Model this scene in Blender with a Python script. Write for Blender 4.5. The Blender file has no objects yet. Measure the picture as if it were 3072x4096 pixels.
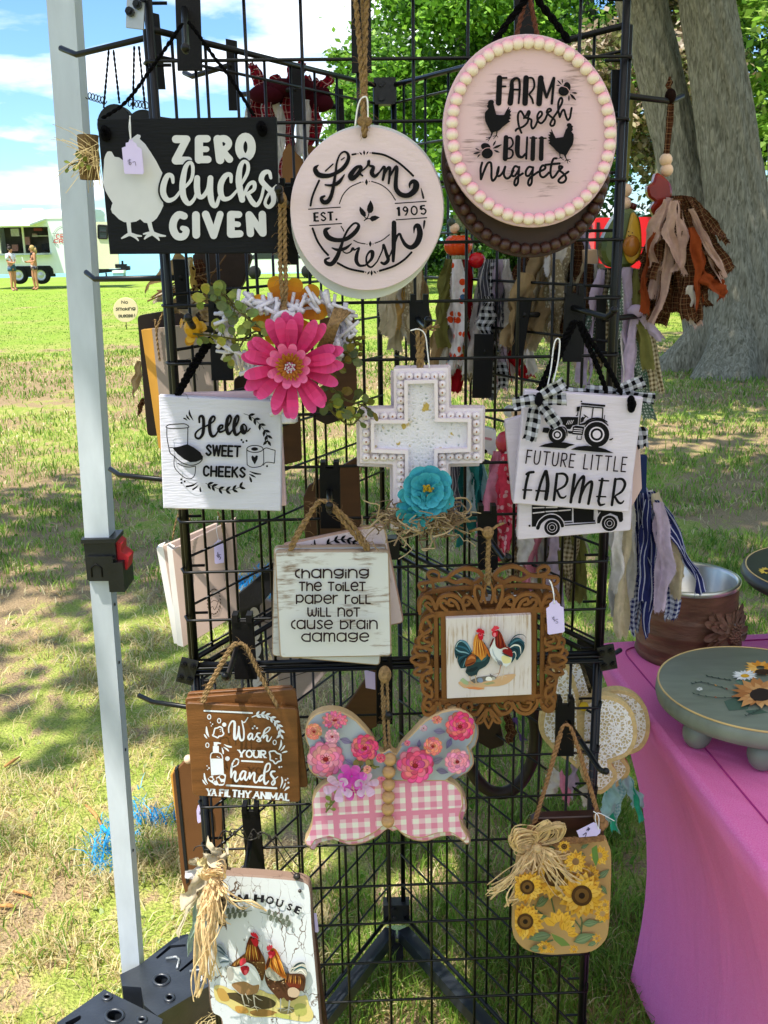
import bpy, math, random
import numpy as np
from mathutils import Vector, Matrix, noise
from mathutils.geometry import tessellate_polygon
random.seed(7); RN = np.random.default_rng(7)
SC = bpy.context.scene
COL = SC.collection
R = math.radians
# ---------------------------------------------------------------- camera, world, sun, exposure
F, PITCH, ROLL, H = 3981.0, R(15.6), 0.016, 1.63      # focal length in photo pixels, tilt, roll, eye height
f0 = Vector((0, math.cos(PITCH), -math.sin(PITCH))); u0 = Vector((0, math.sin(PITCH), math.cos(PITCH))); r0 = Vector((1, 0, 0))
CU = u0*math.cos(ROLL)+r0*math.sin(ROLL); CR = r0*math.cos(ROLL)-u0*math.sin(ROLL)
CP = Vector((0, 0, H))
cam = bpy.data.cameras.new('Camera'); co = bpy.data.objects.new('Camera', cam); COL.objects.link(co)
m = Matrix((CR, CU, -f0)).transposed().to_4x4(); m.translation = CP; co.matrix_world = m
cam.sensor_fit = 'VERTICAL'; cam.sensor_height = 24; cam.lens = 24*F/4096; cam.clip_start = .05; cam.clip_end = 3000
SC.camera = co
SUN_EL, SUN_AZ = R(66), R(226)       # azimuth: clockwise from +Y; the sun stands behind the left shoulder
sd = Vector((math.sin(SUN_AZ)*math.cos(SUN_EL), math.cos(SUN_AZ)*math.cos(SUN_EL), math.sin(SUN_EL)))
sun = bpy.data.lights.new('Sun', 'SUN'); sun.energy = 5.0; sun.angle = R(.5); sun.color = (1, .96, .88)
so = bpy.data.objects.new('Sun', sun); COL.objects.link(so); so.rotation_euler = sd.to_track_quat('Z', 'Y').to_euler(); so.location = (0, 0, 30)
W = bpy.data.worlds.new('World'); SC.world = W; W.use_nodes = True
def NT(nt):
    nt.nodes.clear()
    def nd(t, *links, **kw):
        n = nt.nodes.new(t)
        for k, v in kw.items():
            if k.startswith('i_'): n.inputs[int(k[2:]) if k[2:].isdigit() else k[2:].replace('_', ' ')].default_value = v
            else: setattr(n, k, v)
        for a, b in links:
            nt.links.new(a, n.inputs[b])
        return n
    return nd
def ramp(n, *stops, interp='LINEAR'):
    e = n.color_ramp.elements; n.color_ramp.interpolation = interp
    while len(e) > 1: e.remove(e[-1])
    for i, (p, c) in enumerate(stops):
        x = e[0] if i == 0 else e.new(p)
        x.position = p; x.color = (*c, 1) if hasattr(c, '__len__') else (c, c, c, 1)
nd = NT(W.node_tree)
sky = nd('ShaderNodeTexSky', sky_type='NISHITA', sun_disc=False, sun_elevation=SUN_EL, sun_rotation=SUN_AZ, altitude=200, air_density=1.0, dust_density=.6, ozone_density=2.2)
tc = nd('ShaderNodeTexCoord')
sx = nd('ShaderNodeSeparateXYZ', (tc.outputs['Generated'], 0))
zz = nd('ShaderNodeMath', (sx.outputs[2], 0), operation='MAXIMUM', i_1=.0)
za = nd('ShaderNodeMath', (zz.outputs[0], 0), operation='ADD', i_1=.16)
px_ = nd('ShaderNodeMath', (sx.outputs[0], 0), (za.outputs[0], 1), operation='DIVIDE')
py_ = nd('ShaderNodeMath', (sx.outputs[1], 0), (za.outputs[0], 1), operation='DIVIDE')
cv = nd('ShaderNodeCombineXYZ', (px_.outputs[0], 0), (py_.outputs[0], 1), i_2=1.3)
nz = nd('ShaderNodeTexNoise', (cv.outputs[0], 'Vector'), i_Scale=1.15, i_Detail=9.0, i_Roughness=.56, i_Distortion=.25)
cr = nd('ShaderNodeValToRGB', (nz.outputs[0], 0)); ramp(cr, (.47, 0.0), (.6, .95))
nz2 = nd('ShaderNodeTexNoise', (cv.outputs[0], 'Vector'), i_Scale=3.0, i_Detail=5.0)
cc = nd('ShaderNodeValToRGB', (nz2.outputs[0], 0)); ramp(cc, (.3, (7.0, 8.0, 9.2)), (.65, (11.5, 11.7, 12.0)))
tint = nd('ShaderNodeMixRGB', (sky.outputs[0], 1), blend_type='MULTIPLY', i_0=1.0, i_2=(.82, 1.12, 1.4, 1))
mx = nd('ShaderNodeMixRGB', (cr.outputs[0], 0), (tint.outputs[0], 1), (cc.outputs[0], 2))
bg = nd('ShaderNodeBackground', (mx.outputs[0], 0), i_1=.105)
nd('ShaderNodeOutputWorld', (bg.outputs[0], 0))
SC.view_settings.view_transform = 'Standard'; SC.view_settings.look = 'None'; SC.view_settings.gamma = 1; SC.view_settings.exposure = .72
# ---------------------------------------------------------------- helpers: projection
CROPS = {0: (0, 0, 1), 1: (380, 480, .4461), 2: (1200, 580, .3255), 3: (1860, 280, .2893), 4: (640, 1610, .2893), 5: (2040, 1560, .3134), 6: (780, 2820, .2471),
         7: (1780, 2460, .2110), 8: (820, 3600, .2893), 9: (1640, 2220, .3978), 10: (800, 1120, .6828), 11: (2600, 2200, .6302), 12: (1100, 2150, .5252),
         13: (1100, 2750, .5425), 14: (1300, 1100, .5425), 15: (1900, 2800, .7064), 16: (600, 3100, .5425), 17: (0, 0, .7233), 18: (1100, 0, .5425),
         19: (1700, 0, .827), 20: (1900, 1050, .7064), 21: (2100, 2100, .5877), 22: (0, 3000, .5425), 23: (0, 800, .4219), 24: (400, 2000, .5425),
         25: (500, 1100, .6631), 26: (1500, 2100, .6028), 27: (1100, 3300, .7836), 28: (2300, 0, .8135), 29: (0, 1150, .6631), 30: (0, 0, 1.8517), 31: (950, 200, .4727)}
def K(n, pts):
    ox, oy, s = CROPS[n]
    if pts and not hasattr(pts[0], '__len__'): return (ox+pts[0]*s, oy+pts[1]*s)
    return [(ox+p[0]*s, oy+p[1]*s) for p in pts]
SLOPE = .035
def ray(p): return f0*F+CR*(p[0]-1536)-CU*(p[1]-2048)
def U(p, Y, sl=SLOPE):                       # photo pixel -> point of the upright plane y = Y + sl*x
    d = ray(p); t = Y/(d.y-sl*d.x); return CP+d*t
def G(p, z=0):                               # photo pixel -> point of the level plane z
    d = ray(p); return CP+d*((z-H)/d.z)
def pm(p, Y): return ray(p).dot(f0)/F*0+ (U(p, Y)-CP).dot(f0)/F     # metres per photo pixel there
# ---------------------------------------------------------------- helpers: scene
WL = {}
def T(name, label, cat, loc, group=None):
    o = bpy.data.objects.new(name, None); COL.objects.link(o); o.location = loc; o.empty_display_size = .05
    o['label'] = label; o['category'] = cat
    if group: o['group'] = group
    WL[o] = Vector(loc); return o
def mesh(name, V, Fc, mt, par=None, smooth=False, cols=None, uvs=None, loc=None):
    base = WL[par] if par is not None else Vector(loc or (0, 0, 0))
    me = bpy.data.meshes.new(name)
    V = np.asarray(V, dtype=np.float64).reshape(-1, 3)-np.array(base)
    if isinstance(Fc, np.ndarray):
        n, k = Fc.shape
        me.vertices.add(len(V)); me.vertices.foreach_set('co', V.astype(np.float32).ravel())
        me.loops.add(n*k); me.loops.foreach_set('vertex_index', Fc.astype(np.int32).ravel())
        me.polygons.add(n); me.polygons.foreach_set('loop_start', np.arange(0, n*k, k, dtype=np.int32)); me.polygons.foreach_set('loop_total', np.full(n, k, dtype=np.int32))
        me.update(calc_edges=True)
    else: me.from_pydata([tuple(v) for v in V], [], Fc)
    if cols is not None:                       # one colour per face
        a = me.color_attributes.new('Col', 'FLOAT_COLOR', 'CORNER')
        lt = np.empty(len(me.polygons), dtype=np.int32); me.polygons.foreach_get('loop_total', lt)
        c = np.repeat(np.asarray(cols, dtype=np.float32).reshape(-1, 3), lt, axis=0)
        a.data.foreach_set('color', np.hstack([c, np.ones((len(c), 1), np.float32)]).ravel())
    if uvs is not None:                        # one uv per vertex
        ul = me.uv_layers.new(name='UVMap'); li = np.empty(len(me.loops), dtype=np.int32); me.loops.foreach_get('vertex_index', li)
        ul.data.foreach_set('uv', np.asarray(uvs, dtype=np.float32)[li].ravel())
    if smooth: me.polygons.foreach_set('use_smooth', [True]*len(me.polygons))
    me.materials.append(mt); me.update()
    o = bpy.data.objects.new(name, me); COL.objects.link(o)
    if par is not None:
        o.parent = par; WL[o] = base
    else:
        o.location = base; WL[o] = base
    return o
def struct(name, V, Fc, mt, kind='structure', **kw):
    o = mesh(name, V, Fc, mt, **kw); o['kind'] = kind; return o
class MB:
    def __init__(s): s.V = []; s.F = []; s.C = []; s.uv = []
    def add(s, V, Fc, col=(1, 1, 1), uv=None):
        b = len(s.V); s.V += [tuple(v) for v in V]; s.F += [tuple(i+b for i in f) for f in Fc]; s.C += col if isinstance(col, list) else [col]*len(Fc)
        s.uv += uv if uv else [(0, 0)]*len(V); return s
    def build(s, name, mt, par=None, smooth=False, **kw):
        if not s.F: return None
        return mesh(name, s.V, s.F, mt, par, smooth, cols=s.C, uvs=s.uv, **kw)
    def tube(s, pts, r, n=6, col=(1, 1, 1), caps=True, closed=False):
        P = [Vector(p) for p in pts]; m_ = len(P)
        rr = r if hasattr(r, '__len__') else [r]*m_
        V = []; prev = None
        for i in range(m_):
            if closed: t = P[(i+1) % m_]-P[i-1]
            else: t = P[min(i+1, m_-1)]-P[max(i-1, 0)]
            if t.length < 1e-9: t = Vector((0, 0, 1))
            t.normalize()
            a = prev if prev is not None else (Vector((0, 0, 1)) if abs(t.z) < .9 else Vector((1, 0, 0)))
            a = (a-t*a.dot(t));
            if a.length < 1e-6: a = t.orthogonal()
            a.normalize(); b = t.cross(a); prev = a
            for k in range(n):
                q = 2*math.pi*k/n; V.append(P[i]+(a*math.cos(q)+b*math.sin(q))*rr[i])
        Fc = []
        for i in range(m_ if closed else m_-1):
            j = (i+1) % m_
            for k in range(n):
                l = (k+1) % n; Fc.append((i*n+k, i*n+l, j*n+l, j*n+k))
        if caps and not closed: Fc += [tuple(range(n-1, -1, -1)), tuple((m_-1)*n+k for k in range(n))]
        return s.add(V, Fc, col)
    def box(s, c, sz, rot=None, col=(1, 1, 1)):
        c = Vector(c); V = []
        for x in (-.5, .5):
            for y in (-.5, .5):
                for z in (-.5, .5):
                    v = Vector((x*sz[0], y*sz[1], z*sz[2])); V.append(c+(rot @ v if rot else v))
        return s.add(V, [(0, 1, 3, 2), (4, 6, 7, 5), (0, 4, 5, 1), (2, 3, 7, 6), (0, 2, 6, 4), (1, 5, 7, 3)], col)
    def ball(s, c, r, col=(1, 1, 1), nu=14, nv=9, sc=(1, 1, 1)):
        V = []; Fc = []
        for i in range(nv+1):
            th = math.pi*i/nv
            for k in range(nu):
                ph = 2*math.pi*k/nu
                V.append((c[0]+r*sc[0]*math.sin(th)*math.cos(ph), c[1]+r*sc[1]*math.sin(th)*math.sin(ph), c[2]+r*sc[2]*math.cos(th)))
        for i in range(nv):
            for k in range(nu):
                l = (k+1) % nu; Fc.append((i*nu+k, (i+1)*nu+k, (i+1)*nu+l, i*nu+l))
        return s.add(V, Fc, col)
    def lathe(s, c, prof, n=32, col=(1, 1, 1)):          # prof: (radius, z)
        V = []; Fc = []
        for r, z in prof:
            for k in range(n):
                q = 2*math.pi*k/n; V.append((c[0]+r*math.cos(q), c[1]+r*math.sin(q), c[2]+z))
        for i in range(len(prof)-1):
            for k in range(n):
                l = (k+1) % n; Fc.append((i*n+k, i*n+l, (i+1)*n+l, (i+1)*n+k))
        return s.add(V, Fc, col)
    def prism(s, front, ext, holes=(), col=(1, 1, 1), inner=None):   # outline (+holes) of world points, pushed along ext
        loops = [list(front)]+[list(h) for h in holes]
        allp = [Vector(p) for l in loops for p in l]; e = Vector(ext)
        tri = tessellate_polygon([[Vector(p) for p in l] for l in loops]); n = len(allp)
        Fc = [tuple(t) for t in tri]+[tuple(i+n for i in reversed(t)) for t in tri]; o = 0
        for l in loops:
            k = len(l)
            for i in range(k): Fc.append((o+i, o+(i+1) % k, n+o+(i+1) % k, n+o+i))
            o += k
        return s.add(allp+[p+e for p in allp], Fc, col)
def area2(p): return .5*sum(p[i][0]*p[(i+1) % len(p)][1]-p[(i+1) % len(p)][0]*p[i][1] for i in range(len(p)))
def inset(p, d):                                  # shrink a 2-d outline by d
    n = len(p); sg = 1 if area2(p) > 0 else -1; out = []
    for i in range(n):
        a, b, c = Vector(p[i-1][:2]), Vector(p[i][:2]), Vector(p[(i+1) % n][:2])
        e1 = (b-a).normalized() if (b-a).length > 1e-6 else Vector((1, 0)); e2 = (c-b).normalized() if (c-b).length > 1e-6 else e1
        nn = Vector((-e1.y-e2.y, e1.x+e2.x))*sg
        if nn.length < 1e-6: nn = Vector((-e1.y, e1.x))*sg
        nn.normalize(); k = max(.45, nn.dot(Vector((-e1.y, e1.x))*sg)); q = b+nn*(d/k); out.append((q.x, q.y))
    return out
def crv(pts, closed=False, n=5):                  # Catmull-Rom through 2-d/3-d/width points
    P = [tuple(p) for p in pts]; m_ = len(P); out = []
    if m_ < 3: return P
    for i in range(m_ if closed else m_-1):
        a = P[i-1] if (closed or i > 0) else P[i]; b = P[i]; c = P[(i+1) % m_]; d = P[(i+2) % m_] if (closed or i+2 < m_) else c
        for k in range(n):
            t = k/n
            out.append(tuple(.5*((2*q)+(-p+r)*t+(2*p-5*q+4*r-s)*t*t+(-p+3*q-3*r+s)*t**3) for p, q, r, s in zip(a, b, c, d)))
    if not closed: out.append(P[-1])
    return out
def rrect(q, r, n=5):                             # rounded corners on a 2-d polygon
    out = []
    for i in range(len(q)):
        a, b, c = Vector(q[i-1]), Vector(q[i]), Vector(q[(i+1) % len(q)])
        p0 = b+(a-b).normalized()*r; p1 = b+(c-b).normalized()*r
        for k in range(n+1):
            t = k/n; v = p0*(1-t)**2+b*2*t*(1-t)+p1*t*t; out.append((v.x, v.y))
    return out
def ell(c, rx, ry, n=40, rot=0):
    return [(c[0]+rx*math.cos(q)*math.cos(rot)-ry*math.sin(q)*math.sin(rot), c[1]+rx*math.cos(q)*math.sin(rot)+ry*math.sin(q)*math.cos(rot)) for q in [2*math.pi*i/n for i in range(n)]]
def board(par, name, out, Y, th, mt, bev=3, sl=SLOPE, edge=None):   # outline in photo pixels -> a real slab, th thick, facing the camera side
    ins = inset(out, bev); ppm = pm(out[0], Y); b = bev*ppm
    if area2(out) < 0: out = out[::-1]; ins = ins[::-1]
    r_ = [[U(p, Y, sl) for p in ins], [U(p, Y, sl)+Vector((0, b, 0)) for p in out], [U(p, Y, sl)+Vector((0, th, 0)) for p in out]]
    n = len(out); V = r_[0]+r_[1]+r_[2]
    tri = tessellate_polygon([r_[0]]); Fc = [tuple(t) for t in tri]+[tuple(i+2*n for i in reversed(t)) for t in tessellate_polygon([r_[2]])]
    for k in (0, 1):
        for i in range(n): j = (i+1) % n; Fc.append((k*n+i, k*n+j, (k+1)*n+j, (k+1)*n+i))
    C = [(1, 1, 1)]*len(tri)+[(edge or (1, 1, 1))]*(len(Fc)-len(tri))
    return mesh(name, V, Fc, mt, par, cols=C)
# ---------------------------------------------------------------- helpers: materials
def c(h, k=1.0):
    h = h.lstrip('#'); v = [int(h[i:i+2], 16)/255 for i in (0, 2, 4)]
    return tuple(min(1, ((x/12.92) if x <= .04045 else ((x+.055)/1.055)**2.4)*k) for x in v)
MC = {}
def mat(name, col, rough=.6, metal=0, var=.14, vs=25, stretch=(1, 1, 1), bump=0, bs=150, col2=None, rg=(.35, .65), attr=False, trans=0, spec=.35, coat=0, detail=4, distort=0):
    if name in MC: return MC[name]
    mt = bpy.data.materials.new(name); mt.use_nodes = True; nd = NT(mt.node_tree); MC[name] = mt
    tc = nd('ShaderNodeTexCoord'); mp = nd('ShaderNodeMapping', (tc.outputs['Object'], 0)); mp.inputs[3].default_value = stretch
    nz = nd('ShaderNodeTexNoise', (mp.outputs[0], 'Vector'), i_Scale=vs, i_Detail=detail, i_Distortion=distort)
    cr = nd('ShaderNodeValToRGB', (nz.outputs[0], 0))
    if col2: ramp(cr, (rg[0], col), (rg[1], col2))
    else: ramp(cr, (.3, tuple(x*(1-var) for x in col)), (.7, tuple(min(1, x*(1+var)) for x in col)))
    out = cr.outputs[0]
    if attr:
        at = nd('ShaderNodeVertexColor', layer_name='Col'); mx = nd('ShaderNodeMixRGB', (out, 1), (at.outputs[0], 2), blend_type='MULTIPLY', i_0=1.0); out = mx.outputs[0]
    pb = nd('ShaderNodeBsdfPrincipled', (out, 'Base Color'), i_Roughness=rough, i_Metallic=metal)
    pb.inputs['Specular IOR Level'].default_value = spec; pb.inputs['Coat Weight'].default_value = coat; pb.inputs['Coat Roughness'].default_value = .12
    if bump:
        nb = nd('ShaderNodeTexNoise', (mp.outputs[0], 'Vector'), i_Scale=bs, i_Detail=3.0)
        bp = nd('ShaderNodeBump', (nb.outputs[0], 'Height'), i_Strength=bump, i_Distance=.01); mt.node_tree.links.new(bp.outputs[0], pb.inputs['Normal'])
    sh = pb.outputs[0]
    if trans:
        tr = nd('ShaderNodeBsdfTranslucent', (out, 0)); ms = nd('ShaderNodeMixShader', (sh, 1), (tr.outputs[0], 2), i_0=trans); sh = ms.outputs[0]
    nd('ShaderNodeOutputMaterial', (sh, 0)); return mt
def worn(name, paint, wood, amount, stretch, vs=14, crack=False, rough=.65):       # painted wood, rubbed or crackled
    mt = bpy.data.materials.new(name); mt.use_nodes = True; nd = NT(mt.node_tree)
    tc = nd('ShaderNodeTexCoord'); mp = nd('ShaderNodeMapping', (tc.outputs['Object'], 0)); mp.inputs[3].default_value = stretch
    n1 = nd('ShaderNodeTexNoise', (mp.outputs[0], 'Vector'), i_Scale=vs, i_Detail=7.0, i_Roughness=.7, i_Distortion=.3)
    n2 = nd('ShaderNodeTexNoise', (tc.outputs['Object'], 'Vector'), i_Scale=14.0, i_Detail=3.0)
    if crack:
        mp2 = nd('ShaderNodeMapping', (tc.outputs['Object'], 0)); mp2.inputs[3].default_value = (1, 1, .28)
        dn = nd('ShaderNodeTexNoise', (tc.outputs['Object'], 'Vector'), i_Scale=60.0); dm = nd('ShaderNodeMixRGB', (mp2.outputs[0], 1), (dn.outputs[1], 2), blend_type='ADD', i_0=.012)
        v = nd('ShaderNodeTexVoronoi', (dm.outputs[0], 'Vector'), feature='DISTANCE_TO_EDGE', i_Scale=72.0)
        a = nd('ShaderNodeMath', (v.outputs[0], 0), operation='MULTIPLY', i_1=9.0)
        b = nd('ShaderNodeMath', (n1.outputs[0], 0), (n2.outputs[0], 1), operation='MULTIPLY')
        s = nd('ShaderNodeMath', (a.outputs[0], 0), operation='ADD'); b2 = nd('ShaderNodeMath', (b.outputs[0], 0), operation='MULTIPLY_ADD', i_1=-3.0, i_2=1.2)
        mt.node_tree.links.new(b2.outputs[0], s.inputs[1]); cr = nd('ShaderNodeValToRGB', (s.outputs[0], 0)); ramp(cr, (.42, wood), (.62, paint))
    else:
        s = nd('ShaderNodeMath', (n1.outputs[0], 0), (n2.outputs[0], 1), operation='MULTIPLY')
        cr = nd('ShaderNodeValToRGB', (s.outputs[0], 0)); ramp(cr, (0, paint), (amount, paint), (amount+.09, wood))
    at = nd('ShaderNodeVertexColor', layer_name='Col'); mx = nd('ShaderNodeMixRGB', (cr.outputs[0], 1), (at.outputs[0], 2), blend_type='MULTIPLY', i_0=1.0)
    pb = nd('ShaderNodeBsdfPrincipled', (mx.outputs[0], 'Base Color'), i_Roughness=rough)
    bp = nd('ShaderNodeBump', (n1.outputs[0], 'Height'), i_Strength=.15, i_Distance=.004); mt.node_tree.links.new(bp.outputs[0], pb.inputs['Normal'])
    nd('ShaderNodeOutputMaterial', (pb.outputs[0], 0)); return mt
def fab(name, base, kind='plain', c2=None, c3=None, p=.012, trans=.25):            # woven cloth on UVs measured in metres
    mt = bpy.data.materials.new(name); mt.use_nodes = True; nd = NT(mt.node_tree); L = mt.node_tree.links
    uv = nd('ShaderNodeUVMap'); sx = nd('ShaderNodeSeparateXYZ', (uv.outputs[0], 0)); nzs = nd('ShaderNodeTexNoise', (uv.outputs[0], 'Vector'), i_Scale=90.0, i_Detail=4.0)
    def sq(o, per, duty=.5, ph=0.0):
        a = nd('ShaderNodeMath', (o, 0), operation='MULTIPLY_ADD', i_1=1/per, i_2=ph); b = nd('ShaderNodeMath', (a.outputs[0], 0), operation='FRACT')
        return nd('ShaderNodeMath', (b.outputs[0], 0), operation='LESS_THAN', i_1=duty).outputs[0]
    col = nd('ShaderNodeRGB'); col.outputs[0].default_value = (*base, 1); out = col.outputs[0]
    def over(out, fac, cl): return nd('ShaderNodeMixRGB', (fac, 0), (out, 1), i_2=(*cl, 1)).outputs[0]
    if kind in ('gingham', 'plaid'):
        d = .5 if kind == 'gingham' else .3
        s = nd('ShaderNodeMath', (sq(sx.outputs[0], p, d), 0), (sq(sx.outputs[1], p, d), 1), operation='ADD'); h = nd('ShaderNodeMath', (s.outputs[0], 0), operation='MULTIPLY', i_1=.5)
        out = over(out, h.outputs[0], c2)
        if c3:
            for o in (0, 1): out = over(out, sq(sx.outputs[o], p*1.7, .07, .3), c3)
    elif kind == 'stripe': out = over(out, sq(sx.outputs[0], p, .22), c2)
    elif kind in ('dots', 'floral'):
        v = nd('ShaderNodeTexVoronoi', (uv.outputs[0], 'Vector'), i_Scale=1/p, i_Randomness=.25 if kind == 'dots' else 1.0)
        lt = nd('ShaderNodeMath', (v.outputs[0], 0), operation='LESS_THAN', i_1=.3 if kind == 'dots' else .36); out = over(out, lt.outputs[0], c2)
        if c3:
            v2 = nd('ShaderNodeTexVoronoi', (uv.outputs[0], 'Vector'), i_Scale=.6/p, i_Randomness=1.0); l2 = nd('ShaderNodeMath', (v2.outputs[0], 0), operation='LESS_THAN', i_1=.22); out = over(out, l2.outputs[0], c3)
    elif kind == 'lace':
        v = nd('ShaderNodeTexVoronoi', (uv.outputs[0], 'Vector'), i_Scale=1/p, feature='DISTANCE_TO_EDGE'); lt = nd('ShaderNodeMath', (v.outputs[0], 0), operation='GREATER_THAN', i_1=.22); out = over(out, lt.outputs[0], c2)
    cr = nd('ShaderNodeValToRGB', (nzs.outputs[0], 0)); ramp(cr, (.25, .72), (.7, 1.0)); mm = nd('ShaderNodeMixRGB', (out, 1), (cr.outputs[0], 2), blend_type='MULTIPLY', i_0=1.0)
    df = nd('ShaderNodeBsdfPrincipled', (mm.outputs[0], 'Base Color'), i_Roughness=.9); df.inputs['Specular IOR Level'].default_value = .1
    bp = nd('ShaderNodeBump', (nzs.outputs[0], 'Height'), i_Strength=.4, i_Distance=.004); L.new(bp.outputs[0], df.inputs['Normal'])
    tr = nd('ShaderNodeBsdfTranslucent', (mm.outputs[0], 0)); ms = nd('ShaderNodeMixShader', (df.outputs[0], 1), (tr.outputs[0], 2), i_0=trans)
    nd('ShaderNodeOutputMaterial', (ms.outputs[0], 0)); return mt
PAINT = mat('flat_paint', (1, 1, 1), .6, attr=True, var=.05, vs=60, spec=.15)
INK = mat('satin_ink', (1, 1, 1), .6, attr=True, var=.03, vs=60, spec=.12)
METAL = mat('black_powder_coat', c('#08080a'), .36, var=.2, vs=80, spec=.3)
PLATE = mat('black_hook_plate', c('#0d0b0c'), .5, spec=.2, var=.15, vs=60, bump=.05)
TWINE = mat('jute_twine', c('#8d704a'), .95, var=.35, vs=220, bump=.5, bs=400)
BLKCORD = mat('black_cord', c('#0b0a0c'), .95, spec=.05, var=.3, vs=300, bump=.5, bs=500)
STRING = mat('white_string', c('#e4e2e4'), .9)
WIREM = mat('thin_craft_wire', c('#3a3632'), .4, metal=.6)
CANWHITE = mat('white_pole_paint', c('#c3cacf'), .38, var=.08, vs=35, stretch=(1, 1, .3), bump=.04)
LEAFM = mat('leaf', (1, 1, 1), .55, attr=True, var=.2, vs=3, trans=.45)
SMALLLEAF = mat('faux_leaf', (1, 1, 1), .5, attr=True, var=.2, vs=150, trans=.25)
PETAL = mat('silk_petal', (1, 1, 1), .7, attr=True, var=.1, vs=120, trans=.25)
BEADW = mat('natural_bead', c('#d9b79a'), .5, var=.1, vs=60)
# ---------------------------------------------------------------- helpers: art painted on boards
BLACK = c('#0d0b0f'); WHITE = c('#f2f1ee')
GL = {'A': '0,0 .35,1|.35,1 .7,0|.13,.35 .57,.35', 'B': '0,0 0,1|~0,1 .45,.95 .45,.6 0,.53|~0,.53 .55,.48 .55,.05 0,0', 'C': '~.58,.82 .33,1 .06,.8 .06,.2 .33,0 .58,.18', 'E': '0,1 0,0|0,1 .5,1|0,.5 .44,.5|0,0 .5,0',
      'F': '0,1 0,0|0,1 .5,1|0,.52 .42,.52', 'H': '0,1 0,0|.6,1 .6,0|0,.5 .6,.5', 'I': '0,1 0,0', 'K': '0,1 0,0|.55,1 0,.42|.18,.58 .58,0', 'L': '0,1 0,0|0,0 .45,0', 'M': '0,0 0,1|0,1 .4,.2|.4,.2 .8,1|.8,1 .8,0',
      'N': '0,0 0,1|0,1 .6,0|.6,0 .6,1', 'O': '~o.35,1 .05,.75 .05,.25 .35,0 .65,.25 .65,.75', 'R': '0,0 0,1|~0,1 .5,.95 .5,.55 0,.48|.2,.48 .56,0', 'S': '~.55,.82 .3,1 .05,.78 .3,.52 .56,.25 .3,0 .02,.18', 'T': '.35,1 .35,0|0,1 .7,1',
      'U': '~0,1 0,.3 .12,.05 .3,0 .48,.05 .6,.3 .6,1', 'W': '0,1 .2,0|.2,0 .45,.95|.45,.95 .7,0|.7,0 .9,1', 'Y': '.35,0 .35,.45|.35,.45 0,1|.35,.45 .7,1', '.': '0,.0 .03,.02', '!': '0,1 0,.35|0,.02 .01,0',
      '1': '.0,.8 .2,1|.2,1 .2,0', '9': '~.5,.7 .3,.48 .08,.72 .28,1 .5,.75 .48,.4 .28,0', '0': '~o.3,1 .05,.75 .05,.25 .3,0 .55,.25 .55,.75', '5': '.5,1 .1,1|.1,1 .07,.55|~.07,.55 .35,.65 .55,.35 .35,0 .03,.12', '7': '0,1 .45,1|.45,1 .15,0',
      '$': '~.5,.8 .28,.95 .05,.75 .28,.52 .5,.28 .28,.06 .03,.22|.28,1.1 .28,-.08',
      'c': '~.25,1 .02,.75 .02,.25 .25,0', 'h': '0,1 0,0|~0,.5 .14,.78 .36,.82 .52,.55 .52,0', 'a': '~o.3,1 .02,.8 .02,.22 .3,0 .58,.22 .58,.8|.62,1 .62,0', 'n': '0,1 0,0|~0,.6 .1,.9 .3,1 .52,.85 .58,.55 .58,0',
      'g': '~o.3,1 .03,.85 .03,.48 .3,.3 .58,.48 .58,.85|.62,1 .62,.25|~.62,.25 .5,0 .3,-.03 .08,.05', 'i': '0,.65 0,0|0,.92 .01,.93', 'e': '~.05,.52 .6,.55 .52,.92 .3,1 .03,.75 .03,.25 .3,0 .57,.14', 'm': '0,1 0,0|~0,.6 .1,.95 .34,.92 .38,.5 .38,0|~.38,.6 .48,.95 .72,.92 .76,.5 .76,0',
      'o': '~o.25,.75 .03,.6 .03,.18 .25,0 .48,.18 .48,.6', 't': '.25,1 .25,0|0,1 .5,1', 'l': '0,1 0,0|0,0 .35,0', 'p': '0,1 0,-.02|~0,.95 .4,1 .58,.6 .4,.2 0,.22', 'r': '0,1 0,0|~0,.6 .1,.88 .35,.98', 'w': '~0,1 .02,.25 .18,0 .36,.25 .38,.75|~.38,.75 .4,.25 .58,0 .74,.25 .76,1',
      'u': '~0,1 0,.35 .1,.08 .3,0 .5,.08 .58,.35|.58,1 .58,0', 's': '~.42,.9 .22,1 .05,.78 .25,.52 .42,.25 .22,0 .02,.1', 'b': '0,1 0,0|~0,.8 .4,.85 .6,.45 .4,.05 0,0', 'd': '~.6,.8 .2,.85 .0,.45 .2,.05 .6,0|.6,1 .6,0', 'k': '0,1 0,0|.4,.75 0,.35|.14,.45 .42,0'}
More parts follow.
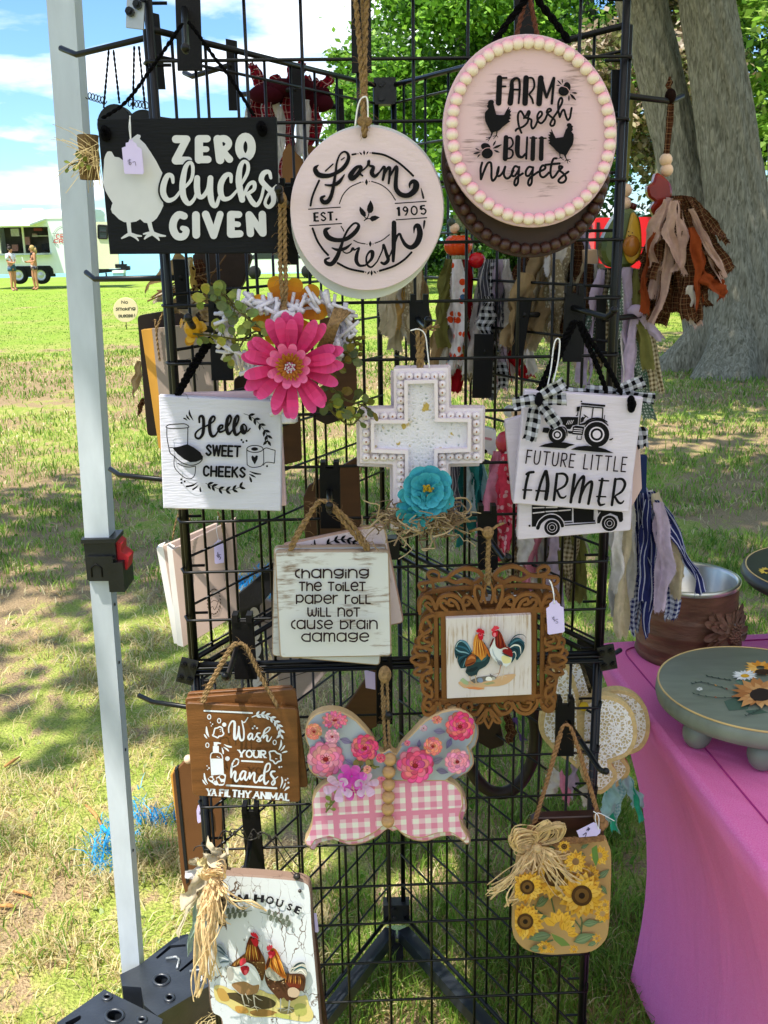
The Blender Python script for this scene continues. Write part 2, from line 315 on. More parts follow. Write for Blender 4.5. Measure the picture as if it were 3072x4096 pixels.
class Art:
    def __init__(s, crop, Y, sl=SLOPE): s.k = crop; s.Y = Y; s.sl = sl; s.mb = MB(); s.i = 0
    def off(s): s.i += 1; return s.Y-.0007-s.i*2.5e-5
    def u(s, pts, y): return [U(K(s.k, p[:2]), y, s.sl) for p in pts]
    def poly(s, pts, col=BLACK, sm=False):
        if sm: pts = crv(pts, True, 3)
        V = s.u(pts, s.off()); s.mb.add(V, [tuple(t) for t in tessellate_polygon([V])], col); return s
    def disc(s, x, y, r, col=BLACK, ry=None, rot=0): return s.poly(ell((x, y), r, ry or r, 22, rot), col)
    def ring(s, x, y, rx, ry, w, col=BLACK): return s.rib([(a, b, w) for a, b in ell((x, y), rx, ry, 24)], col, closed=True, sm=False)
    def rib(s, pts, col=BLACK, w=None, closed=False, sm=True, cap=True):
        P = [(p[0], p[1], p[2] if len(p) > 2 else w) for p in pts]
        if sm and len(P) > 2: P = crv(P, closed, 5)
        if closed: P = P+[P[0]]
        L = []; Rr = []; n = len(P)
        for i, (x, y, ww) in enumerate(P):
            if closed: a, b = P[i-1] if i else P[-2], P[i+1] if i < n-1 else P[1]
            else: a, b = P[max(i-1, 0)], P[min(i+1, n-1)]
            dx, dy = b[0]-a[0], b[1]-a[1]; l = math.hypot(dx, dy) or 1; nx, ny = -dy/l*ww/2, dx/l*ww/2
            L.append((x+nx, y+ny)); Rr.append((x-nx, y-ny))
        y0 = s.off(); st = 3e-5; V = []
        for i in range(n):
            yy = y0-st*i*.4; V += s.u([L[i], Rr[i]], yy)
        Fc = [(2*i, 2*i+1, 2*i+3, 2*i+2) for i in range(n-1)]
        s.mb.add(V, Fc, col)
        if cap and not closed:
            for (x, y, ww), q, yy in ((P[0], P[1], y0), (P[-1], P[-2], y0-st*n*.4)):
                an = math.atan2(y-q[1], x-q[0]); fan = [(x+ww/2*math.cos(an+t), y+ww/2*math.sin(an+t)) for t in [(-.5+k/6)*math.pi for k in range(7)]]
                V = s.u(fan, yy); s.mb.add(V, [tuple(range(7))], col)
        s.i += int(n*.4)+1; return s
    def line(s, x0, y0, x1, y1, w, col=BLACK, cap=True): return s.rib([(x0, y0, w), (x1, y1, w)], col, cap=cap)
    def lines(s, txt, col=BLACK, w=20):               # "x,y[,w] x,y ..." strokes split by |
        for st in txt.split('|'):
            s.rib([tuple(float(q) for q in p.split(',')) for p in st.split()], col, w)
        return s
    def text(s, t, x0, y0, x1, y1, h, w, col=BLACK, sp=.24, serif=0, stem=1, space=.5, lean=0, arc=0):
        gl = []; X = 0
        for ch in t:
            if ch == ' ': X += space; continue
            st = []; mxx = 0
            for g in GL[ch].split('|'):
                smf = g[0] == '~'; cl = smf and g[1] == 'o'; g = g[2:] if cl else (g[1:] if smf else g)
                pts = [tuple(float(q) for q in p.split(',')) for p in g.split()]; mxx = max(mxx, max(p[0] for p in pts)); st.append((pts, smf, cl))
            gl.append((X, st)); X += mxx+sp
        X -= sp; ln = math.hypot(x1-x0, y1-y0)-w; ex, ey = (x1-x0)/math.hypot(x1-x0, y1-y0), (y1-y0)/math.hypot(x1-x0, y1-y0); k = ln/X; hh = h-w
        def tr(px, py):
            a = px*k+w/2; v = py*hh+w/2; a += lean*v; b = -arc*4*(a/(ln+w))*(1-a/(ln+w)); return (x0+ex*a+ey*v, y0+ey*a-ex*v+b)
        for gx, st in gl:
            for j, (pts, smf, cl) in enumerate(st):
                ww = w*stem if (abs(pts[0][0]-pts[-1][0]) < .05 and not smf) else w
                s.rib([(*tr(gx+p[0], p[1]), ww) for p in pts], col, closed=cl, sm=smf, cap=not serif)
                if serif:
                    ends = [] if cl else [(pts[0], pts[1]), (pts[-1], pts[-2])]
                    for (a, b) in ends:
                        if a[1] in (0, 1) and abs(a[1]-b[1]) > .3:
                            p = tr(gx+a[0], a[1]); hw = serif*w; s.rib([(p[0]-ex*hw, p[1]-ey*hw, w*.5), (p[0]+ex*hw, p[1]+ey*hw, w*.5)], col, cap=False)
        return s
    def sprig(s, pts, n, size, col=BLACK, w=8, tip=True):
        P = crv(pts, False, 8); s.rib([(p[0], p[1], w) for p in P], col, sm=False)
        for i in range(n):
            q = int((i+1)/(n+.3)*(len(P)-2)); a, b = P[q], P[q+1]; an = math.atan2(b[1]-a[1], b[0]-a[0])
            for sg in (-1, 1):
                t = an+math.pi+sg*2.5; ex, ey = a[0]+size*math.cos(t), a[1]+size*math.sin(t); mx, my = (a[0]+ex)/2, (a[1]+ey)/2
                s.rib([(a[0], a[1], 4), (mx, my, size*.42), (ex, ey, 4)], col)
        return s
    def build(s, name, par, mt=None): return s.mb.build(name, mt or PAINT, par)
# ---------------------------------------------------------------- helpers: cords, hooks, tags, beads, strips, flowers
def rope(mb, pts, r, col=(1, 1, 1), twist=420, fuzz=0):
    P = [Vector(p) for p in crv([tuple(p) for p in pts], False, 6)]; out = [[], []]; L = 0
    for i, p in enumerate(P):
        if i: L += (p-P[i-1]).length
    n = max(8, int(L*twist*1.3)); seg = [0]
    for i in range(1, len(P)): seg.append(seg[-1]+(P[i]-P[i-1]).length)
    n = min(n, 160)
    for k in range(n+1):
        d = L*k/n; i = 1
        while i < len(P)-1 and seg[i] < d: i += 1
        t = (d-seg[i-1])/max(1e-9, seg[i]-seg[i-1]); p = P[i-1].lerp(P[i], t); tg = (P[i]-P[i-1]).normalized(); a = tg.orthogonal().normalized(); b = tg.cross(a)
        for s_ in (0, 1):
            q = d*twist*1.0+math.pi*s_; out[s_].append(p+(a*math.cos(q)+b*math.sin(q))*r*.5)
        for _ in range(fuzz):
            if random.random() < .5:
                e = Vector((random.gauss(0, 1), random.gauss(0, 1), random.gauss(0, 1)))*r*random.uniform(1, 2.2); mb.tube([p, p+e*.6+tg*r, p+e], r*.07, 3, col, False)
    for s_ in (0, 1): mb.tube(out[s_], r*.62, 6, col)
    return mb
def cordS(par, paths, Y, r, mt, name='cord', fuzz=1, twist=420):     # paths of photo pixels, optional third value = extra depth
    mb = MB()
    for pth in paths: rope(mb, [U(p[:2], Y+(p[2] if len(p) > 2 else 0)) for p in pth], r, fuzz=fuzz, twist=twist)
    return mb.build(name, mt, par, True)
HG = 'display hooks clipped on the wire rack'
def hook(label, plate, tip, Yp=1.385, Yt=1.22, rootpix=None, group=HG):
    q = plate; cx = sum(p[0] for p in q)/4; b = U((cx, max(p[1] for p in q)), Yp); o = T('display_hook', label, 'hook', b, group)
    board(o, 'hook_plate', [tuple(p) for p in q], Yp, .006, PLATE, 2)
    ppm = pm(q[0], Yp); mb = MB(); w = abs(q[1][0]-q[0][0])*ppm; tl, tr_ = U(q[0], Yp), U(q[1], Yp)
    for f in (.18, .82): mb.box(tl.lerp(tr_, f)+Vector((0, .006, .004)), (w*.26, .02, .012))
    mb.build('hook_clip', PLATE, o)
    rt = rootpix or (cx, (min(p[1] for p in q)*.6+max(p[1] for p in q)*.4)); a = U(rt, Yp); e = U(tip, Yt); d = (e-a)
    mb = MB(); k = a+d*.84; mb.tube([a, a+d*.3, k, k+d*.1+Vector((0, 0, .006)), e+Vector((0, 0, .012))], .0042, 8); mb.ball(e+Vector((0, 0, .012)), .0052); mb.build('hook_arm', METAL, o, True); return o
def sidehook(label, plate, Yp, arm, Ya, group=HG):           # arm: photo pixels root -> bend -> tip, with its own depths
    o = T('display_hook', label, 'hook', U(plate[3], Yp), group)
    board(o, 'hook_plate', plate, Yp, .006, PLATE, 2)
    MB().tube([U(p, y) for p, y in zip(arm, Ya)], .0042, 8).build('hook_arm', METAL, o, True); return o
TAGM = mat('lavender_card', c('#d3c4ec'), .75, var=.03)
def tag(label, outline, Y, strokes=None, crop=0, strings=()):
    o = T('price_tag', label, 'tag', U(K(crop, outline[0]), Y), 'price tags'); board(o, 'card', K(crop, outline), Y, .0008, TAGM, .5)
    if strokes: a = Art(crop, Y); a.lines(strokes, c('#3a3350'), 4 if crop else 2); a.build('handwriting', o, INK)
    if strings:
        mb = MB()
        for st in strings: mb.tube([U(K(crop, p), Y-.002) for p in crv(st)], .0006, 5)
        mb.build('string', STRING, o, True)
    return o
def beadmesh(r, mt, name='bead'):
    mb = MB(); mb.ball((0, 0, 0), r, nu=16, nv=10); me = bpy.data.meshes.new(name); me.from_pydata(mb.V, [], mb.F); me.polygons.foreach_set('use_smooth', [True]*len(me.polygons)); me.materials.append(mt); return me
def beads(par, me, pts):
    for p in pts:
        o = bpy.data.objects.new('bead', me); COL.objects.link(o); o.parent = par; o.location = Vector(p)-WL[par]
def strip(par, p0, p1, w, Y, mt, sway=0, name='fabric_strip', rag=.4, dz=.0, wob=1.0):
    """a torn strip of cloth hanging from photo pixel p0 to p1, w pixels wide"""
    ppm = pm(p0, Y); n = 16; w *= 1.25; dl_ = math.hypot(p1[0]-p0[0], p1[1]-p0[1]) or 1; ux, uy = (p1[1]-p0[1])/dl_, -(p1[0]-p0[0])/dl_; ph = random.uniform(0, 6.28); tw = random.uniform(.5, 1.6)*wob; V = []; uv = []; Ln = math.hypot(p1[0]-p0[0], p1[1]-p0[1])*ppm; cols_ = 7; a0 = random.uniform(-.7, .7)*min(1, wob); k1, k2, k3 = [random.uniform(0, 6.28) for _ in range(3)]
    for i in range(n+1):
        t = i/n; x = p0[0]+(p1[0]-p0[0])*t+sway*math.sin(math.pi*t)+w*.22*wob*math.sin(ph+t*6)*t+w*.08*wob*math.sin(k1+t*17); y = p0[1]+(p1[1]-p0[1])*t
        ang = a0+tw*math.sin(ph*1.7+t*4.2)*.7; hw = w*.5*(.6+.4*min(1, t*5))*(.9+.16*math.sin(k2+t*9)*min(1, wob))
        for k in range(cols_):
            s = -1+2*k/(cols_-1); jag = random.uniform(-1, 1)*w*.07*rag if k in (0, cols_-1) else 0
            yy = y+(random.uniform(-.5, .25)*w*rag if i == n else 0)
            pt = U((x+ux*(s*hw*math.cos(ang)+jag), yy+uy*(s*hw*math.cos(ang)+jag)), Y+dz*t); pt.y += s*hw*ppm*math.sin(ang)+(.32*math.cos(3.4*s+ph+t*5)+.2*math.sin(5.5*s+k1-t*9)*min(1, wob)+.12*math.sin(k3+t*23+s*4)*min(1, wob))*hw*ppm
            V.append(pt); uv.append((s*w*.5*ppm, t*Ln))
    Fc = [(i*cols_+k, i*cols_+k+1, (i+1)*cols_+k+1, (i+1)*cols_+k) for i in range(n) for k in range(cols_-1)]
    up_ = 1/ppm
    for i in range(n):                               # frayed threads along both torn edges
        for k, s in ((0, -1), (cols_-1, 1)):
            a_, b_ = Vector(V[i*cols_+k]), Vector(V[(i+1)*cols_+k]); inn = Vector(V[i*cols_+(1 if k == 0 else cols_-2)])
            for _ in range(3):
                q = a_.lerp(b_, random.random()); d_ = (q-inn).normalized()*w*ppm*random.uniform(.06, .22)*rag*2+Vector((0, random.uniform(-.3, .3), random.uniform(-1.2, .4)))*w*ppm*.1*rag; j = len(V); V += [q, q+(b_-a_)*.09, q+d_]; uv += [uv[i*cols_+k]]*3; Fc.append((j, j+1, j+2))
    for k in range(cols_-1):
        for _ in range(3): a_, b_ = Vector(V[n*cols_+k]), Vector(V[n*cols_+k+1]); q = a_.lerp(b_, random.random()); j = len(V); V += [q, q+(b_-a_)*.18, q+Vector((random.uniform(-.12, .12), random.uniform(-.1, .1), -random.uniform(.1, .45)))*w*ppm*rag*1.6]; uv += [uv[n*cols_+k]]*3; Fc.append((j, j+1, j+2))
    o = mesh(name, V, Fc, mt, par, True, uvs=uv)
    return o
def flower3(mb, ctr, nrm, Rr, n, col, tipc=None, rings=((1, 0),), wid=.5, cup=.15, up=Vector((0, 0, 1)), jit=.1):
    nrm = Vector(nrm).normalized(); a = up.cross(nrm).normalized(); b = nrm.cross(a)
    for (sc_, lift) in rings:
        ph = random.random()*6
        for k in range(n):
            q = ph+2*math.pi*k/n+random.uniform(-jit, jit); L = Rr*sc_*random.uniform(.88, 1.06); d = a*math.cos(q)+b*math.sin(q); sd_ = nrm.cross(d); V = []; m_ = 9; kk = random.uniform(.8, 1.25)
            for i in range(m_):
                t = (0, .14, .3, .46, .62, .76, .88, .96, 1)[i]; w_ = Rr*sc_*wid*.5*(.16, .42, .66, .84, .97, 1, .86, .56, .2)[i]; z = lift*Rr+cup*Rr*(t**1.5)*kk-.25*cup*Rr*(t**4)
                cpt = Vector(ctr)+d*L*(.06+.94*t)+nrm*z
                V += [cpt-sd_*w_+nrm*w_*.28, cpt-nrm*w_*.12, cpt+sd_*w_+nrm*w_*.28]
            Fq_, Cq_ = [], []
            for i in range(m_-1):
                t = i/(m_-1); cl = tuple(x+(y-x)*t**1.5 for x, y in zip(col, tipc or col)); j = random.uniform(.88, 1.1); cl = tuple(min(1, x*j) for x in cl)
                Fq_ += [(3*i, 3*i+1, 3*i+4, 3*i+3), (3*i+1, 3*i+2, 3*i+5, 3*i+4)]; Cq_ += [cl, cl]
            mb.add(V, Fq_, Cq_)
def leafspray(mb, path, n, size, cols, stemc, r=.0012, roundness=.8, jit=.35):
    P = [Vector(p) for p in crv([tuple(p) for p in path], False, 6)]; mb.tube(P, r, 5, stemc)
    for i in range(n):
        t = (i+.6)/n; p = P[min(len(P)-1, int(t*(len(P)-1)))]; d = Vector((random.gauss(0, 1), random.gauss(0, .5), random.gauss(0, 1))).normalized(); s = size*random.uniform(.7, 1.2)
        st = p+d*s*.5; mb.tube([p, st], r*.6, 4, stemc); nr = (Vector((0, -1, .2))+Vector((random.gauss(0, jit), 0, random.gauss(0, jit)))).normalized(); sd_ = nr.cross(d).normalized(); cl = random.choice(cols); V = []
        for a, w_ in ((0, .05), (.3, .42*roundness), (.6, .5*roundness), (.85, .33*roundness), (1, .04)): V += [st+d*s*a-sd_*s*w_+nr*s*.08, st+d*s*a, st+d*s*a+sd_*s*w_+nr*s*.08]
        for k in range(4): mb.add(V[3*k:3*k+6], [(0, 1, 4, 3), (1, 2, 5, 4)], tuple(x*random.uniform(.9, 1.1) for x in cl))
# ================================================================ THE SETTING
def gz(y): return 0 if y < 12 else (-.0104*(y-12) if y < 60 else max(-2.5, -.5-(y-60)*.15))
mt = bpy.data.materials.new('lawn'); mt.use_nodes = True; nd = NT(mt.node_tree)
tc = nd('ShaderNodeTexCoord'); sx = nd('ShaderNodeSeparateXYZ', (tc.outputs['Object'], 0))
n1 = nd('ShaderNodeTexNoise', (tc.outputs['Object'], 'Vector'), i_Scale=.55, i_Detail=6.0, i_Roughness=.65)
mp = nd('ShaderNodeMapping', (tc.outputs['Object'], 0)); mp.inputs[3].default_value = (1, .45, 1)
n2 = nd('ShaderNodeTexNoise', (mp.outputs[0], 'Vector'), i_Scale=16.0, i_Detail=8.0, i_Roughness=.75)
n3 = nd('ShaderNodeTexNoise', (tc.outputs['Object'], 'Vector'), i_Scale=120.0, i_Detail=4.0)
zr = nd('ShaderNodeMapRange', (sx.outputs[1], 0), i_1=0.0, i_2=40.0, i_3=0.0, i_4=1.0)
zc = nd('ShaderNodeValToRGB', (zr.outputs[0], 0)); ramp(zc, (0, .46), (.13, .5), (.2, .5), (.27, .53), (.36, .5), (.46, .34), (1, .28))
ad = nd('ShaderNodeMath', (n1.outputs[0], 0), (zc.outputs[0], 1), operation='ADD')
a2 = nd('ShaderNodeMath', (n2.outputs[0], 0), operation='MULTIPLY_ADD', i_1=.5, i_2=-.25); ad2 = nd('ShaderNodeMath', (ad.outputs[0], 0), (a2.outputs[0], 1), operation='ADD')
cr = nd('ShaderNodeValToRGB', (ad2.outputs[0], 0)); ramp(cr, (.78, c('#a0bd48')), (.95, c('#b4bd5e')), (1.06, c('#cdbb7c')), (1.16, c('#b89d78')))
c2 = nd('ShaderNodeValToRGB', (n3.outputs[0], 0)); ramp(c2, (.3, .55), (.7, 1.15)); c3 = nd('ShaderNodeValToRGB', (n2.outputs[0], 0)); ramp(c3, (.3, .7), (.7, 1.15))
mm = nd('ShaderNodeMixRGB', (cr.outputs[0], 1), (c2.outputs[0], 2), blend_type='MULTIPLY', i_0=1.0); m2 = nd('ShaderNodeMixRGB', (mm.outputs[0], 1), (c3.outputs[0], 2), blend_type='MULTIPLY', i_0=1.0)
pb = nd('ShaderNodeBsdfPrincipled', (m2.outputs[0], 'Base Color'), i_Roughness=.9); pb.inputs['Specular IOR Level'].default_value = .1
bp = nd('ShaderNodeBump', (n3.outputs[0], 'Height'), i_Strength=.8, i_Distance=.03); mt.node_tree.links.new(bp.outputs[0], pb.inputs['Normal'])
nd('ShaderNodeOutputMaterial', (pb.outputs[0], 0))
ys = [-30, -10, 0, 3, 6, 9, 12, 20, 30, 40, 50, 56, 60, 64, 68, 74, 120, 500, 1500]; V = []; Fc = []
for i, y in enumerate(ys):
    for x in (-900, -120, -30, 0, 30, 120, 900): V.append((x, y, gz(y)))
for i in range(len(ys)-1):
    for k in range(6): Fc.append((i*7+k, i*7+k+1, i*7+k+8, i*7+k+7))
struct('ground', V, Fc, mt, smooth=True)
lk = mat('lake_water', c('#76bcc2'), .4, var=.12, vs=.25, stretch=(.25, 2, 1), bump=.35, bs=1.6)
struct('lake', [(-900, 58, -.505), (900, 58, -.505), (900, 1200, -.505), (-900, 1200, -.505)], [(0, 1, 2, 3)], lk)
# grass blades: dense near the rack, thinning with distance
def blades(n, d0, d1, a0, a1, hgt, wid, seedf):
    d = np.exp(RN.uniform(np.log(d0), np.log(d1), n)); a = RN.uniform(a0, a1, n); x = d*np.sin(a); y = d*np.cos(a)
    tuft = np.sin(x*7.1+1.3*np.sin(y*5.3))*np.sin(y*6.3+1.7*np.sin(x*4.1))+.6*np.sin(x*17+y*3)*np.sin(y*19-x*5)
    keep = RN.random(n) < .62+.4*tuft; x, y, d, tuft = x[keep], y[keep], d[keep], tuft[keep]; n = len(x)
    for (bx_, by_), ra, rb2 in BARE:                               # trodden bare spots
        k_ = ((x-bx_)/ra)**2+((y-by_)/rb2)**2 > RN.uniform(.3, 1.3, n); k_ |= RN.random(n) < .12; x, y, d, tuft = x[k_], y[k_], d[k_], tuft[k_]; n = len(x)
    z = np.where(y < 12, 0, -.0104*(y-12))
    pat = np.sin(x*1.3+.8*np.sin(y*.9))*np.sin(y*1.1+x*.4)+.5*np.sin(x*3.7-y*2.2)
    dry = .34+.22*pat
    dry = dry+np.where((x < -.15) & (y < 4.5), .66, 0)-np.where((x > .6) & (y < 9), .14, 0)-np.where((x > -.25) & (y < 3.2), .28, 0)+np.where((y > 8) & (y < 14), .1, 0)-np.where(y > 15, .35, 0)
    isdry = RN.random(n) < dry
    g0, g1 = np.array(c('#628e28')), np.array(c('#a6c352')); s0, s1 = np.array(c('#c4ab6c')), np.array(c('#eddfae')); u = RN.random((n, 1))
    col = np.where(isdry[:, None], s0+(s1-s0)*u, g0+(g1-g0)*u)
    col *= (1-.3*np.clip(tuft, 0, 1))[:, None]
    blue = np.zeros(n, bool)                                       # blue marking paint sprayed on the lawn
    for (ax, ay), (bx, by), rad in BLUE:
        t = np.clip(((x-ax)*(bx-ax)+(y-ay)*(by-ay))/((bx-ax)**2+(by-ay)**2+1e-9), 0, 1); q = np.hypot(x-ax-t*(bx-ax), y-ay-t*(by-ay)); blue |= q < rad*RN.uniform(.5, 1.15, n)
    bl = RN.random((n, 1)); col = np.where((blue & (RN.random(n) < .96))[:, None], np.array(c('#2fb0ec'))*(.7+.6*bl), col)
    hh = hgt*RN.uniform(.45, 1.25, n)*np.where(isdry, .7, 1)*(1+.35*np.clip(tuft, -1, 1)); ww = wid*RN.uniform(.6, 1.3, n)*np.maximum(1, d/3.0)
    th = RN.uniform(0, 6.28, n); ph = RN.uniform(0, 6.28, n); lean = np.where(isdry, RN.uniform(.5, 1.8, n), RN.uniform(.15, 1.0, n))*hh
    bx, by = np.cos(th)*ww/2, np.sin(th)*ww/2; lx, ly = np.cos(ph)*lean, np.sin(ph)*lean
    P = np.empty((n, 5, 3)); P[:, 0] = np.c_[x-bx, y-by, z-.004]; P[:, 1] = np.c_[x+bx, y+by, z-.004]
    P[:, 2] = np.c_[x-bx*.8+lx*.4, y-by*.8+ly*.4, z+hh*.62]; P[:, 3] = np.c_[x+bx*.8+lx*.4, y+by*.8+ly*.4, z+hh*.62]; P[:, 4] = np.c_[x+lx, y+ly, z+hh*np.where(isdry, .75, .95)]
    b = (np.arange(n)*5)[:, None]; Fc = np.concatenate([b+[0, 1, 3], b+[0, 3, 2], b+[2, 3, 4]], 1).reshape(-1, 3)
    return P.reshape(-1, 3), Fc, np.repeat(col, 3, axis=0)
def gxy(x, y): q = G((x/.54, y/.54)); return (q.x, q.y)
BLUE = [(gxy(288, 1712), gxy(272, 1765), .05), (gxy(272, 1770), gxy(372, 1778), .035), (gxy(262, 1765), gxy(240, 1850), .06), (gxy(245, 1790), gxy(232, 1870), .05),
        (gxy(520, 1268), gxy(590, 1235), .13), (gxy(530, 1290), gxy(570, 1285), .1)]
BARE = [(gxy(60, 1560), .3, .22), (gxy(10, 1470), .3, .3), (gxy(690, 1800), .16, .12), (gxy(300, 1960), .12, .1), (gxy(40, 2150), .22, .08), (gxy(120, 1320), .5, .25), (gxy(1480, 960), .9, .35), (gxy(1560, 1130), .5, .2), (gxy(60, 880), 1.2, .6)]
GRASS = mat('grass_blade', (1, 1, 1), .6, attr=True, var=.15, vs=40, trans=.35)
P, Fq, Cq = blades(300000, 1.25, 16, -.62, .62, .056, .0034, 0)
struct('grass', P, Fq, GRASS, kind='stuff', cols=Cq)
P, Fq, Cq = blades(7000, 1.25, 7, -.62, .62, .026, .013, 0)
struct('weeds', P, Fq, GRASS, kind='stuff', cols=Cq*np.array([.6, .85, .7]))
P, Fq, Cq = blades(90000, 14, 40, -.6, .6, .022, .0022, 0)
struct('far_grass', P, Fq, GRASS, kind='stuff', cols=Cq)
# dry twigs and leaves on the lawn
BARKM = mat('bark', c('#5a5546'), .95, col2=c('#98917f'), rg=(.3, .68), vs=36, stretch=(1, 1, .2), bump=1.0, bs=22, detail=8, distort=1.0, spec=.1)
TWIGM = mat('dry_twig', c('#b8874f'), .9, var=.3, vs=60)
for i, (a, b, lab) in enumerate([((345, 3235), (410, 3320), 'orange brown dry twig with a blue painted end near the blue mark'), ((0, 3640), (65, 3645), 'pale dry stick at the edge of the lawn beside the weights'), ((55, 3580), (130, 3600), 'small reddish bark chip lying on the dry lawn'), ((20, 3080), (80, 3040), 'grey weathered stick on the bare patch of lawn')]):
    p, q = G(a), G(b); MBt = MB().tube([p+Vector((0, 0, .012)), p.lerp(q, .5)+Vector((.004, 0, .016)), q+Vector((0, 0, .012))], [.004, .0055, .003], 7)
    o = T('twig', lab, 'twig', p, 'dry twigs on the lawn'); MBt.build('stick', TWIGM, o, True)
    if i == 0: MB().tube([q+Vector((0, 0, .013)), q+(q-p)*.25+Vector((0, 0, .012))], .0058, 7).build('paint_mark', mat('marking_paint', c('#2f9fd8'), .7), o, True)
# ---------------------------------------------------------------- trees
def leaves(centres, n, size, cols, spread, flat=.55):
    cs = np.array(centres); k = RN.integers(0, len(cs), n); p = cs[k, :3]+RN.normal(0, 1, (n, 3))*cs[k, 3:4]*np.array([1, 1, flat])*spread
    nr = RN.normal(0, 1, (n, 3))+np.array([0, 0, 1.1]); nr /= np.linalg.norm(nr, axis=1)[:, None]
    t = np.cross(nr, RN.normal(0, 1, (n, 3))); t /= np.linalg.norm(t, axis=1)[:, None]+1e-9; b = np.cross(nr, t); s = size*RN.uniform(.5, 1.3, (n, 1))
    V = np.stack([p-t*s*.5, p+b*s*.36+nr*s*.06, p+t*s*.6, p-b*s*.36+nr*s*.06], 1).reshape(-1, 3)
    Fc = np.arange(n*4).reshape(n, 4); cl = np.array([c(h) for h in cols]); ci = (RN.integers(0, len(cl), n)+k) % len(cl); col = cl[ci]*RN.uniform(.75, 1.25, (n, 1))*(.8+.4*((k*7919) % 11)/11)[:, None]
    return V, Fc, col
def trunkmesh(path, rad, n=14, lump=.06, flare=None):
    P = [Vector(p) for p in crv([tuple(p)+(r,) for p, r in zip(path, rad)], False, 7)] if False else None
    Q = crv([tuple(p)+(r,) for p, r in zip(path, rad)], False, 7 if n < 40 else 26); V = []; m_ = len(Q)
    for i, (x, y, z, r) in enumerate(Q):
        for k in range(n):
            q = 2*math.pi*k/n; rr = (r+(.013*noise.noise(Vector((math.cos(q)*r*26, math.sin(q)*r*26, z*2.2)))+.009*noise.noise(Vector((math.cos(q)*r*60, math.sin(q)*r*60, z*5)))+.014*abs(noise.noise(Vector((math.cos(q)*r*18, math.sin(q)*r*18, z*1.3+9)))) if n > 40 else 0))*(1+lump*math.sin(3*q+z*1.7)+lump*.6*math.sin(7*q-z*2.3)+lump*.5*math.sin(13*q+z*5))
            if flare and z < flare: f_ = (1-z/flare)**2; rr *= 1+f_*(.45+.35*math.sin(5*q+.6)+.18*math.sin(9*q))
            V.append((x+rr*math.cos(q), y+rr*math.sin(q), z))
    return V, [(i*n+k, i*n+(k+1) % n, (i+1)*n+(k+1) % n, (i+1)*n+k) for i in range(m_-1) for k in range(n)]
def tree(label, name, x, y, h, cr_, n, size, cols, tr=.22, low=.25, group='trees beyond the lawn', clumps=70, trunkh=None):
    z0 = gz(y); o = T(name, label, 'tree', (x, y, z0), group); V, Fc = trunkmesh([(x, y, z0-.2), (x+.1, y, z0+h*.3), (x-.1, y, z0+h*.7)], [tr*1.3, tr, tr*.4], 10); mesh('trunk', V, Fc, BARKM, o, True)
    cs = []; zc = z0+h*(1+low)/2; rz = h*(1-low)/2
    for _ in range(clumps):
        while 1:
            v = np.array([random.uniform(-1, 1), random.uniform(-1, 1), random.uniform(-1, 1)]); l = np.linalg.norm(v)
            if .35 < l < 1: break
        k = random.uniform(.7, 1.08); cs.append((x+v[0]*cr_*k*(1-.25*max(0, v[2])), y+v[1]*cr_*k, zc+v[2]*rz*k, cr_*random.uniform(.12, .26)))
    V, Fc, C_ = leaves(cs, n, size, cols, .8); mesh('crown', V, Fc, LEAFM, o, cols=C_); return o
GR = ['#5d8c28', '#6f9f30', '#466f1e', '#83b33c', '#9ac64a', '#558024']; DG = ['#35581a', '#3f661f', '#2c4a17', '#4d7526']; LG = ['#9abf4e', '#aed05c', '#86b040', '#c4dc78', '#6d9a36']; CB = ['#a8927a', '#c2ab92', '#7a6a54', '#8d8f5c', '#d9c6b2', '#6a7540']
def wx(D, y): return (D-830)/2150*y*1.0        # lawn position straight below a column of the photograph
tree('broad green maple with tiered leafy branches behind the round farm sign', 'maple_tree', wx(1000, 33), 33, 13.5, 4.3, 40000, .2, GR, .3, .13)
tree('tall dark maple rising behind the pink beaded sign', 'maple_tree', wx(1250, 37), 37, 16, 4.6, 34000, .2, DG+GR[:2], .34, .1)
tree('purple brown leaved beech catching sunlight beside the thick trunk', 'beech_tree', wx(1405, 27), 27, 11, 2.3, 15000, .19, CB, .2, .08, clumps=50)
tree('bright light green tree at the far edge of the lawn beyond the thick trunk', 'maple_tree', wx(1760, 26), 26, 13, 3.4, 16000, .22, LG, .25, .14)
tree('dark green tree filling the gap behind the plaid fabric tassel', 'maple_tree', wx(1560, 42), 42, 15, 4.8, 14000, .3, DG, .3, .05)
tree('slender young tree with ragged light leaves at the sky edge', 'maple_tree', wx(800, 40), 40, 9.5, 2.0, 9000, .24, LG+GR, .16, .18, clumps=45)
tree('deep green tree standing farthest back behind the maples', 'maple_tree', wx(1100, 48), 48, 17, 6.5, 16000, .34, DG, .35, .02)
for D_, y_, r_, lab in ((1050, 45, 1.5, 'low dark shrub under the broad maple'), (1180, 46, 1.7, 'dense shrub between the two maple trunks'), (1340, 43, 1.5, 'shrub at the foot of the copper beech'), (1480, 46, 1.8, 'dark shrub glimpsed behind the thick trunk'), (930, 47, 1.2, 'small round shrub nearest the lake')):
    o = T('shrub', lab, 'shrub', (wx(D_, y_), y_, gz(y_)), 'shrubs along the lawn edge'); cs = [(wx(D_, y_)+random.gauss(0, r_*.7), y_+random.gauss(0, .5), gz(y_)+random.uniform(.2, r_*1.1), r_*.3) for _ in range(26)]
    V, Fc, C_ = leaves(cs, 3500, .2, DG, 1); mesh('foliage', V, Fc, LEAFM, o, cols=C_)
TY = 11.8
def tp(D_, y_, dy=0): q = U((D_/.54, y_/.54), TY, 0); return (q.x, q.y+dy, q.z)
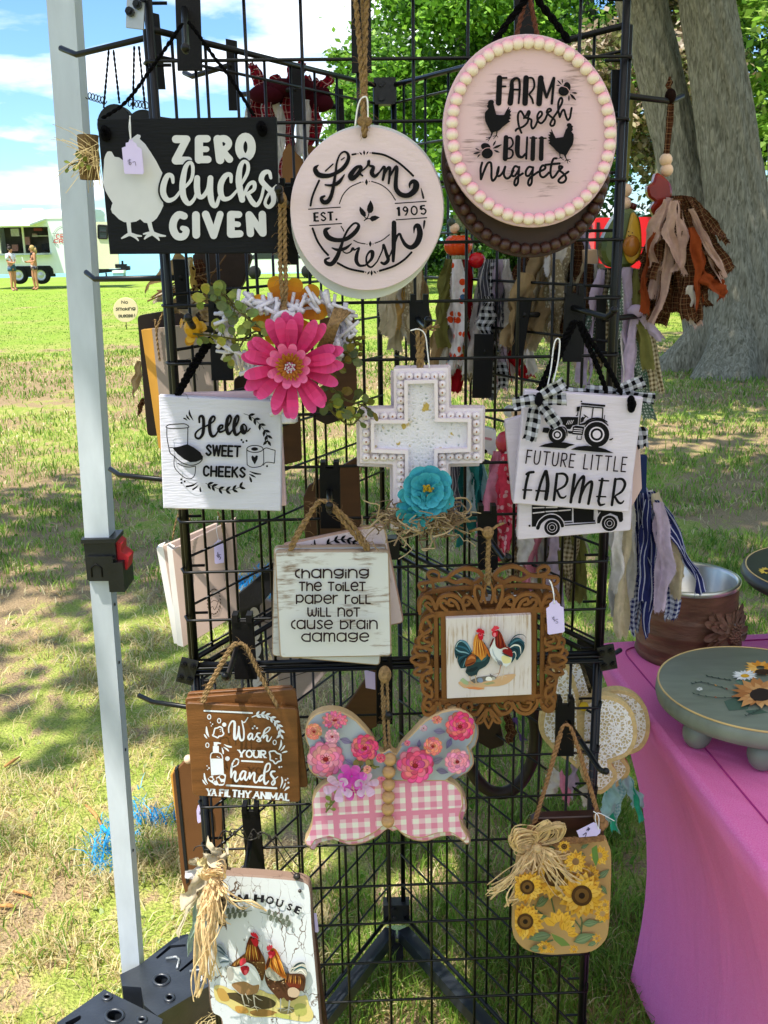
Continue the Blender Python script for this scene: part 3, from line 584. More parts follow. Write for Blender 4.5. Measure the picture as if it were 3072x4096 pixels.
o = T('old_tree', 'thick grey barked tree with twin stems and flared roots beyond the table', 'tree', (tp(1600, 800)[0], TY, 0))
V, Fc = trunkmesh([(tp(1612, 820)[0], TY, -.15), (tp(1612, 760)[0], TY, .35), tp(1606, 680), tp(1600, 560), tp(1588, 420), tp(1560, 200), tp(1527, 0), tp(1470, -350), tp(1420, -800)], [.62, .56, .5, .42, .34, .3, .285, .24, .15], 170, .05, 1.0); mesh('trunk', V, Fc, BARKM, o, True)
V, Fc = trunkmesh([(tp(1600, 800)[0], TY+.1, 0), tp(1562, 660, .3), tp(1526, 520, .4), tp(1492, 320, .5), tp(1450, 130, .5), tp(1414, 0, .5), tp(1330, -300, .1), tp(1250, -650, .1)], [.5, .42, .34, .25, .26, .275, .24, .13], 130, .05); mesh('stem', V, Fc, BARKM, o, True)
for (a, b, r_) in (((3.4, 11.5, 5.6), (-1.5, 7.5, 8.2), .16), ((3.2, 11.6, 6.2), (6.5, 6.5, 8.6), .15), ((2.8, 12, 5.4), (-2.5, 12.5, 8), .14), ((3.6, 12, 6.5), (8, 13, 9), .14)):
    V, Fc = trunkmesh([a, tuple((Vector(a)+Vector(b))/2+Vector((0, 0, .5))), b], [r_, r_*.7, r_*.25], 10); mesh('limb', V, Fc, BARKM, o, True)
cs = [(random.uniform(.2, 3.6), random.uniform(8, 11), random.uniform(5.4, 9), random.uniform(.5, .8)) for _ in range(46)]+[(random.uniform(-3.0, 1.0), random.uniform(.2, 4.4), random.uniform(7, 8.6), random.uniform(.35, .6)) for _ in range(34)]+[(random.uniform(-1.2, 9), random.uniform(4.2, 15), random.uniform(7.2, 10.5), random.uniform(.5, .95)) for _ in range(64)]+[(random.uniform(-4.6, -1.2), random.uniform(2.4, 3.7), random.uniform(7.2, 8.6), random.uniform(.4, .7)) for _ in range(18)]  # unseen overhead leaf clusters, added where they shade the trunk and lawn
V, Fc, C_ = leaves(cs, 30000, .2, GR, .9); mesh('crown', V, Fc, LEAFM, o, cols=C_)
q = U((1694/.54, 400/.54), 16.5, 0); o = T('young_tree', 'pale sunlit trunk at the edge of the view beyond the twin stem tree', 'tree', (q.x, 16.5, gz(16.5)))
V, Fc = trunkmesh([(q.x, 16.5, -.2), (q.x+.05, 16.5, 2), (q.x-.1, 16.5, 4.5), (q.x-.5, 16.5, 8)], [.42, .3, .27, .12], 24, .05, .8); mesh('trunk', V, Fc, BARKM, o, True)
cs = [(q.x+random.gauss(.6, 1.6), 16.5+random.gauss(0, 1.6), random.uniform(5.6, 8.6), .6) for _ in range(40)]; V, Fc, C_ = leaves(cs, 6000, .18, LG, .9); mesh('crown', V, Fc, LEAFM, o, cols=C_)
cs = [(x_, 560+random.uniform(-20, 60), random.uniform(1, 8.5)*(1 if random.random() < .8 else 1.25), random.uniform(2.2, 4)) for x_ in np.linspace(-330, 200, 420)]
V, Fc, C_ = leaves(cs, 26000, 2.6, ['#5f8070', '#6a8a78', '#587766'], .9); struct('far_woods', V, Fc, LEAFM, kind='stuff', cols=C_)  # distant haze put into the leaf colour as a greyed blue-green
# ================================================================ FOOD TRAILER, PEOPLE, FAR THINGS
TRY = 41.7
def tq(x, y, Y=TRY): return U(K(23, (x, y)), Y, 0)
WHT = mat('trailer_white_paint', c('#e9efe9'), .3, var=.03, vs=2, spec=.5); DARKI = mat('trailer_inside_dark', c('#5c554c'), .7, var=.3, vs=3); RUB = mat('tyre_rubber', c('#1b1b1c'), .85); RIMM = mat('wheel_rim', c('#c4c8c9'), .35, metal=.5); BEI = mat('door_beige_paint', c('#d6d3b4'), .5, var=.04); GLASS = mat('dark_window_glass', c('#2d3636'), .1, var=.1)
o = T('food_trailer', 'white food trailer with an open serving window parked by the lake', 'trailer', tq(360, 760))
L, Rt, top, bot = tq(-260, 0).x, tq(832, 0).x, tq(400, 150).z, tq(400, 700).z
wl, wr, wt, wb = tq(0, 0).x-.55, tq(425, 0).x, tq(200, 257).z, tq(200, 505).z
def slab(mb, x0, x1, z0, z1, y0=TRY, y1=TRY+.1, col=(1, 1, 1)): return mb.box(((x0+x1)/2, (y0+y1)/2, (z0+z1)/2), (abs(x1-x0), y1-y0, abs(z1-z0)), col=col)
mb = MB(); slab(mb, L, wl, bot, top); slab(mb, wr, Rt, bot, top); slab(mb, wl, wr, wt, top); slab(mb, wl, wr, bot, wb)
slab(mb, L, Rt, bot, top, TRY+2.2, TRY+2.3); slab(mb, L, L+.1, bot, top, TRY+.1, TRY+2.2); slab(mb, Rt-.1, Rt, bot, top, TRY+.1, TRY+2.2); slab(mb, L, Rt, bot, bot+.1, TRY+.1, TRY+2.2); mb.build('body', WHT, o)
mb = MB(); n = 8
pr = [(TRY-.03, top-.12), (TRY-.03, top+.02), (TRY+.12, top+.16), (TRY+.6, top+.24), (TRY+1.7, top+.24), (TRY+2.2, top+.15), (TRY+2.34, top)]
mb.prism([(L-.03, y, z) for y, z in pr], (Rt-L+.06, 0, 0)); mb.build('roof', WHT, o)
mb = MB(); a, b = tq(130, 132), tq(385, 90); slab(mb, a.x, b.x, top+.2, b.z, TRY+.5, TRY+1.3); slab(mb, a.x+.15, b.x-.1, b.z, b.z+.07, TRY+.6, TRY+1.2); mb.build('roof_vent', WHT, o)
mb = MB(); a = tq(0, 215); e = tq(372, 230); mb.prism([(wl, TRY-.02, wt+.27), (wr-.02, TRY-.02, wt+.27), (wr-.3, TRY-1.2, wt+.04), (wl-.1, TRY-1.2, wt+.04)], (0, .02, .07)); mb.build('awning_flap', WHT, o)
mb = MB(); slab(mb, wl-.05, wr+.05, wb-.07, wb, TRY-.35, TRY+.35); mb.build('counter', mat('counter_steel', c('#b9c2c2'), .3, metal=.6), o)
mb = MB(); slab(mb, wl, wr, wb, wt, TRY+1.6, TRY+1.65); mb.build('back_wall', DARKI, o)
mb = MB(); slab(mb, tq(170, 0).x, tq(188, 0).x, wb, wt, TRY+.02, TRY+.08); slab(mb, wl+.3, wl+.36, wb, wt, TRY+.02, TRY+.08); mb.build('window_post', BEI, o)
mb = MB(); z = tq(0, 352).z; slab(mb, tq(195, 0).x, wr, z, z+.05, TRY+.9, TRY+1.5); mb.build('shelf', BEI, o)
for i, (x0, x1, y0, y1, cl) in enumerate(((30, 100, 270, 345, '#e8e2cf'), (135, 190, 350, 430, '#c98f84'), (205, 245, 318, 352, '#d9b7a6'), (250, 330, 262, 292, '#a34a48'), (25, 75, 425, 490, '#d99a8a'), (300, 350, 420, 480, '#3a3a3a'), (370, 412, 410, 470, '#2c2c2e'), (215, 255, 440, 490, '#8f9aa0'))):
    a, b = tq(x0, y1), tq(x1, y0); mb = MB(); slab(mb, a.x, b.x, a.z, b.z, TRY+.9+(i % 3)*.2, TRY+1.0+(i % 3)*.2); mb.build('menu_card' if i < 5 else 'kitchen_box', mat('trailer_item_%s' % cl[1:], c(cl), .7), o)
mb = MB(); mb.prism([(x, TRY-.02, z) for x, z in [(tq(60, 0).x, bot-.12), (tq(62, 0).x, tq(0, 660).z), (tq(85, 0).x, tq(0, 630).z), (tq(410, 0).x, tq(0, 630).z), (tq(435, 0).x, tq(0, 660).z), (tq(440, 0).x, bot-.12)]], (0, .25, 0)); mb.build('wheel_arch', RUB, o)
for x in (180, 392):
    ctr = tq(x, 712); wr_ = .36; w = MB(); w.lathe((0, 0, 0), [(.2, -.1), (wr_*.9, -.11), (wr_, -.06), (wr_, .06), (wr_*.9, .11), (.2, .1)], 28)
    V = [(ctr.x+v[0], TRY+.02+v[2], ctr.z+v[1]) for v in w.V]; wo = mesh('wheel', V, w.F, RUB, o, True)
    w = MB(); w.lathe((0, 0, 0), [(0, .09), (.06, .1), (.1, .06), (.2, .08), (.22, .115)], 28); V = [(ctr.x+v[0], TRY+.02-v[2], ctr.z+v[1]) for v in w.V]; mesh('rim', V, w.F, RIMM, wo, True)
dmb = MB(); a, b = tq(845, 655), tq(1098, 205); slab(dmb, a.x, b.x, a.z, b.z, TRY-.05, TRY+.03); dr = dmb.build('door', BEI, o)
wq = rrect([K(23, p) for p in ((930, 240), (1015, 245), (1015, 365), (932, 362))], 5); board(dr, 'window', wq, TRY-.07, .03, GLASS, 1, 0)
fr = MB(); fr.tube([U(p, TRY-.08, 0) for p in wq], .035, 6, closed=True); fr.tube([tq(930, 300, TRY-.09), tq(1015, 303, TRY-.09)], .02, 5); fr.build('window_frame', RUB, dr)
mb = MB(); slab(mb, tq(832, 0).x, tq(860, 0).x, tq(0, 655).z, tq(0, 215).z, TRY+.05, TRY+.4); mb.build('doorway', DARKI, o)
mb = MB(); mb.tube([tq(880, 690), tq(1235, 652)], .05, 6); mb.tube([tq(880, 665), tq(1180, 668)], .05, 6); mb.tube([tq(1160, 575), tq(1165, 690)], .045, 8); mb.tube([tq(1005, 690), tq(1010, 728)], .035, 6); mb.box(tq(1150, 625), (.45, .2, .15)); mb.box(tq(1190, 640), (.35, .25, .12)); mb.build('hitch', METAL, o)
a = Art(23, TRY-.02, 0); cx, cy = 612, 355
for rx in (112, 98): a.rib([(cx+rx*math.cos(t), cy+rx*math.sin(t), 4) for t in np.linspace(2.1, 4.5, 14)], c('#7f8f8a'), sm=False)
a.text('CROC', 528, 368, 700, 368, 46, 8, c('#c4605c'), serif=.9); a.text('CREE', 508, 410, 690, 410, 40, 8, c('#c4605c'), serif=.9); a.line(492, 318, 600, 318, 4, c('#7f8f8a')); a.line(500, 402, 520, 402, 4, c('#c4605c')); a.build('lettering', o)
o = T('cool_box', 'small pale blue cool box on the grass under the trailer hitch', 'cool box', tq(1130, 725, TRY-.3)); mb = MB(); a, b = tq(1085, 722, TRY-.3), tq(1180, 690, TRY-.3); slab(mb, a.x, b.x, a.z, b.z, TRY-.5, TRY-.1); mb.build('box_body', mat('cool_box_blue', c('#7fb4c6'), .5), o); mb = MB(); slab(mb, a.x-.02, b.x+.02, b.z, b.z+.1, TRY-.52, TRY-.08); mb.build('box_lid', WHT, o)
def skin(name, joints, edges, rad, mt, par, sub=1):
    me = bpy.data.meshes.new(name); base = WL[par]; me.from_pydata([tuple(Vector(j)-base) for j in joints], edges, []); ob = bpy.data.objects.new(name, me); COL.objects.link(ob); ob.parent = par; me.materials.append(mt)
    ob.modifiers.new('Skin', 'SKIN'); sv = me.skin_vertices[0].data
    for i, r in enumerate(rad): sv[i].radius = (r, r) if not hasattr(r, '__len__') else r; sv[i].use_root = i == 0
    s = ob.modifiers.new('Sub', 'SUBSURF'); s.levels = s.render_levels = sub; WL[ob] = base; return ob
SKINM = mat('skin', c('#c58a68'), .55, var=.05)
def person(label, ft, hgt, face, hair, hairlen, top, topm, bot_, botlen, shoe):
    """standing figure turned about z by face, forearms raised holding papers"""
    o = T('person', label, 'person', ft); s = hgt/1.70; ca, sa = math.cos(face), math.sin(face)
    def q(x, y, z): return Vector(ft)+Vector((x*ca-y*sa, x*sa+y*ca, z))*s
    J = [q(0, 0, .92), q(0, 0, 1.12), q(0, .0, 1.33), q(0, -.01, 1.44), q(0, -.03, 1.52), q(0, -.04, 1.60), q(0, -.02, 1.66)]; r = [.125, .115, .13, .06, .058, .085, .06]; E = [(i, i+1) for i in range(6)]
    for sg in (-1, 1):
        b = len(J); J += [q(.1*sg, 0, .86), q(.1*sg, -.02+.02*sg, .48), q(.1*sg, .02+.02*sg, .09), q(.1*sg, -.12+.02*sg, .035)]; r += [.09, .06, .042, .035]; E += [(0, b), (b, b+1), (b+1, b+2), (b+2, b+3)]
        b = len(J); J += [q(.17*sg, 0, 1.38), q(.2*sg, -.02, 1.12), q(.12*sg, -.24, 1.08), q(.09*sg, -.32, 1.1)]; r += [.055, .043, .034, .03]; E += [(2, b), (b, b+1), (b+1, b+2), (b+2, b+3)]
        for k in range(5):
            b2 = len(J); J += [q((.09+.012*(k-2))*sg, -.36-.006*(k % 3), 1.105+.004*k), q((.08+.012*(k-2))*sg, -.395+.012*abs(k-2), 1.12+.003*k)]; r += [.009, .007]; E += [(b+3, b2), (b2, b2+1)]
    skin('body', J, E, [x*s for x in r], SKINM, o)
    mb = MB()
    for rings in [[(0, 0, .98, .155, .11), (0, 0, 1.1, .14, .105), (0, 0, 1.25, .16, .115), (0, 0, 1.38, .17, .095), (0, 0, 1.46, .07, .07)]]:
        V = []
        for x, y, z, a, b in rings: V += [q(x+a*math.cos(t), y+b*math.sin(t), z) for t in np.linspace(0, 6.283, 17)[:-1]]
        mb.add(V, [(i*16+k, i*16+(k+1) % 16, (i+1)*16+(k+1) % 16, (i+1)*16+k) for i in range(4) for k in range(16)])
    if top == 'tee':
        for sg in (-1, 1): mb.tube([q(.14*sg, 0, 1.41), q(.185*sg, -.005, 1.3), q(.2*sg, -.015, 1.2)], [.07*s, .066*s, .06*s], 10)
    mb.build('shirt', topm, o, True)
    mb = MB(); V = []
    for z, a, b in ((1.02, .15, .11), (.94, .165, .125), (.86, .165, .125)): V += [q(a*math.cos(t), b*math.sin(t), z) for t in np.linspace(0, 6.283, 17)[:-1]]
    mb.add(V, [(i*16+k, i*16+(k+1) % 16, (i+1)*16+(k+1) % 16, (i+1)*16+k) for i in range(2) for k in range(16)])
    for sg in (-1, 1): mb.tube([q(.085*sg, 0, .9), q(.1*sg, -.005, .9-botlen)], [.098*s, .092*s], 12)
    mb.build('shorts', bot_, o, True)
    mb = MB(); mb.ball(q(0, .0, 1.625), .105*s, nu=14, nv=10, sc=(.95, 1.02, 1.0))
    if hairlen: mb.tube([q(0, .06, 1.6), q(0, .1, 1.48), q(0, .1, 1.36)], [.09*s, .085*s, .05*s], 10)
    else: mb.ball(q(0, .05, 1.745), .05*s)
    mb.build('hair', hair, o, True)
    mb = MB()
    for sg in (-1, 1): mb.ball(q(.035*sg, -.115, 1.60), .012*s, (.03, .02, .02)); mb.ball(q(.085*sg, -.02, 1.59), .02*s, (.5, .3, .22))
    mb.ball(q(0, -.128, 1.57), .016*s, (.5, .29, .2)); mb.ball(q(0, -.115, 1.53), .02*s, (.42, .15, .13), sc=(1, .5, .4)); mb.build('face', PAINT, o, True)
    mb = MB(); V = [q(-.12, -.36, 1.06), q(.1, -.38, 1.06), q(.12, -.44, 1.28), q(-.1, -.42, 1.28)]; mb.prism(V, tuple(q(0, -.006, 0)-q(0, 0, 0))); mb.build('paper', WHT, o)
    mb = MB()
    for sg in (-1, 1): mb.ball(q(.1*sg, -.06+.02*sg, .03), .05*s, sc=(.9, 1.6, .6))
    mb.build('sandal', shoe, o, True); return o
ft = tq(128, 802, TRY-1.6); ft.z = gz(TRY-1.6)
person('person with a dark bun in a white tee and denim shorts reading papers', ft, 1.68, R(62), mat('dark_hair', c('#2c211b'), .6), 0, 'tee', mat('white_tee', c('#e6e9f2'), .9), mat('denim', c('#3f5d76'), .9, var=.3), .14, mat('pink_sandal', c('#c98a94'), .7))
ft = tq(338, 783, TRY-1.3); ft.z = gz(TRY-1.3)
person('person with long blonde hair in a black tank top and patterned shorts', ft, 1.70, R(-52), mat('blonde_hair', c('#b89a62'), .7, var=.3), 1, 'tank', mat('black_tank', c('#1d1b1f'), .9), mat('patterned_cloth', c('#c9b9c2'), .9, col2=c('#4a3b4a'), vs=9, rg=(.45, .55)), .12, mat('tan_sandal', c('#8f5f44'), .7))
o = T('lawn_sign', 'round cream disc sign reading No smoking please standing on the lawn', 'sign', U(K(23, (1190, 1165)), 19.6, 0)); oo = [(q[0], q[1]) for q in ell(K(23, (1190, 1042)), 49.5, 49.5, 40)]
board(o, 'disc', oo, 19.6, .02, mat('cream_board', c('#dcc7a0'), .7, var=.04), 1, 0)
a = Art(23, 19.6, 0); tcol = c('#3c3c34'); a.text('No', 1150, 985, 1212, 985, 32, 6.5, tcol); a.text('smoking', 1096, 1050, 1284, 1046, 30, 6.5, tcol, sp=.2); a.text('please', 1124, 1115, 1262, 1110, 28, 6.5, tcol, sp=.2); a.text('!', 1272, 1110, 1278, 1110, 32, 6, tcol); a.build('lettering', o)
mb = MB(); b = U(K(23, (1190, 1100)), 19.63, 0); mb.tube([b, (b.x, b.y, gz(19.6)-.1)], .008, 6); mb.build('stake', METAL, o)
# red cart behind the tassels
CY = 20; REDM = mat('red_gloss_plastic', c('#e0121c'), .3, var=.04, vs=3, spec=.5)
def rq(x, y): return U(K(28, (x, y)), CY, 0)
o = T('red_cart', 'bright red boxy cart standing on the lawn behind the avocado tassel', 'cart', (rq(240, 0).x, CY, gz(CY)))
a, b = rq(88, 1360), rq(388, 1066); zt = b.z; z0 = gz(CY)+.28; ins_ = rrect([(a.x, z0), (b.x, z0), (b.x, zt), (a.x, zt)], .1)
mb = MB(); mb.prism([(x, CY, z) for x, z in ins_], (0, .9, 0)); mb.build('cart_body', REDM, o)
mb = MB(); z = rq(0, 1222).z; slab(mb, a.x+.03, b.x-.03, z-.012, z+.012, CY-.015, CY+.0); slab(mb, rq(150, 0).x, rq(166, 0).x, z0+.2, rq(0, 1095).z, CY-.03, CY-.002); slab(mb, rq(322, 0).x, rq(336, 0).x, z0+.2, rq(0, 1085).z, CY-.03, CY-.002); mb.build('cart_trim', RUB, o)
for x in (a.x+.2, b.x-.2): w = MB(); w.lathe((0, 0, 0), [(0, -.06), (.2, -.07), (.24, 0), (.2, .07), (0, .06)], 20); mesh('wheel', [(x+v[0], CY+v[2]-.02, gz(CY)+.24+v[1]) for v in w.V], w.F, RUB, o, True)
# parked car far off
o = T('parked_car', 'small white car parked far away near the lake shore', 'car', (wx(622, 50), 50, gz(50))); x0, y0, z0 = wx(622, 50), 50, gz(50)
mb = MB(); mb.prism([(x0+x, y0, z0+z) for x, z in ((-2.1, .3), (2.1, .3), (2.15, .75), (1.3, .9), (.7, 1.35), (-1.2, 1.38), (-1.9, .95), (-2.15, .85))], (0, 1.7, 0)); mb.build('body', WHT, o)
mb = MB(); mb.prism([(x0+x, y0-.01, z0+z) for x, z in ((-1.6, .95), (1.1, .95), (.65, 1.28), (-1.1, 1.3))], (0, .01, 0)); mb.build('window', GLASS, o)
for x in (-1.3, 1.3): w = MB(); w.lathe((0, 0, 0), [(0, -.1), (.28, -.1), (.32, 0), (.28, .1), (0, .1)], 20); mesh('wheel', [(x0+x+v[0], y0+v[2], z0+.32+v[1]) for v in w.V], w.F, RUB, o, True)
mb = MB(); mb.box((x0-2.1, y0-.01, z0+.72), (.18, .06, .14)); mb.build('tail_lamp', mat('lamp_orange', c('#d9622a'), .4), o)
# ================================================================ CANOPY TENT, WEIGHTS, TABLE
PY = 1.86
def pq(x, y): return U((x/.54, y/.54), PY, 0)
o = T('canopy_tent', 'white canopy tent with a square steel leg and black latch', 'canopy', pq(302, 2140))
a, k, b = pq(121.5, -260), pq(218, 1180), pq(292.5, 2150); rot = Matrix.Rotation(0, 3, 'Z')
def leg(mb, p, q, w):
    d = w/2; s = [(-d, -d), (d, -d), (d, d), (-d, d)]; V = [Vector(p)+Vector((x, y, 0)) for x, y in s]+[Vector(q)+Vector((x, y, 0)) for x, y in s]
    mb.add(V, [(0, 1, 5, 4), (1, 2, 6, 5), (2, 3, 7, 6), (3, 0, 4, 7), (0, 3, 2, 1), (4, 5, 6, 7)])
mb = MB(); leg(mb, k, a, .047); lo_ = mb.build('leg', CANWHITE, o)
mb = MB(); leg(mb, b, k+Vector((0, 0, .1)), .04)
mb.build('leg', CANWHITE, o)
mb = MB()
for y_ in (1290, 1405, 1585, 1805): q_ = pq(0, 0); f_ = (y_-1180)/(2150-1180); ctr = k.lerp(b, f_)+Vector((.0203, -.004, 0)); mb.ball(ctr, .0035, sc=(.3, 1, 1))
mb.build('pin_hole', RUB, o)
BLP = mat('black_plastic', c('#1b1c1e'), .42, var=.2, vs=30, bump=.08)
lp = [pq(x, y) for x, y in ((192, 1172), (262, 1160), (262, 1228), (262, 1243), (198, 1246))]
mb = MB(); ctr = pq(227, 1203); mb.box(ctr, (.06, .06, .074)); mb.box(ctr+Vector((0, -.034, -.012)), (.05, .006, .05)); mb.box(ctr+Vector((0, -.004, .043)), (.066, .064, .008)); mb.box(ctr+Vector((0.028, 0, -.03)), (.03, .075, .06))
lt = mb.build('latch', BLP, o)
mb = MB(); mb.tube([ctr+Vector((-.018, -.0375, -.028)), ctr+Vector((-.018, -.0375, -.01)), ctr+Vector((-.008, -.0375, -.002)), ctr+Vector((.002, -.0375, -.01)), ctr+Vector((.002, -.0375, -.028))], .0018, 6); mb.ball(ctr+Vector((.028, -.037, .008)), .003); mb.build('latch_rim', PLATE, lt, True)
RED2 = mat('red_lever_plastic', c('#c3202e'), .45, var=.08)
mb = MB(); mb.prism([U((x/.54, y/.54), PY-.02, 0) for x, y in ((246, 1165), (262, 1176), (262, 1192), (278, 1204), (275, 1230), (268, 1230), (248, 1204), (240, 1200))], (0, .04, 0)); mb.build('lever', RED2, lt)
zt = 2.26; X0, X1, Y0, Y1 = a.x-.02, a.x+2.98, PY-3.0, PY+.02
for x, y in ((X1, Y1), (X1, Y0), (X0, Y0)): mb = MB(); leg(mb, (x, y, 0), (x, y, zt), .045); mb.build('leg', CANWHITE, o)
mb = MB(); mb.box((a.x, PY, (a.z+zt)/2+.1), (.047, .047, zt-a.z+.3)); mb.build('leg', CANWHITE, o)
ROOF = mat('canopy_fabric', c('#f0ecf1'), .8, var=.02, trans=.48)
ap = Vector(((X0+X1)/2, (Y0+Y1)/2, 3.25)); cs = [Vector((x, y, zt+.12)) for x, y in ((X0, Y0), (X1, Y0), (X1, Y1), (X0, Y1))]; V = cs+[ap]+[v-Vector((0, 0, .12)) for v in cs]
mesh('roof_fabric', V, [(0, 1, 4), (1, 2, 4), (2, 3, 4), (3, 0, 4), (5, 6, 1, 0), (6, 7, 2, 1), (7, 8, 3, 2), (8, 5, 0, 3)], ROOF, o)
mb = MB()
for i in range(4): mb.tube([cs[i]-Vector((0, 0, .03)), cs[(i+1) % 4]-Vector((0, 0, .03))], .014, 6); mb.tube([cs[i]-Vector((0, 0, .03)), ap-Vector((0, 0, .03))], .014, 6)
mb.build('roof_frame', CANWHITE, o)
# weights round the foot of the leg
WPL = mat('weight_plastic', c('#262a30'), .34, var=.4, vs=14, bump=.06, spec=.8)
def weight(label, outline, holes, slots, z=.1):
    o = T('canopy_weight', label, 'weight', G(K(22, outline[0]), 0), 'weights on the canopy foot')
    def g(p): return G(K(22, p), z)
    out = [g(p) for p in outline]; hs = [[g(p) for p in ell((h[0], h[1]), h[2], h[3], 20, -.1)] for h in holes]; ss = [[g(p) for p in s] for s in slots]
    mb = MB(); mb.prism(out, (0, 0, -(z+.01)), hs+ss); mb.build('weight_body', WPL, o)
    mb = MB(); cen = sum(out, Vector())/len(out); mb.prism([p+(cen-p)*.03-Vector((0, 0, .075)) for p in out], (0, 0, -.02)); mb.build('weight_floor', RUB, o)
    mb = MB()
    for h in hs: mb.tube([p+Vector((0, 0, .001)) for p in h], .0035, 6, closed=True)
    mb.build('hole_rim', WPL, o, True)
    for (x, y) in ((1225, 1545), (1400, 1640)) if len(outline) > 7 else ((585, 1975),):
        mb = MB(); p = g((x, y)); mb.tube([p+Vector((0, 0, .003)), p+Vector((.022, .0, .007)), p+Vector((.03, -.004, .003)), p+Vector((.03, -.03, .002))], .003, 6); mb.build('key_clip', RIMM, o, True)
weight('black plastic canopy weight with slots and holes behind the pole foot', [(1290, 1380), (1380, 1355), (1470, 1400), (1600, 1560), (1640, 1680), (1560, 1730), (1380, 1830), (1160, 1960), (1062, 1880), (1040, 1750), (900, 1740), (885, 1655), (1020, 1590)],
       [(1190, 1698, 58, 40), (1250, 1830, 32, 24)], [[(1148, 1530), (1250, 1440), (1370, 1432), (1370, 1448), (1262, 1460), (1162, 1540)], [(1318, 1628), (1420, 1540), (1500, 1532), (1500, 1548), (1432, 1556), (1332, 1636)]])
weight('black plastic canopy weight in front of the pole foot', [(770, 1765), (960, 1860), (1100, 1930), (1200, 1985), (1180, 2080), (1000, 2190), (400, 2190), (420, 2010)], [(790, 1825, 32, 20), (845, 1962, 66, 46), (1047, 1992, 32, 20)], [[(480, 2010), (590, 1955), (600, 1965), (595, 1985), (500, 2050)]])
# pink table
TZ = .83; PINK = None
mt = bpy.data.materials.new('pink_stretch_cloth'); mt.use_nodes = True; nd = NT(mt.node_tree); tc = nd('ShaderNodeTexCoord'); nz = nd('ShaderNodeTexNoise', (tc.outputs['Object'], 'Vector'), i_Scale=500.0); cr = nd('ShaderNodeValToRGB', (nz.outputs[0], 0)); ramp(cr, (.3, c('#f276bb')), (.7, c('#fa98d0')))
df = nd('ShaderNodeBsdfPrincipled', (cr.outputs[0], 'Base Color'), i_Roughness=.6); df.inputs['Specular IOR Level'].default_value = .15; mpw = nd('ShaderNodeMapping', (tc.outputs['Object'], 0)); mpw.inputs[3].default_value = (9, 9, 2.2); nw = nd('ShaderNodeTexNoise', (mpw.outputs[0], 'Vector'), i_Scale=.7, i_Detail=3.0, i_Distortion=.8); bw = nd('ShaderNodeBump', (nw.outputs[0], 'Height'), i_Strength=.5, i_Distance=.03); mt.node_tree.links.new(bw.outputs[0], df.inputs['Normal']); tr = nd('ShaderNodeBsdfTranslucent', (cr.outputs[0], 0)); ms = nd('ShaderNodeMixShader', (df.outputs[0], 1), (tr.outputs[0], 2), i_0=.3); nd('ShaderNodeOutputMaterial', (ms.outputs[0], 0)); PINK = mt
A = G((1272/.54, 1388/.54), TZ); Bc = G((1592/.54, 1806/.54), TZ); dv = (Bc-A).normalized(); nv = Vector((-dv.y, dv.x, 0)); nv = nv if nv.x > 0 else -nv
o = T('market_table', 'table under a bright pink stretch cloth holding painted crafts', 'table', (A.x, A.y, 0))
LT = .76; WT = 1.8; cn = [A, A+dv*LT, A+dv*LT+nv*WT, A+nv*WT]
out = rrect([(p.x, p.y) for p in cn], .035, 6); N_ = len(out); cx = sum(p[0] for p in out)/N_; cy = sum(p[1] for p in out)/N_
V = []; Fc = []; nl = 13
for j in range(nl):
    t = j/(nl-1)
    for i, (x, y) in enumerate(out):
        # how near to a corner: stretch cloth hugs the legs and pulls in between them
        dcor = min(math.hypot(x-p.x, y-p.y) for p in cn); s = min(1, dcor/.3); s = s*s*(3-2*s)
        u_ = 0
        if j == 0: z = TZ
        elif j == 1: z = TZ-.004
        else: u_ = (t-1/(nl-1))/(1-1/(nl-1)); zb = .02+.24*s; z = TZ-.004-(TZ-.004-zb)*u_
        q_ = Vector((x-cx, y-cy, 0)); ld, wd = q_.dot(dv), q_.dot(nv); sn = math.sin(math.pi*min(1, u_)) if j > 1 else 0
        if j > 1: ld *= 1-(-.0*u_+(.03+.05*s)*sn)/(LT/2); wd *= 1-(.12*u_+(.06+.07*s)*sn)/(WT/2)
        elif j == 0: ld *= .985; wd *= .985
        r_ = Vector((cx, cy, 0))+dv*ld+nv*wd; V.append((r_.x, r_.y, z))
for j in range(nl-1):
    for i in range(N_): k = (i+1) % N_; Fc.append((j*N_+i, j*N_+k, (j+1)*N_+k, (j+1)*N_+i))
mesh('table_cloth', V, Fc, PINK, o, True); me_top = MB(); me_top.prism([(cx+(x-cx)*.985, cy+(y-cy)*.985, TZ) for x, y in out], (0, 0, -.004)); me_top.build('table_top', PINK, o)
mb = MB(); ins_ = [(cx+(x-cx)*.94, cy+(y-cy)*.9, TZ+.0012) for x, y in rrect([(p.x, p.y) for p in cn], .05, 6)]; mb.tube(ins_, .0014, 5, closed=True); mb.build('seam', mat('pink_seam', c('#a82a78'), .8), o)
for p in cn: mb = MB(); q_ = p+(Vector((cx, cy, TZ))-p)*.2; mb.tube([(q_.x, q_.y, TZ-.02), (q_.x, q_.y, 0)], .014, 8); mb.build('table_leg', METAL, o)
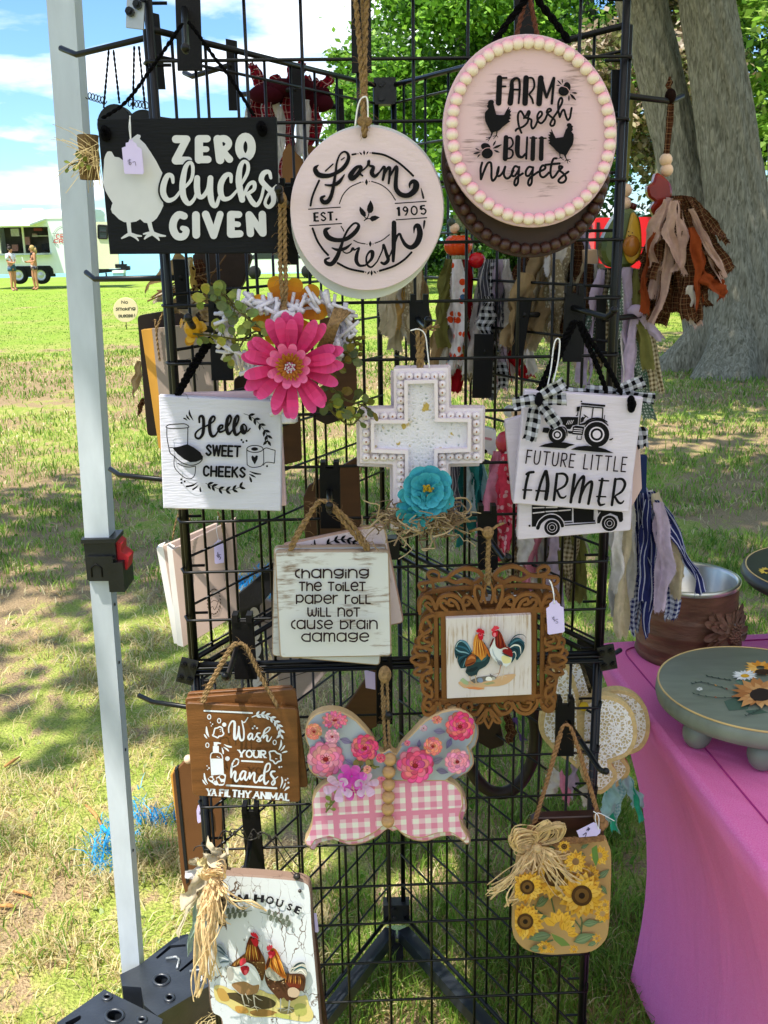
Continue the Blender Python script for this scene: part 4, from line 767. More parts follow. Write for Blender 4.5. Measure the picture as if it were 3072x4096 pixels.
# tin pot
pc = G((1476/.54, 1408/.54), TZ); pr_ = .094; ph_ = .157
BRN = mat('brown_wash_paint', c('#6d4c3a'), .5, metal=.15, var=.35, vs=18, stretch=(1, 1, 4), bump=.2, bs=60)
o = T('tin_pot', 'brown painted ribbed tin pot with a raised sunflower on the pink table', 'pot', pc)
prof = [(pr_*.97, 0), (pr_, .006)]+[(pr_*(1-.028*abs(math.sin(z*104))), z) for z in np.linspace(.012, .1, 34)]+[(pr_, .106), (pr_, ph_-.012), (pr_*1.015, ph_-.01)]
mb = MB(); mb.lathe(pc, prof, 64); mb.build('pot_wall', BRN, o, True)
TIN = mat('tin_metal', c('#c4c2ba'), .28, metal=.9, var=.1, vs=12)
mb = MB(); mb.lathe(pc, [(pr_*1.015, ph_-.01), (pr_*1.03, ph_-.004), (pr_*1.02, ph_), (pr_*.97, ph_), (pr_*.93, ph_-.006), (pr_*.93, .01), (0, .01)], 64); mb.build('pot_rim', TIN, o, True)
mb = MB(); an0 = R(-52); ctr = pc+Vector((math.cos(an0)*pr_, math.sin(an0)*pr_, .07)); nr = Vector((math.cos(an0), math.sin(an0), .1))
flower3(mb, ctr+nr*.004, nr, .07, 22, (1, 1, 1), rings=((1, -.03), (.82, .03), (.64, .08)), wid=.24, cup=-.12); mb.ball(ctr-nr*.008, .026); [mb.ball(ctr+nr*(.016-.00*k)+Vector((-nr.y, nr.x, 0)).normalized()*.02*math.sqrt(k/40)*math.cos(k*2.4)+Vector((0, 0, 1))*.02*math.sqrt(k/40)*math.sin(k*2.4), .003, nu=6, nv=4) for k in range(40)]; mb.build('sunflower_relief', BRN, o, True)
# painted riser on ball feet
rc = G((1640/.54, 1490/.54), .907); RG = .163
GRN = mat('sage_wash_paint', c('#70776a'), .42, var=.12, vs=16, stretch=(1, 4, 1), spec=.5)
o = T('round_riser', 'sage green round riser painted with sunflowers on ball feet', 'riser', (rc.x, rc.y, TZ))
mb = MB(); mb.lathe((rc.x, rc.y, TZ-.011), [(0, .062), (RG*.9, .062), (RG*.985, .066), (RG, .076), (RG*.995, .086), (RG*.975, .094), (RG*.965, .095), (0, .095)], 72); mb.build('riser_top', GRN, o, True)
mb = MB(); mb.tube([(rc.x+RG*.978*math.cos(t), rc.y+RG*.978*math.sin(t), TZ+.0835) for t in np.linspace(0, 6.283, 73)[:-1]], .0016, 5, closed=True); mb.build('worn_edge', mat('bare_wood_edge', c('#c6a970'), .6), o)
for t in (-1.85, -2.75, 1.6, .2, -.9): mb = MB(); mb.ball((rc.x+RG*.74*math.cos(t), rc.y+RG*.74*math.sin(t), TZ+.026), .026, sc=(.9, .9, 1)); mb.build('ball_foot', GRN, o, True)
mb = MB(); zi = [TZ+.0846]
def flat(pts, col): zi[0] += .00004; V = [G(K(11, p), zi[0]) for p in pts]; mb.add(V, [tuple(t) for t in tessellate_polygon([V])], col)
def fpet(cx, cy, rx, ry, n, w, cols, r0=.25):
    for k in range(n):
        t = 2*math.pi*k/n+random.uniform(-.1, .1); ct, st = math.cos(t), math.sin(t); l = random.uniform(.85, 1.08)
        def pt(a, b): return (cx+rx*l*(a*ct-b*st), cy+ry*l*(a*st+b*ct))
        flat([pt(r0, -w*.6), pt(.65, -w), pt(1, 0), pt(.65, w), pt(r0, w*.6)], random.choice(cols))
for p in ([(470, 960), (560, 930), (640, 960), (620, 1010), (500, 1020)], [(540, 830), (640, 800), (720, 860), (600, 880)], [(600, 1020), (700, 1010), (749, 1030), (650, 1045)]): flat(p, random.choice([c('#5d7768'), c('#4c6254'), c('#6d8a78')]))
for pts in (((365, 800), (440, 815), (510, 825)), ((270, 848), (330, 838), (420, 860), (490, 882)), ((280, 912), (360, 930), (480, 938), (560, 930)), ((610, 1050), (660, 1030), (700, 1012))):
    q = crv([(a, b) for a, b in pts], False, 4)
    for i in range(len(q)-1): flat([(q[i][0], q[i][1]-1.5), (q[i+1][0], q[i+1][1]-1.5), (q[i+1][0], q[i+1][1]+1.5), (q[i][0], q[i][1]+1.5)], c('#3a3f36'))
    for i in range(0, len(q), 2):
        x, y = q[i]; flat([(x-12, y-9), (x, y-5), (x+6, y+3), (x-5, y+2)], random.choice([c('#3d4a42'), c('#a3522f'), c('#c98f45'), c('#7d2f22')]) if pts[0][0] < 300 else c('#3d4a42'))
fpet(700, 745, 120, 48, 15, .16, [c('#e8a84a'), c('#d98f30'), c('#f0bb62')]); flat(ell((715, 772), 50, 18, 20), c('#3d2a1c'))
fpet(605, 795, 88, 38, 16, .14, [c('#ecebe6'), c('#dcdcda')]); flat(ell((603, 798), 28, 11, 16), c('#d9a326'))
fpet(690, 905, 195, 100, 17, .15, [c('#c98f56'), c('#b57a44'), c('#d6a56c'), c('#a86d3c')]); flat(ell((700, 918), 76, 42, 24), c('#33251f'))
fpet(720, 910, 145, 80, 13, .15, [c('#c08650'), c('#d09c62')], .5); flat(ell((705, 918), 72, 40, 24), c('#2e221e'))
fpet(315, 882, 24, 12, 12, .18, [c('#d8dad4')])
mb.build('painted_flowers', PAINT, o)
# dark riser on a stem, mostly outside the frame
dc = Vector((.838, 1.735, 1.02)); DK = mat('black_wash_paint', c('#2a2c2c'), .4, var=.25, vs=20, spec=.5); o = T('cake_stand', 'black painted round stand with a yellow sunflower at the table edge', 'stand', (dc.x, dc.y, TZ))
mb = MB(); mb.lathe((dc.x, dc.y, TZ), [(0, 0), (.08, 0), (.085, .012), (.03, .03), (.022, .09), (.03, .15), (.1, .16), (.165, .165), (.172, .176), (.168, .188), (.16, .19), (0, .19)], 56); mb.build('stand_body', DK, o, True)
mb = MB(); mb.tube([(dc.x+.163*math.cos(t), dc.y+.163*math.sin(t), TZ+.1895) for t in np.linspace(0, 6.283, 73)[:-1]], .0015, 5, closed=True); mb.build('worn_edge', MC['bare_wood_edge'], o)
mb = MB(); zi = [TZ+.191]; fpet(735, 130, 55, 22, 12, .17, [c('#e6c24e'), c('#d9a93a')]); flat(ell((742, 132), 18, 8, 14), c('#4a3320')); mb.build('painted_flower', PAINT, o)
# ================================================================ WIRE RACK
RY = 1.395
def D(*p): return (p[0]/.54, p[1]/.54)
def fx(d, y, Y=RY): return U(D(d, y), Y).x
def fy(x): return RY+SLOPE*x
zj = U(D(850, 1434), RY).z
rowsU = [U(D(850, y), RY).z for y in (-8, 128, 263, 395, 525, 652, 776, 890, 1003, 1115, 1223, 1326, 1429)]
rowsL = [U(D(850, y), RY).z for y in (1441, 1540, 1637, 1727, 1818, 1909, 1990, 2074, 2156, 2236, 2312)]
xl0, xr0 = fx(436, 1450), fx(1300, 1400)
rack = T('wire_rack', 'black three sided wire grid rack hung all over with craft signs', 'display rack', (0, 1.6, 0))
AX = U(D(845, 1185), 1.95, 0); apx, apy = AX.x, 1.95
ztop_back = U(D(806, 186), 1.95, 0).z; ztop = U(D(850, -300), RY).z
WR, PR = .0022, .0052
def gridpanel(name, x0, y0, x1, y1, z0, z1, rows, cols_, ret=0.0, post=True):
    mb = MB(); d = Vector((x1-x0, y1-y0, 0)); L = d.length; e = d/L; nb = Vector((-e.y, e.x, 0))
    for z in rows:
        a = Vector((x0, y0, z)); b = Vector((x1, y1, z))
        if ret: mb.tube([a+e*ret+nb*.028, a-e*.006+nb*.028, a-e*.012+nb*.014, a-e*.006-nb*.004, a+e*.012-nb*.004]+[b-e*.012-nb*.004, b+e*.006-nb*.004, b+e*.012+nb*.014, b+e*.006+nb*.028, b-e*ret+nb*.028], WR, 6)
        else: mb.tube([a, b], WR, 6)
    for t in cols_:
        p = Vector((x0, y0, 0))+e*t; mb.tube([p+Vector((0, 0, z0)), p+Vector((0, 0, z1))], WR, 6)
    if post:
        for p in (Vector((x0, y0, 0)), Vector((x1, y1, 0))): mb.tube([p+nb*.005+Vector((0, 0, z0)), p+nb*.005+Vector((0, 0, z1))], PR, 8)
    mb.tube([Vector((x0, y0, z1)), Vector((x1, y1, z1))], PR*.85, 8); mb.tube([Vector((x0, y0, z0)), Vector((x1, y1, z0))], PR*.85, 8)
    return mb.build(name, METAL, rack, True)
cu = [fx(d, 100)-fx(310, 100) for d in (420, 531, 652, 772, 893, 1011, 1131, 1252)]; xl, xr = fx(310, 100), fx(1343, 100)
xl = (xl+xl0)/2; xr = (xr+xr0)/2
gridpanel('grid_panel', xl, fy(xl), xr, fy(xr), zj+.008, ztop, rowsU, [fx(d, 100)-xl for d in (420, 531, 652, 772, 893, 1011, 1131, 1252)], .02)
zb = .13
gridpanel('grid_panel', xl, fy(xl), xr, fy(xr), zb, zj-.004, rowsL, [fx(d, 1906)-xl for d in (468, 561, 655, 748, 841, 932, 1028, 1122, 1216)], .02)
bw = math.hypot(apx-xl, apy-fy(xl)); st = .0715
rb = [zj+.0762*i+.02 for i in range(0, 14) if zj+.0762*i+.02 < ztop_back-.03]; rl = [zj-.03-.0762*i for i in range(13) if zj-.03-.0762*i > zb+.03]
for (a, b) in (((xl-.004, fy(xl)+.02), (apx-.012, apy)), ((apx+.012, apy), (xr+.004, fy(xr)+.02))):
    gridpanel('grid_panel', *a, *b, zj+.01, ztop_back, rb, [st*(i+.6) for i in range(8) if st*(i+.6) < bw-.02]); gridpanel('grid_panel', *a, *b, zb, zj-.008, rl, [st*(i+.6) for i in range(8) if st*(i+.6) < bw-.02])
mb = MB()
def conn(p, w=.034):
    mb = MB(); mb.box(p, (w, .03, .045)); 
    for z in (-.012, .012): mb.tube([Vector(p)+Vector((-.006, -.02, z)), Vector(p)+Vector((-.006, .02, z))], .0055, 8)
    mb.build('corner_clip', BLP, rack)
conn((apx, apy, ztop_back-.01), .04); conn((apx, apy, zj+.01), .034); conn((apx, apy, zb+.01), .06)
for p, tl in (((xl-.012, fy(xl)-.004, zj), .3), ((xr+.014, fy(xr), zj), -.2)):
    mb = MB(); pl = Vector(p); mb.box(pl, (.026, .005, .04), Matrix.Rotation(tl, 3, 'Y')); b_ = mb.build('joint_plate', BLP, rack); mb = MB()
    for dx in (-.007, .007):
        for dz in (-.011, .011): q = pl+Matrix.Rotation(tl, 3, 'Y') @ Vector((dx, -.003, dz)); mb.tube([q, q-Vector((0, .005, 0))], .0045, 6); mb.tube([q-Vector((0, .004, 0)), q-Vector((0, .007, 0))], .0026, 6)
    mb.build('bolt', METAL, b_)
pl = U(D(293, 20), RY-.005); mb = MB(); mb.box(pl, (.022, .005, .045), Matrix.Rotation(.12, 3, 'Y')); b_ = mb.build('joint_plate', mat('zinc_plate', c('#a9adb0'), .4, metal=.5), rack); mb = MB()
for dx, dz in ((-.006, -.004), (.004, .004), (.012, .012)): q = pl+Vector((dx, -.003, dz)); mb.tube([q, q-Vector((0, .008, 0))], .0055, 8); mb.tube([q-Vector((0, .006, 0)), q-Vector((0, .012, 0))], .003, 8)
mb.build('bolt', METAL, b_)
for p in ((xl, fy(xl)), (xr, fy(xr))):
    q0 = Vector((apx, apy, zb-.02)); q1 = Vector((p[0], p[1], zb-.02)); d = (q1-q0).normalized(); s_ = Vector((-d.y, d.x, 0))*.014; mb = MB(); q0 = q0+d*.03
    V = [q0-s_, q0+s_, q1+s_, q1-s_]; mb.prism(V, (0, 0, -.028)); mb.build('base_bar', mat('dark_steel_bar', c('#20242a'), .35, var=.2, spec=.5), rack)
CHR = mat('chrome', c('#d8dadb'), .18, metal=1, var=.05)
for (x, y) in ((apx, apy), (xl, fy(xl)), (xr, fy(xr))):
    mb = MB(); mb.tube([(x, y, zb-.05), (x, y, zb-.07)], .024, 12); mb.box((x-.02, y-.012, .055), (.005, .04, .06)); mb.box((x+.02, y-.012, .055), (.005, .04, .06)); mb.box((x, y-.012, .086), (.044, .045, .006)); co_ = mb.build('caster', CHR, rack)
    w = MB(); w.lathe((0, 0, 0), [(0, -.014), (.03, -.014), (.034, 0), (.03, .014), (0, .014)], 20); mesh('wheel', [(x+v[2], y-.015+v[0], .036+v[1]) for v in w.V], w.F, RUB, co_, True)
# ---------------------------------------------------------------- hooks on the front
def dq(x0, x1, y0, y1, sk=0): return [D(x0, y0), D(x1, y0), D(x1+sk, y1), D(x0+sk, y1)]
hook('black display hook holding the zero clucks hen board', dq(377, 430, -40, 152, 6), D(402, 128), rootpix=D(398, 20))
hook('black display hook with jute cord above the round farm sign', dq(757, 800, -60, 157, 3), D(788, -5), rootpix=D(780, -60))
hook('black display hook behind the top of the pink beaded sign', dq(1110, 1153, -60, 85, 2), D(1135, -12), rootpix=D(1132, -60))
hook('black display hook between the wicker heart and the farm sign', dq(603, 640, 402, 572, 4), D(603, 432), rootpix=D(620, 440))
hook('black display hook holding the white cross', dq(884, 927, 652, 778, 2), D(925, 712), Yt=1.29, rootpix=D(903, 690))
hook('black display hook holding the future farmer signs, silver arm bent aside', dq(1221, 1262, 633, 782, -5), D(1326, 690), Yt=1.3, rootpix=D(1238, 665))
hook('dark display hook beside the green sprig above the toilet sign', dq(449, 496, 662, 822, 8), D(408, 708), rootpix=D(470, 712))
hook('dark display hook holding the toilet paper joke signs', dq(690, 734, 1012, 1142, 2), D(712, 1112), rootpix=D(711, 1062))
hook('black display hook above the carved rooster frame', dq(1031, 1074, 1106, 1232, 2), D(1098, 1222), Yt=1.28, rootpix=D(1045, 1148))
hook('black display hook holding the brown wash sign', dq(499, 547, 1341, 1468, 8), D(487, 1478), rootpix=D(514, 1392))
hook('black display hook above the pink butterfly', dq(813, 848, 1430, 1565, 0), D(840, 1562), rootpix=D(833, 1490))
hook('black display hook holding the sunflower jar', dq(1201, 1242, 1522, 1634, -2), D(1308, 1682), Yt=1.27, rootpix=D(1228, 1560))
hook('black display hook above the farm house board', dq(521, 560, 1752, 1882, 12), D(522, 1934), Yt=1.2, rootpix=D(541, 1812))
# ---------------------------------------------------------------- hooks on the two back sides
def P3(d, y, Y): return (D(d, y), Y)
sidehook('black display hook high on the rack pointing at the white pole', [D(309, 22), D(342, 30), D(356, 192), D(330, 192)], 1.47, [D(330, 78), D(165, 118), D(131, 104)], [1.47, 1.56, 1.58])
sidehook('black display hook over the red plaid tassels nearest the hen board', [D(487, 83), D(511, 88), D(516, 238), D(494, 238)], 1.62, [D(500, 140), D(415, 165), D(398, 157)], [1.62, 1.7, 1.72])
sidehook('black display hook over the red plaid tassels nearest the jute cord', [D(626, 135), D(650, 140), D(656, 262), D(636, 262)], 1.76, [D(640, 192), D(515, 205), D(503, 196)], [1.76, 1.86, 1.88])
sidehook('black display hook at the back corner under the maple leaves', [D(722, 188), D(741, 192), D(746, 300), D(729, 300)], 1.86, [D(735, 230), D(640, 235), D(628, 228)], [1.86, 1.96, 1.98])
sidehook('black display hook pointing left below the hen board', [D(372, 560), D(400, 560), D(408, 668), D(382, 668)], 1.47, [D(395, 600), D(205, 603), D(186, 588)], [1.47, 1.56, 1.58])
sidehook('black display hook pointing left beside the toilet sign', [D(385, 990), D(410, 990), D(414, 1090), D(390, 1090)], 1.47, [D(395, 1040), D(258, 1026), D(238, 1013)], [1.47, 1.56, 1.58])
sidehook('black display hook pointing left beside the brown wash sign', [D(425, 1470), D(450, 1470), D(455, 1560), D(430, 1560)], 1.46, [D(440, 1532), D(330, 1516), D(300, 1502)], [1.46, 1.54, 1.56])
sidehook('black display hook holding the leaf tassel in front of the tree', [D(1322, 150), D(1346, 150), D(1344, 260), D(1320, 260)], 1.43, [D(1335, 205), D(1450, 219), D(1474, 207)], [1.43, 1.5, 1.515])
sidehook('short black hook behind the avocado tassel with a lavender strip', [D(1290, 640), D(1310, 640), D(1308, 760), D(1288, 760)], 1.44, [D(1300, 690), D(1385, 682), D(1392, 678)], [1.44, 1.5, 1.505])
sidehook('dark back hook between the red fabric strips', [D(1025, 722), D(1068, 722), D(1062, 860), D(1020, 860)], 1.62, [D(1045, 760), D(1090, 760), D(1098, 752)], [1.62, 1.72, 1.74])
sidehook('dark back hook behind the tan fabric strips', [D(1120, 640), D(1150, 645), D(1130, 770), D(1105, 770)], 1.56, [D(1130, 680), D(1205, 680), D(1210, 672)], [1.56, 1.64, 1.66])
sidehook('black display hook holding the lace butterflies at the low end', [D(1248, 1380), D(1288, 1395), D(1278, 1500), D(1246, 1490)], 1.5, [D(1262, 1420), D(1330, 1410), D(1340, 1404)], [1.5, 1.57, 1.58])
sidehook('dark back hook holding the brown clipboard boards', [D(470, 620), D(500, 620), D(506, 700), D(476, 700)], 1.6, [D(480, 650), D(392, 640), D(382, 632)], [1.6, 1.7, 1.72])
# ================================================================ THINGS HANGING ON THE BACK SIDES (seen past or through the grid)
PLAIDR = fab('red_plaid_cloth', c('#8d1828'), 'plaid', c('#42101a'), c('#c9a9a0'), .007); BRPL = fab('brown_plaid_cloth', c('#5a3622'), 'plaid', c('#22130d'), c('#8f7252'), .0046); WCOT = fab('white_cotton', c('#ded8d6')); LCOT = fab('lavender_cotton', c('#c9b6cf')); CREAM = fab('cream_cotton', c('#cfbfa2')); TAN = fab('tan_linen', c('#a98e69')); RUST = fab('rust_cotton', c('#8f4220')); NAVY = fab('navy_striped_cloth', c('#2a2f63'), 'stripe', c('#b9bbd6'), None, .009); DGREY = fab('grey_striped_cloth', c('#5a5a66'), 'stripe', c('#c9c8d0'), None, .008)
GBW = fab('black_gingham', c('#e2e2e8'), 'gingham', c('#151418'), None, .011); GBR = fab('tan_gingham', c('#d1c2a2'), 'gingham', c('#6b5a3c'), None, .007); ORFL = fab('orange_floral', c('#e6dfe2'), 'floral', c('#dd4a1d'), c('#3d5f86'), .016); PKFL = fab('pink_floral', c('#d8455f'), 'floral', c('#eab3bd'), c('#6b1d2a'), .011); PINKC = fab('pink_cotton', c('#d98aa4')); OLIVE = fab('olive_cloth', c('#7d7a44')); OLD = fab('sage_dotted_cloth', c('#6f8272'), 'dots', c('#dfe3dc'), c('#3f8a66'), .005); TEAL = fab('teal_cloth', c('#2f7d7c')); AQUA = fab('aqua_cloth', c('#a9d0d6')); MINT = fab('mint_cloth', c('#3fb99a')); REDC = fab('red_cloth', c('#a3131f')); LACEC = fab('lace_cloth', c('#b0a083'), 'lace', c('#e3d8c0'), None, .006); NGING = fab('navy_gingham', c('#c9c9de'), 'gingham', c('#2d3166'), None, .008)
CRAFT = mat('craft_board', c('#7d5730'), .8, var=.12, vs=12); BRB = mat('brown_stained_board', c('#4d3017'), .6, var=.25, vs=8, stretch=(1, 1, 6)); DKB = mat('dark_stained_board', c('#2c1b13'), .55, var=.25, vs=10, stretch=(1, 1, 5)); YEDGE = mat('pine_edge', c('#d69a3c'), .6, var=.15, vs=20, stretch=(1, 1, .2)); GREIGE = mat('board_back', c('#9c8b7f'), .75, var=.06, vs=10); WBOARD = mat('white_board_edge', c('#e0dcd6'), .6, var=.05, vs=20)
def strips(o, specs):
    for s in [(a+random.uniform(-12, 12), b, e+random.uniform(-16, 16), f+random.uniform(-50, 10), w, y+.03, *r) for (a, b, e, f, w, y, *r) in specs if len(specs) > 5 and y > 1.53]+[(a+random.uniform(-7, 7), b, e+random.uniform(-9, 9), f+random.uniform(-70, 0), w*.8, y+.015, *r) for (a, b, e, f, w, y, *r) in specs if len(specs) > 5]: strip(o, D(*s[:2]), D(*s[2:4]), s[4]/.54, s[5], s[6], sway=random.uniform(-8, 8))
    for (x0, y0, x1, y1, w, Y, mt, *r) in specs: strip(o, D(x0, y0), D(x1, y1), w/.54, Y, mt, sway=(r[0]/.54 if r else random.uniform(-6, 6)), dz=random.uniform(-.02, .03))
# red plaid tassels
for i, (xx, yt, yb, n, lab) in enumerate(((572, 205, 330, 7, 'red plaid rag tassel knotted on the hook nearest the hen board'), (632, 200, 400, 4, 'long red plaid rag strips knotted beside the jute cord hook'), (678, 215, 345, 3, 'small red plaid rag tassel nearest the round farm sign'))):
    o = T('rag_tassel', lab, 'tassel', U(D(xx, yt), 1.8), 'red plaid rag tassels'); mb = MB()
    for k in range(5): mb.ball(U(D(xx+random.uniform(-22, 22), yt+random.uniform(-14, 14)), 1.8+random.uniform(-.02, .02)), random.uniform(.012, .02), sc=(1.3, 1, .8))
    mb.build('knot', PLAIDR, o, True)
    for k in range(3): strip(o, D(xx+random.uniform(-12, 12), yt), D(xx+random.uniform(-36, 40), yt-random.uniform(35, 68)), 30, 1.8, PLAIDR, name='bow_end')
    for k in range(n): strip(o, D(xx+(k-n/2)*9, yt), D(xx+(k-n/2)*15, yb+random.uniform(-20, 20)), 34, 1.8+random.uniform(-.03, .03), PLAIDR if k % 3 else WCOT)
for i, (pts, lab) in enumerate((([(607, 520), (610, 330), (624, 308), (640, 330), (655, 345), (650, 530)], 'tan craft board tag hanging under the red plaid rags'), ([(648, 520), (652, 345), (668, 312), (690, 322), (700, 350), (700, 520)], 'second tan craft board tag tucked behind the round farm sign'))):
    o = T('craft_tag', lab, 'wooden tag', U(D(*pts[0]), 1.78), 'craft board tags'); board(o, 'tag_board', rrect([D(*p) for p in pts], 8), 1.78+i*.02, .006, CRAFT, 2)
# pair of round black ornaments behind the hen board
BLKW = mat('black_paint', c('#17171b'), .6, var=.15, vs=40, bump=.1)
for i, (cx_, cy_, rx, ry, lab) in enumerate(((246, 268, 37, 44, 'round black ornament with curled wire left of its twin'), (308, 270, 34, 34, 'round black ornament half hidden by the hen board'))):
    o = T('black_ornament', lab, 'ornament', U(D(cx_, cy_), 1.56), 'round black ornaments'); board(o, 'ornament_body', ell(D(cx_, cy_), rx/.54, ry/.54, 28), 1.56, .03, BLKW, 4)
    cordS(o, [[D(cx_-22, cy_-35), D(235, 108)], [D(cx_+12, cy_-45), D(245, 108)]] if i == 0 else [[D(287, cy_-34), D(290, 100)], [D(cx_+6, cy_-34), D(300, 100)]], 1.555, .0016, BLKCORD, fuzz=0)
    mb = MB(); p0 = D(cx_-20, cy_-50) if i == 0 else D(cx_-30, cy_-48); dirx = -38 if i == 0 else 42
    mb.tube([U((p0[0]+dirx*1.8*t+9*math.cos(t*34), p0[1]-(22 if i == 0 else -10)*t+14*math.sin(t*34)), 1.55) for t in np.linspace(0, 1, 70)], .0007, 4); mb.build('curled_wire', WIREM, o)
BURL = fab('burlap', c('#94784f'), 'gingham', c('#7a6040'), None, .004)
o = T('burlap_bundle', 'small burlap wrapped bundle with straw and a green sprig by the white pole', 'bundle', U(D(195, 340), 1.55))
V = []; uv = []
for j in range(9):
    for i in range(17):
        t = 2*math.pi*i/16; p = U(D(190+.5*j+21*math.cos(t)*(1+.08*math.sin(j*1.3+i)), 292+j*12), 1.56); p.y -= .02*math.sin(t); V.append(p); uv.append((i*.008, j*.009))
mesh('burlap_wrap', V, [(j*17+i, j*17+i+1, (j+1)*17+i+1, (j+1)*17+i) for j in range(8) for i in range(16)], BURL, o, True, uvs=uv)
mb = MB()
for k in range(46): a = U(D(200+random.uniform(-14, 20), 335+random.uniform(-25, 25)), 1.53); e = a+Vector((random.uniform(-.055, .01), random.uniform(-.02, .01), random.uniform(-.045, .03))); mb.tube([a, a.lerp(e, .5)+Vector((0, 0, .004)), e], .0005, 3, c('#c9b27c'), False)
mb.build('straw', PAINT, o); mb = MB(); leafspray(mb, [U(D(190, 355), 1.53), U(D(165, 352), 1.53), U(D(148, 358), 1.53)], 8, .011, [c('#6f7a2c'), c('#8c9440')], c('#5d5a24')); mb.build('green_sprig', SMALLLEAF, o)
# dark pumpkin and dry leaf cluster below the hen board
o = T('dark_pumpkin', 'dark brown painted half pumpkin hanging below the hen board', 'ornament', U(D(470, 590), 1.62))
board(o, 'pumpkin_body', crv([D(*p) for p in ((425, 545), (532, 545), (534, 580), (520, 620), (490, 648), (455, 648), (430, 620), (420, 580))], True, 4), 1.62, .03, mat('dark_umber_paint', c('#2e1f14'), .6, var=.35, vs=14, bump=.3, bs=30), 5)
o = T('dried_flower_cluster', 'bundle of dried leaves, burlap scraps and birch bark under the hen board', 'bundle', U(D(420, 620), 1.56)); mb = MB()
for (x0, y0, x1, y1, w, mt_) in ((398, 555, 318, 628, 34, TAN), (400, 560, 415, 650, 26, CREAM), (408, 555, 428, 640, 18, fab('birch_cloth', c('#c9a85c'), 'floral', c('#2c1c12'), None, .008)), (430, 560, 440, 640, 22, BRPL), (395, 640, 360, 690, 26, TAN), (440, 640, 470, 690, 30, TAN), (400, 610, 330, 655, 22, LACEC), (420, 650, 400, 700, 36, CREAM), (455, 650, 440, 690, 24, TAN)): strip(o, D(x0, y0), D(x1, y1), w/.54, 1.55+random.uniform(-.02, .02), mt_)
for k in range(12): a = U(D(400+random.uniform(-30, 50), 600+random.uniform(-30, 50)), 1.53); mb.tube([a, a+Vector((random.uniform(-.05, .05), 0, random.uniform(-.03, .04)))], .0012, 4, c('#6b4f30'), False)
mb.build('dry_stems', PAINT, o)
# clipboard boards and thick signs seen from behind, on the side facing the lawn
o = T('clipboard_board', 'dark brown rounded board hanging behind the yellow edged sign', 'board', U(D(300, 940), 1.62)); board(o, 'board_back', rrect([D(296, 682), D(452, 655), D(452, 940), D(318, 942)], 18), 1.62, .008, DKB, 3)
strip(o, D(300, 780), D(290, 860), 30, 1.63, TAN, name='bow_end'); strip(o, D(310, 860), D(296, 900), 18, 1.63, BRPL, name='bow_end'); cordS(o, [[D(350, 680), D(385, 610), D(392, 580)]], 1.6, .0008, WIREM, fuzz=0)
o = T('thick_sign', 'thick wooden sign with a glowing yellow pine edge seen from behind', 'sign', U(D(330, 960), 1.585)); V0 = [D(328, 710), D(470, 695), D(470, 975), D(356, 975)]
board(o, 'sign_back', V0, 1.585, .012, GREIGE, 1); board(o, 'sign_edge', [D(305, 713), D(328, 710), D(358, 976), D(343, 968)], 1.586, .02, YEDGE, 1)
cordS(o, [[D(338, 725), D(342, 700), D(368, 640)], [D(335, 690), D(340, 740), D(345, 780)]], 1.578, .0018, TWINE)
def backsign(lab, front, edge, Y, art=False, strings=True):
    o = T('thick_sign', lab, 'sign', U(D(*front[2]), Y), 'thick white signs seen from behind'); board(o, 'sign_back', [D(*p) for p in front], Y, .01, mat('pinkish_board_back', c('#b89f92'), .75, var=.06, vs=10), 1); board(o, 'sign_edge', [D(*p) for p in edge], Y+.001, .02, WBOARD, 1)
    return o
o = backsign('white edged wooden sign, rear one of the leaning pair by the lawn', [(352, 1180), (470, 1130), (470, 1330), (385, 1370)], [(338, 1184), (352, 1178), (388, 1392), (376, 1390)], 1.6)
cordS(o, [[D(372, 1165), D(382, 1120), D(405, 1060)], [D(395, 1160), D(400, 1120), D(410, 1060)]], 1.57, .0014, TWINE)
o = backsign('white edged wooden sign with a leafy wreath stamp and lavender tag', [(372, 1188), (508, 1120), (516, 1325), (396, 1398)], [(360, 1180), (373, 1187), (397, 1398), (383, 1394)], 1.57)
cordS(o, [[D(400, 1225), D(402, 1165), D(412, 1110)], [D(485, 1165), D(478, 1130), D(470, 1105)]], 1.562, .0014, TWINE)
a = Art(24, 1.57)
for k in range(22): t = 2*math.pi*k/22; x, y = 840+44*math.cos(t), 750+88*math.sin(t); a.rib([(x, y, 2), (x+8*math.cos(t+1.2), y+10*math.sin(t+1.2), 9), (x+14*math.cos(t+1.2), y+18*math.sin(t+1.2), 2)], c('#40332d'))
a.lines('815,760 840,740 870,752|815,800 830,785 845,810 865,770 875,740', c('#40332d'), 4); a.build('wreath_stamp', o, INK)
tag('lavender tag marked $5 on the wreath stamped sign behind the rack', [(840, 325), (856, 310), (872, 292), (892, 296), (900, 315), (914, 325), (914, 462), (855, 472), (846, 465)], 1.56, '868,420 862,408 872,402 866,395|868,385 872,425|888,402 878,405 880,418 890,425 882,440', 24, [[(876, 300), (860, 220), (870, 120)]])
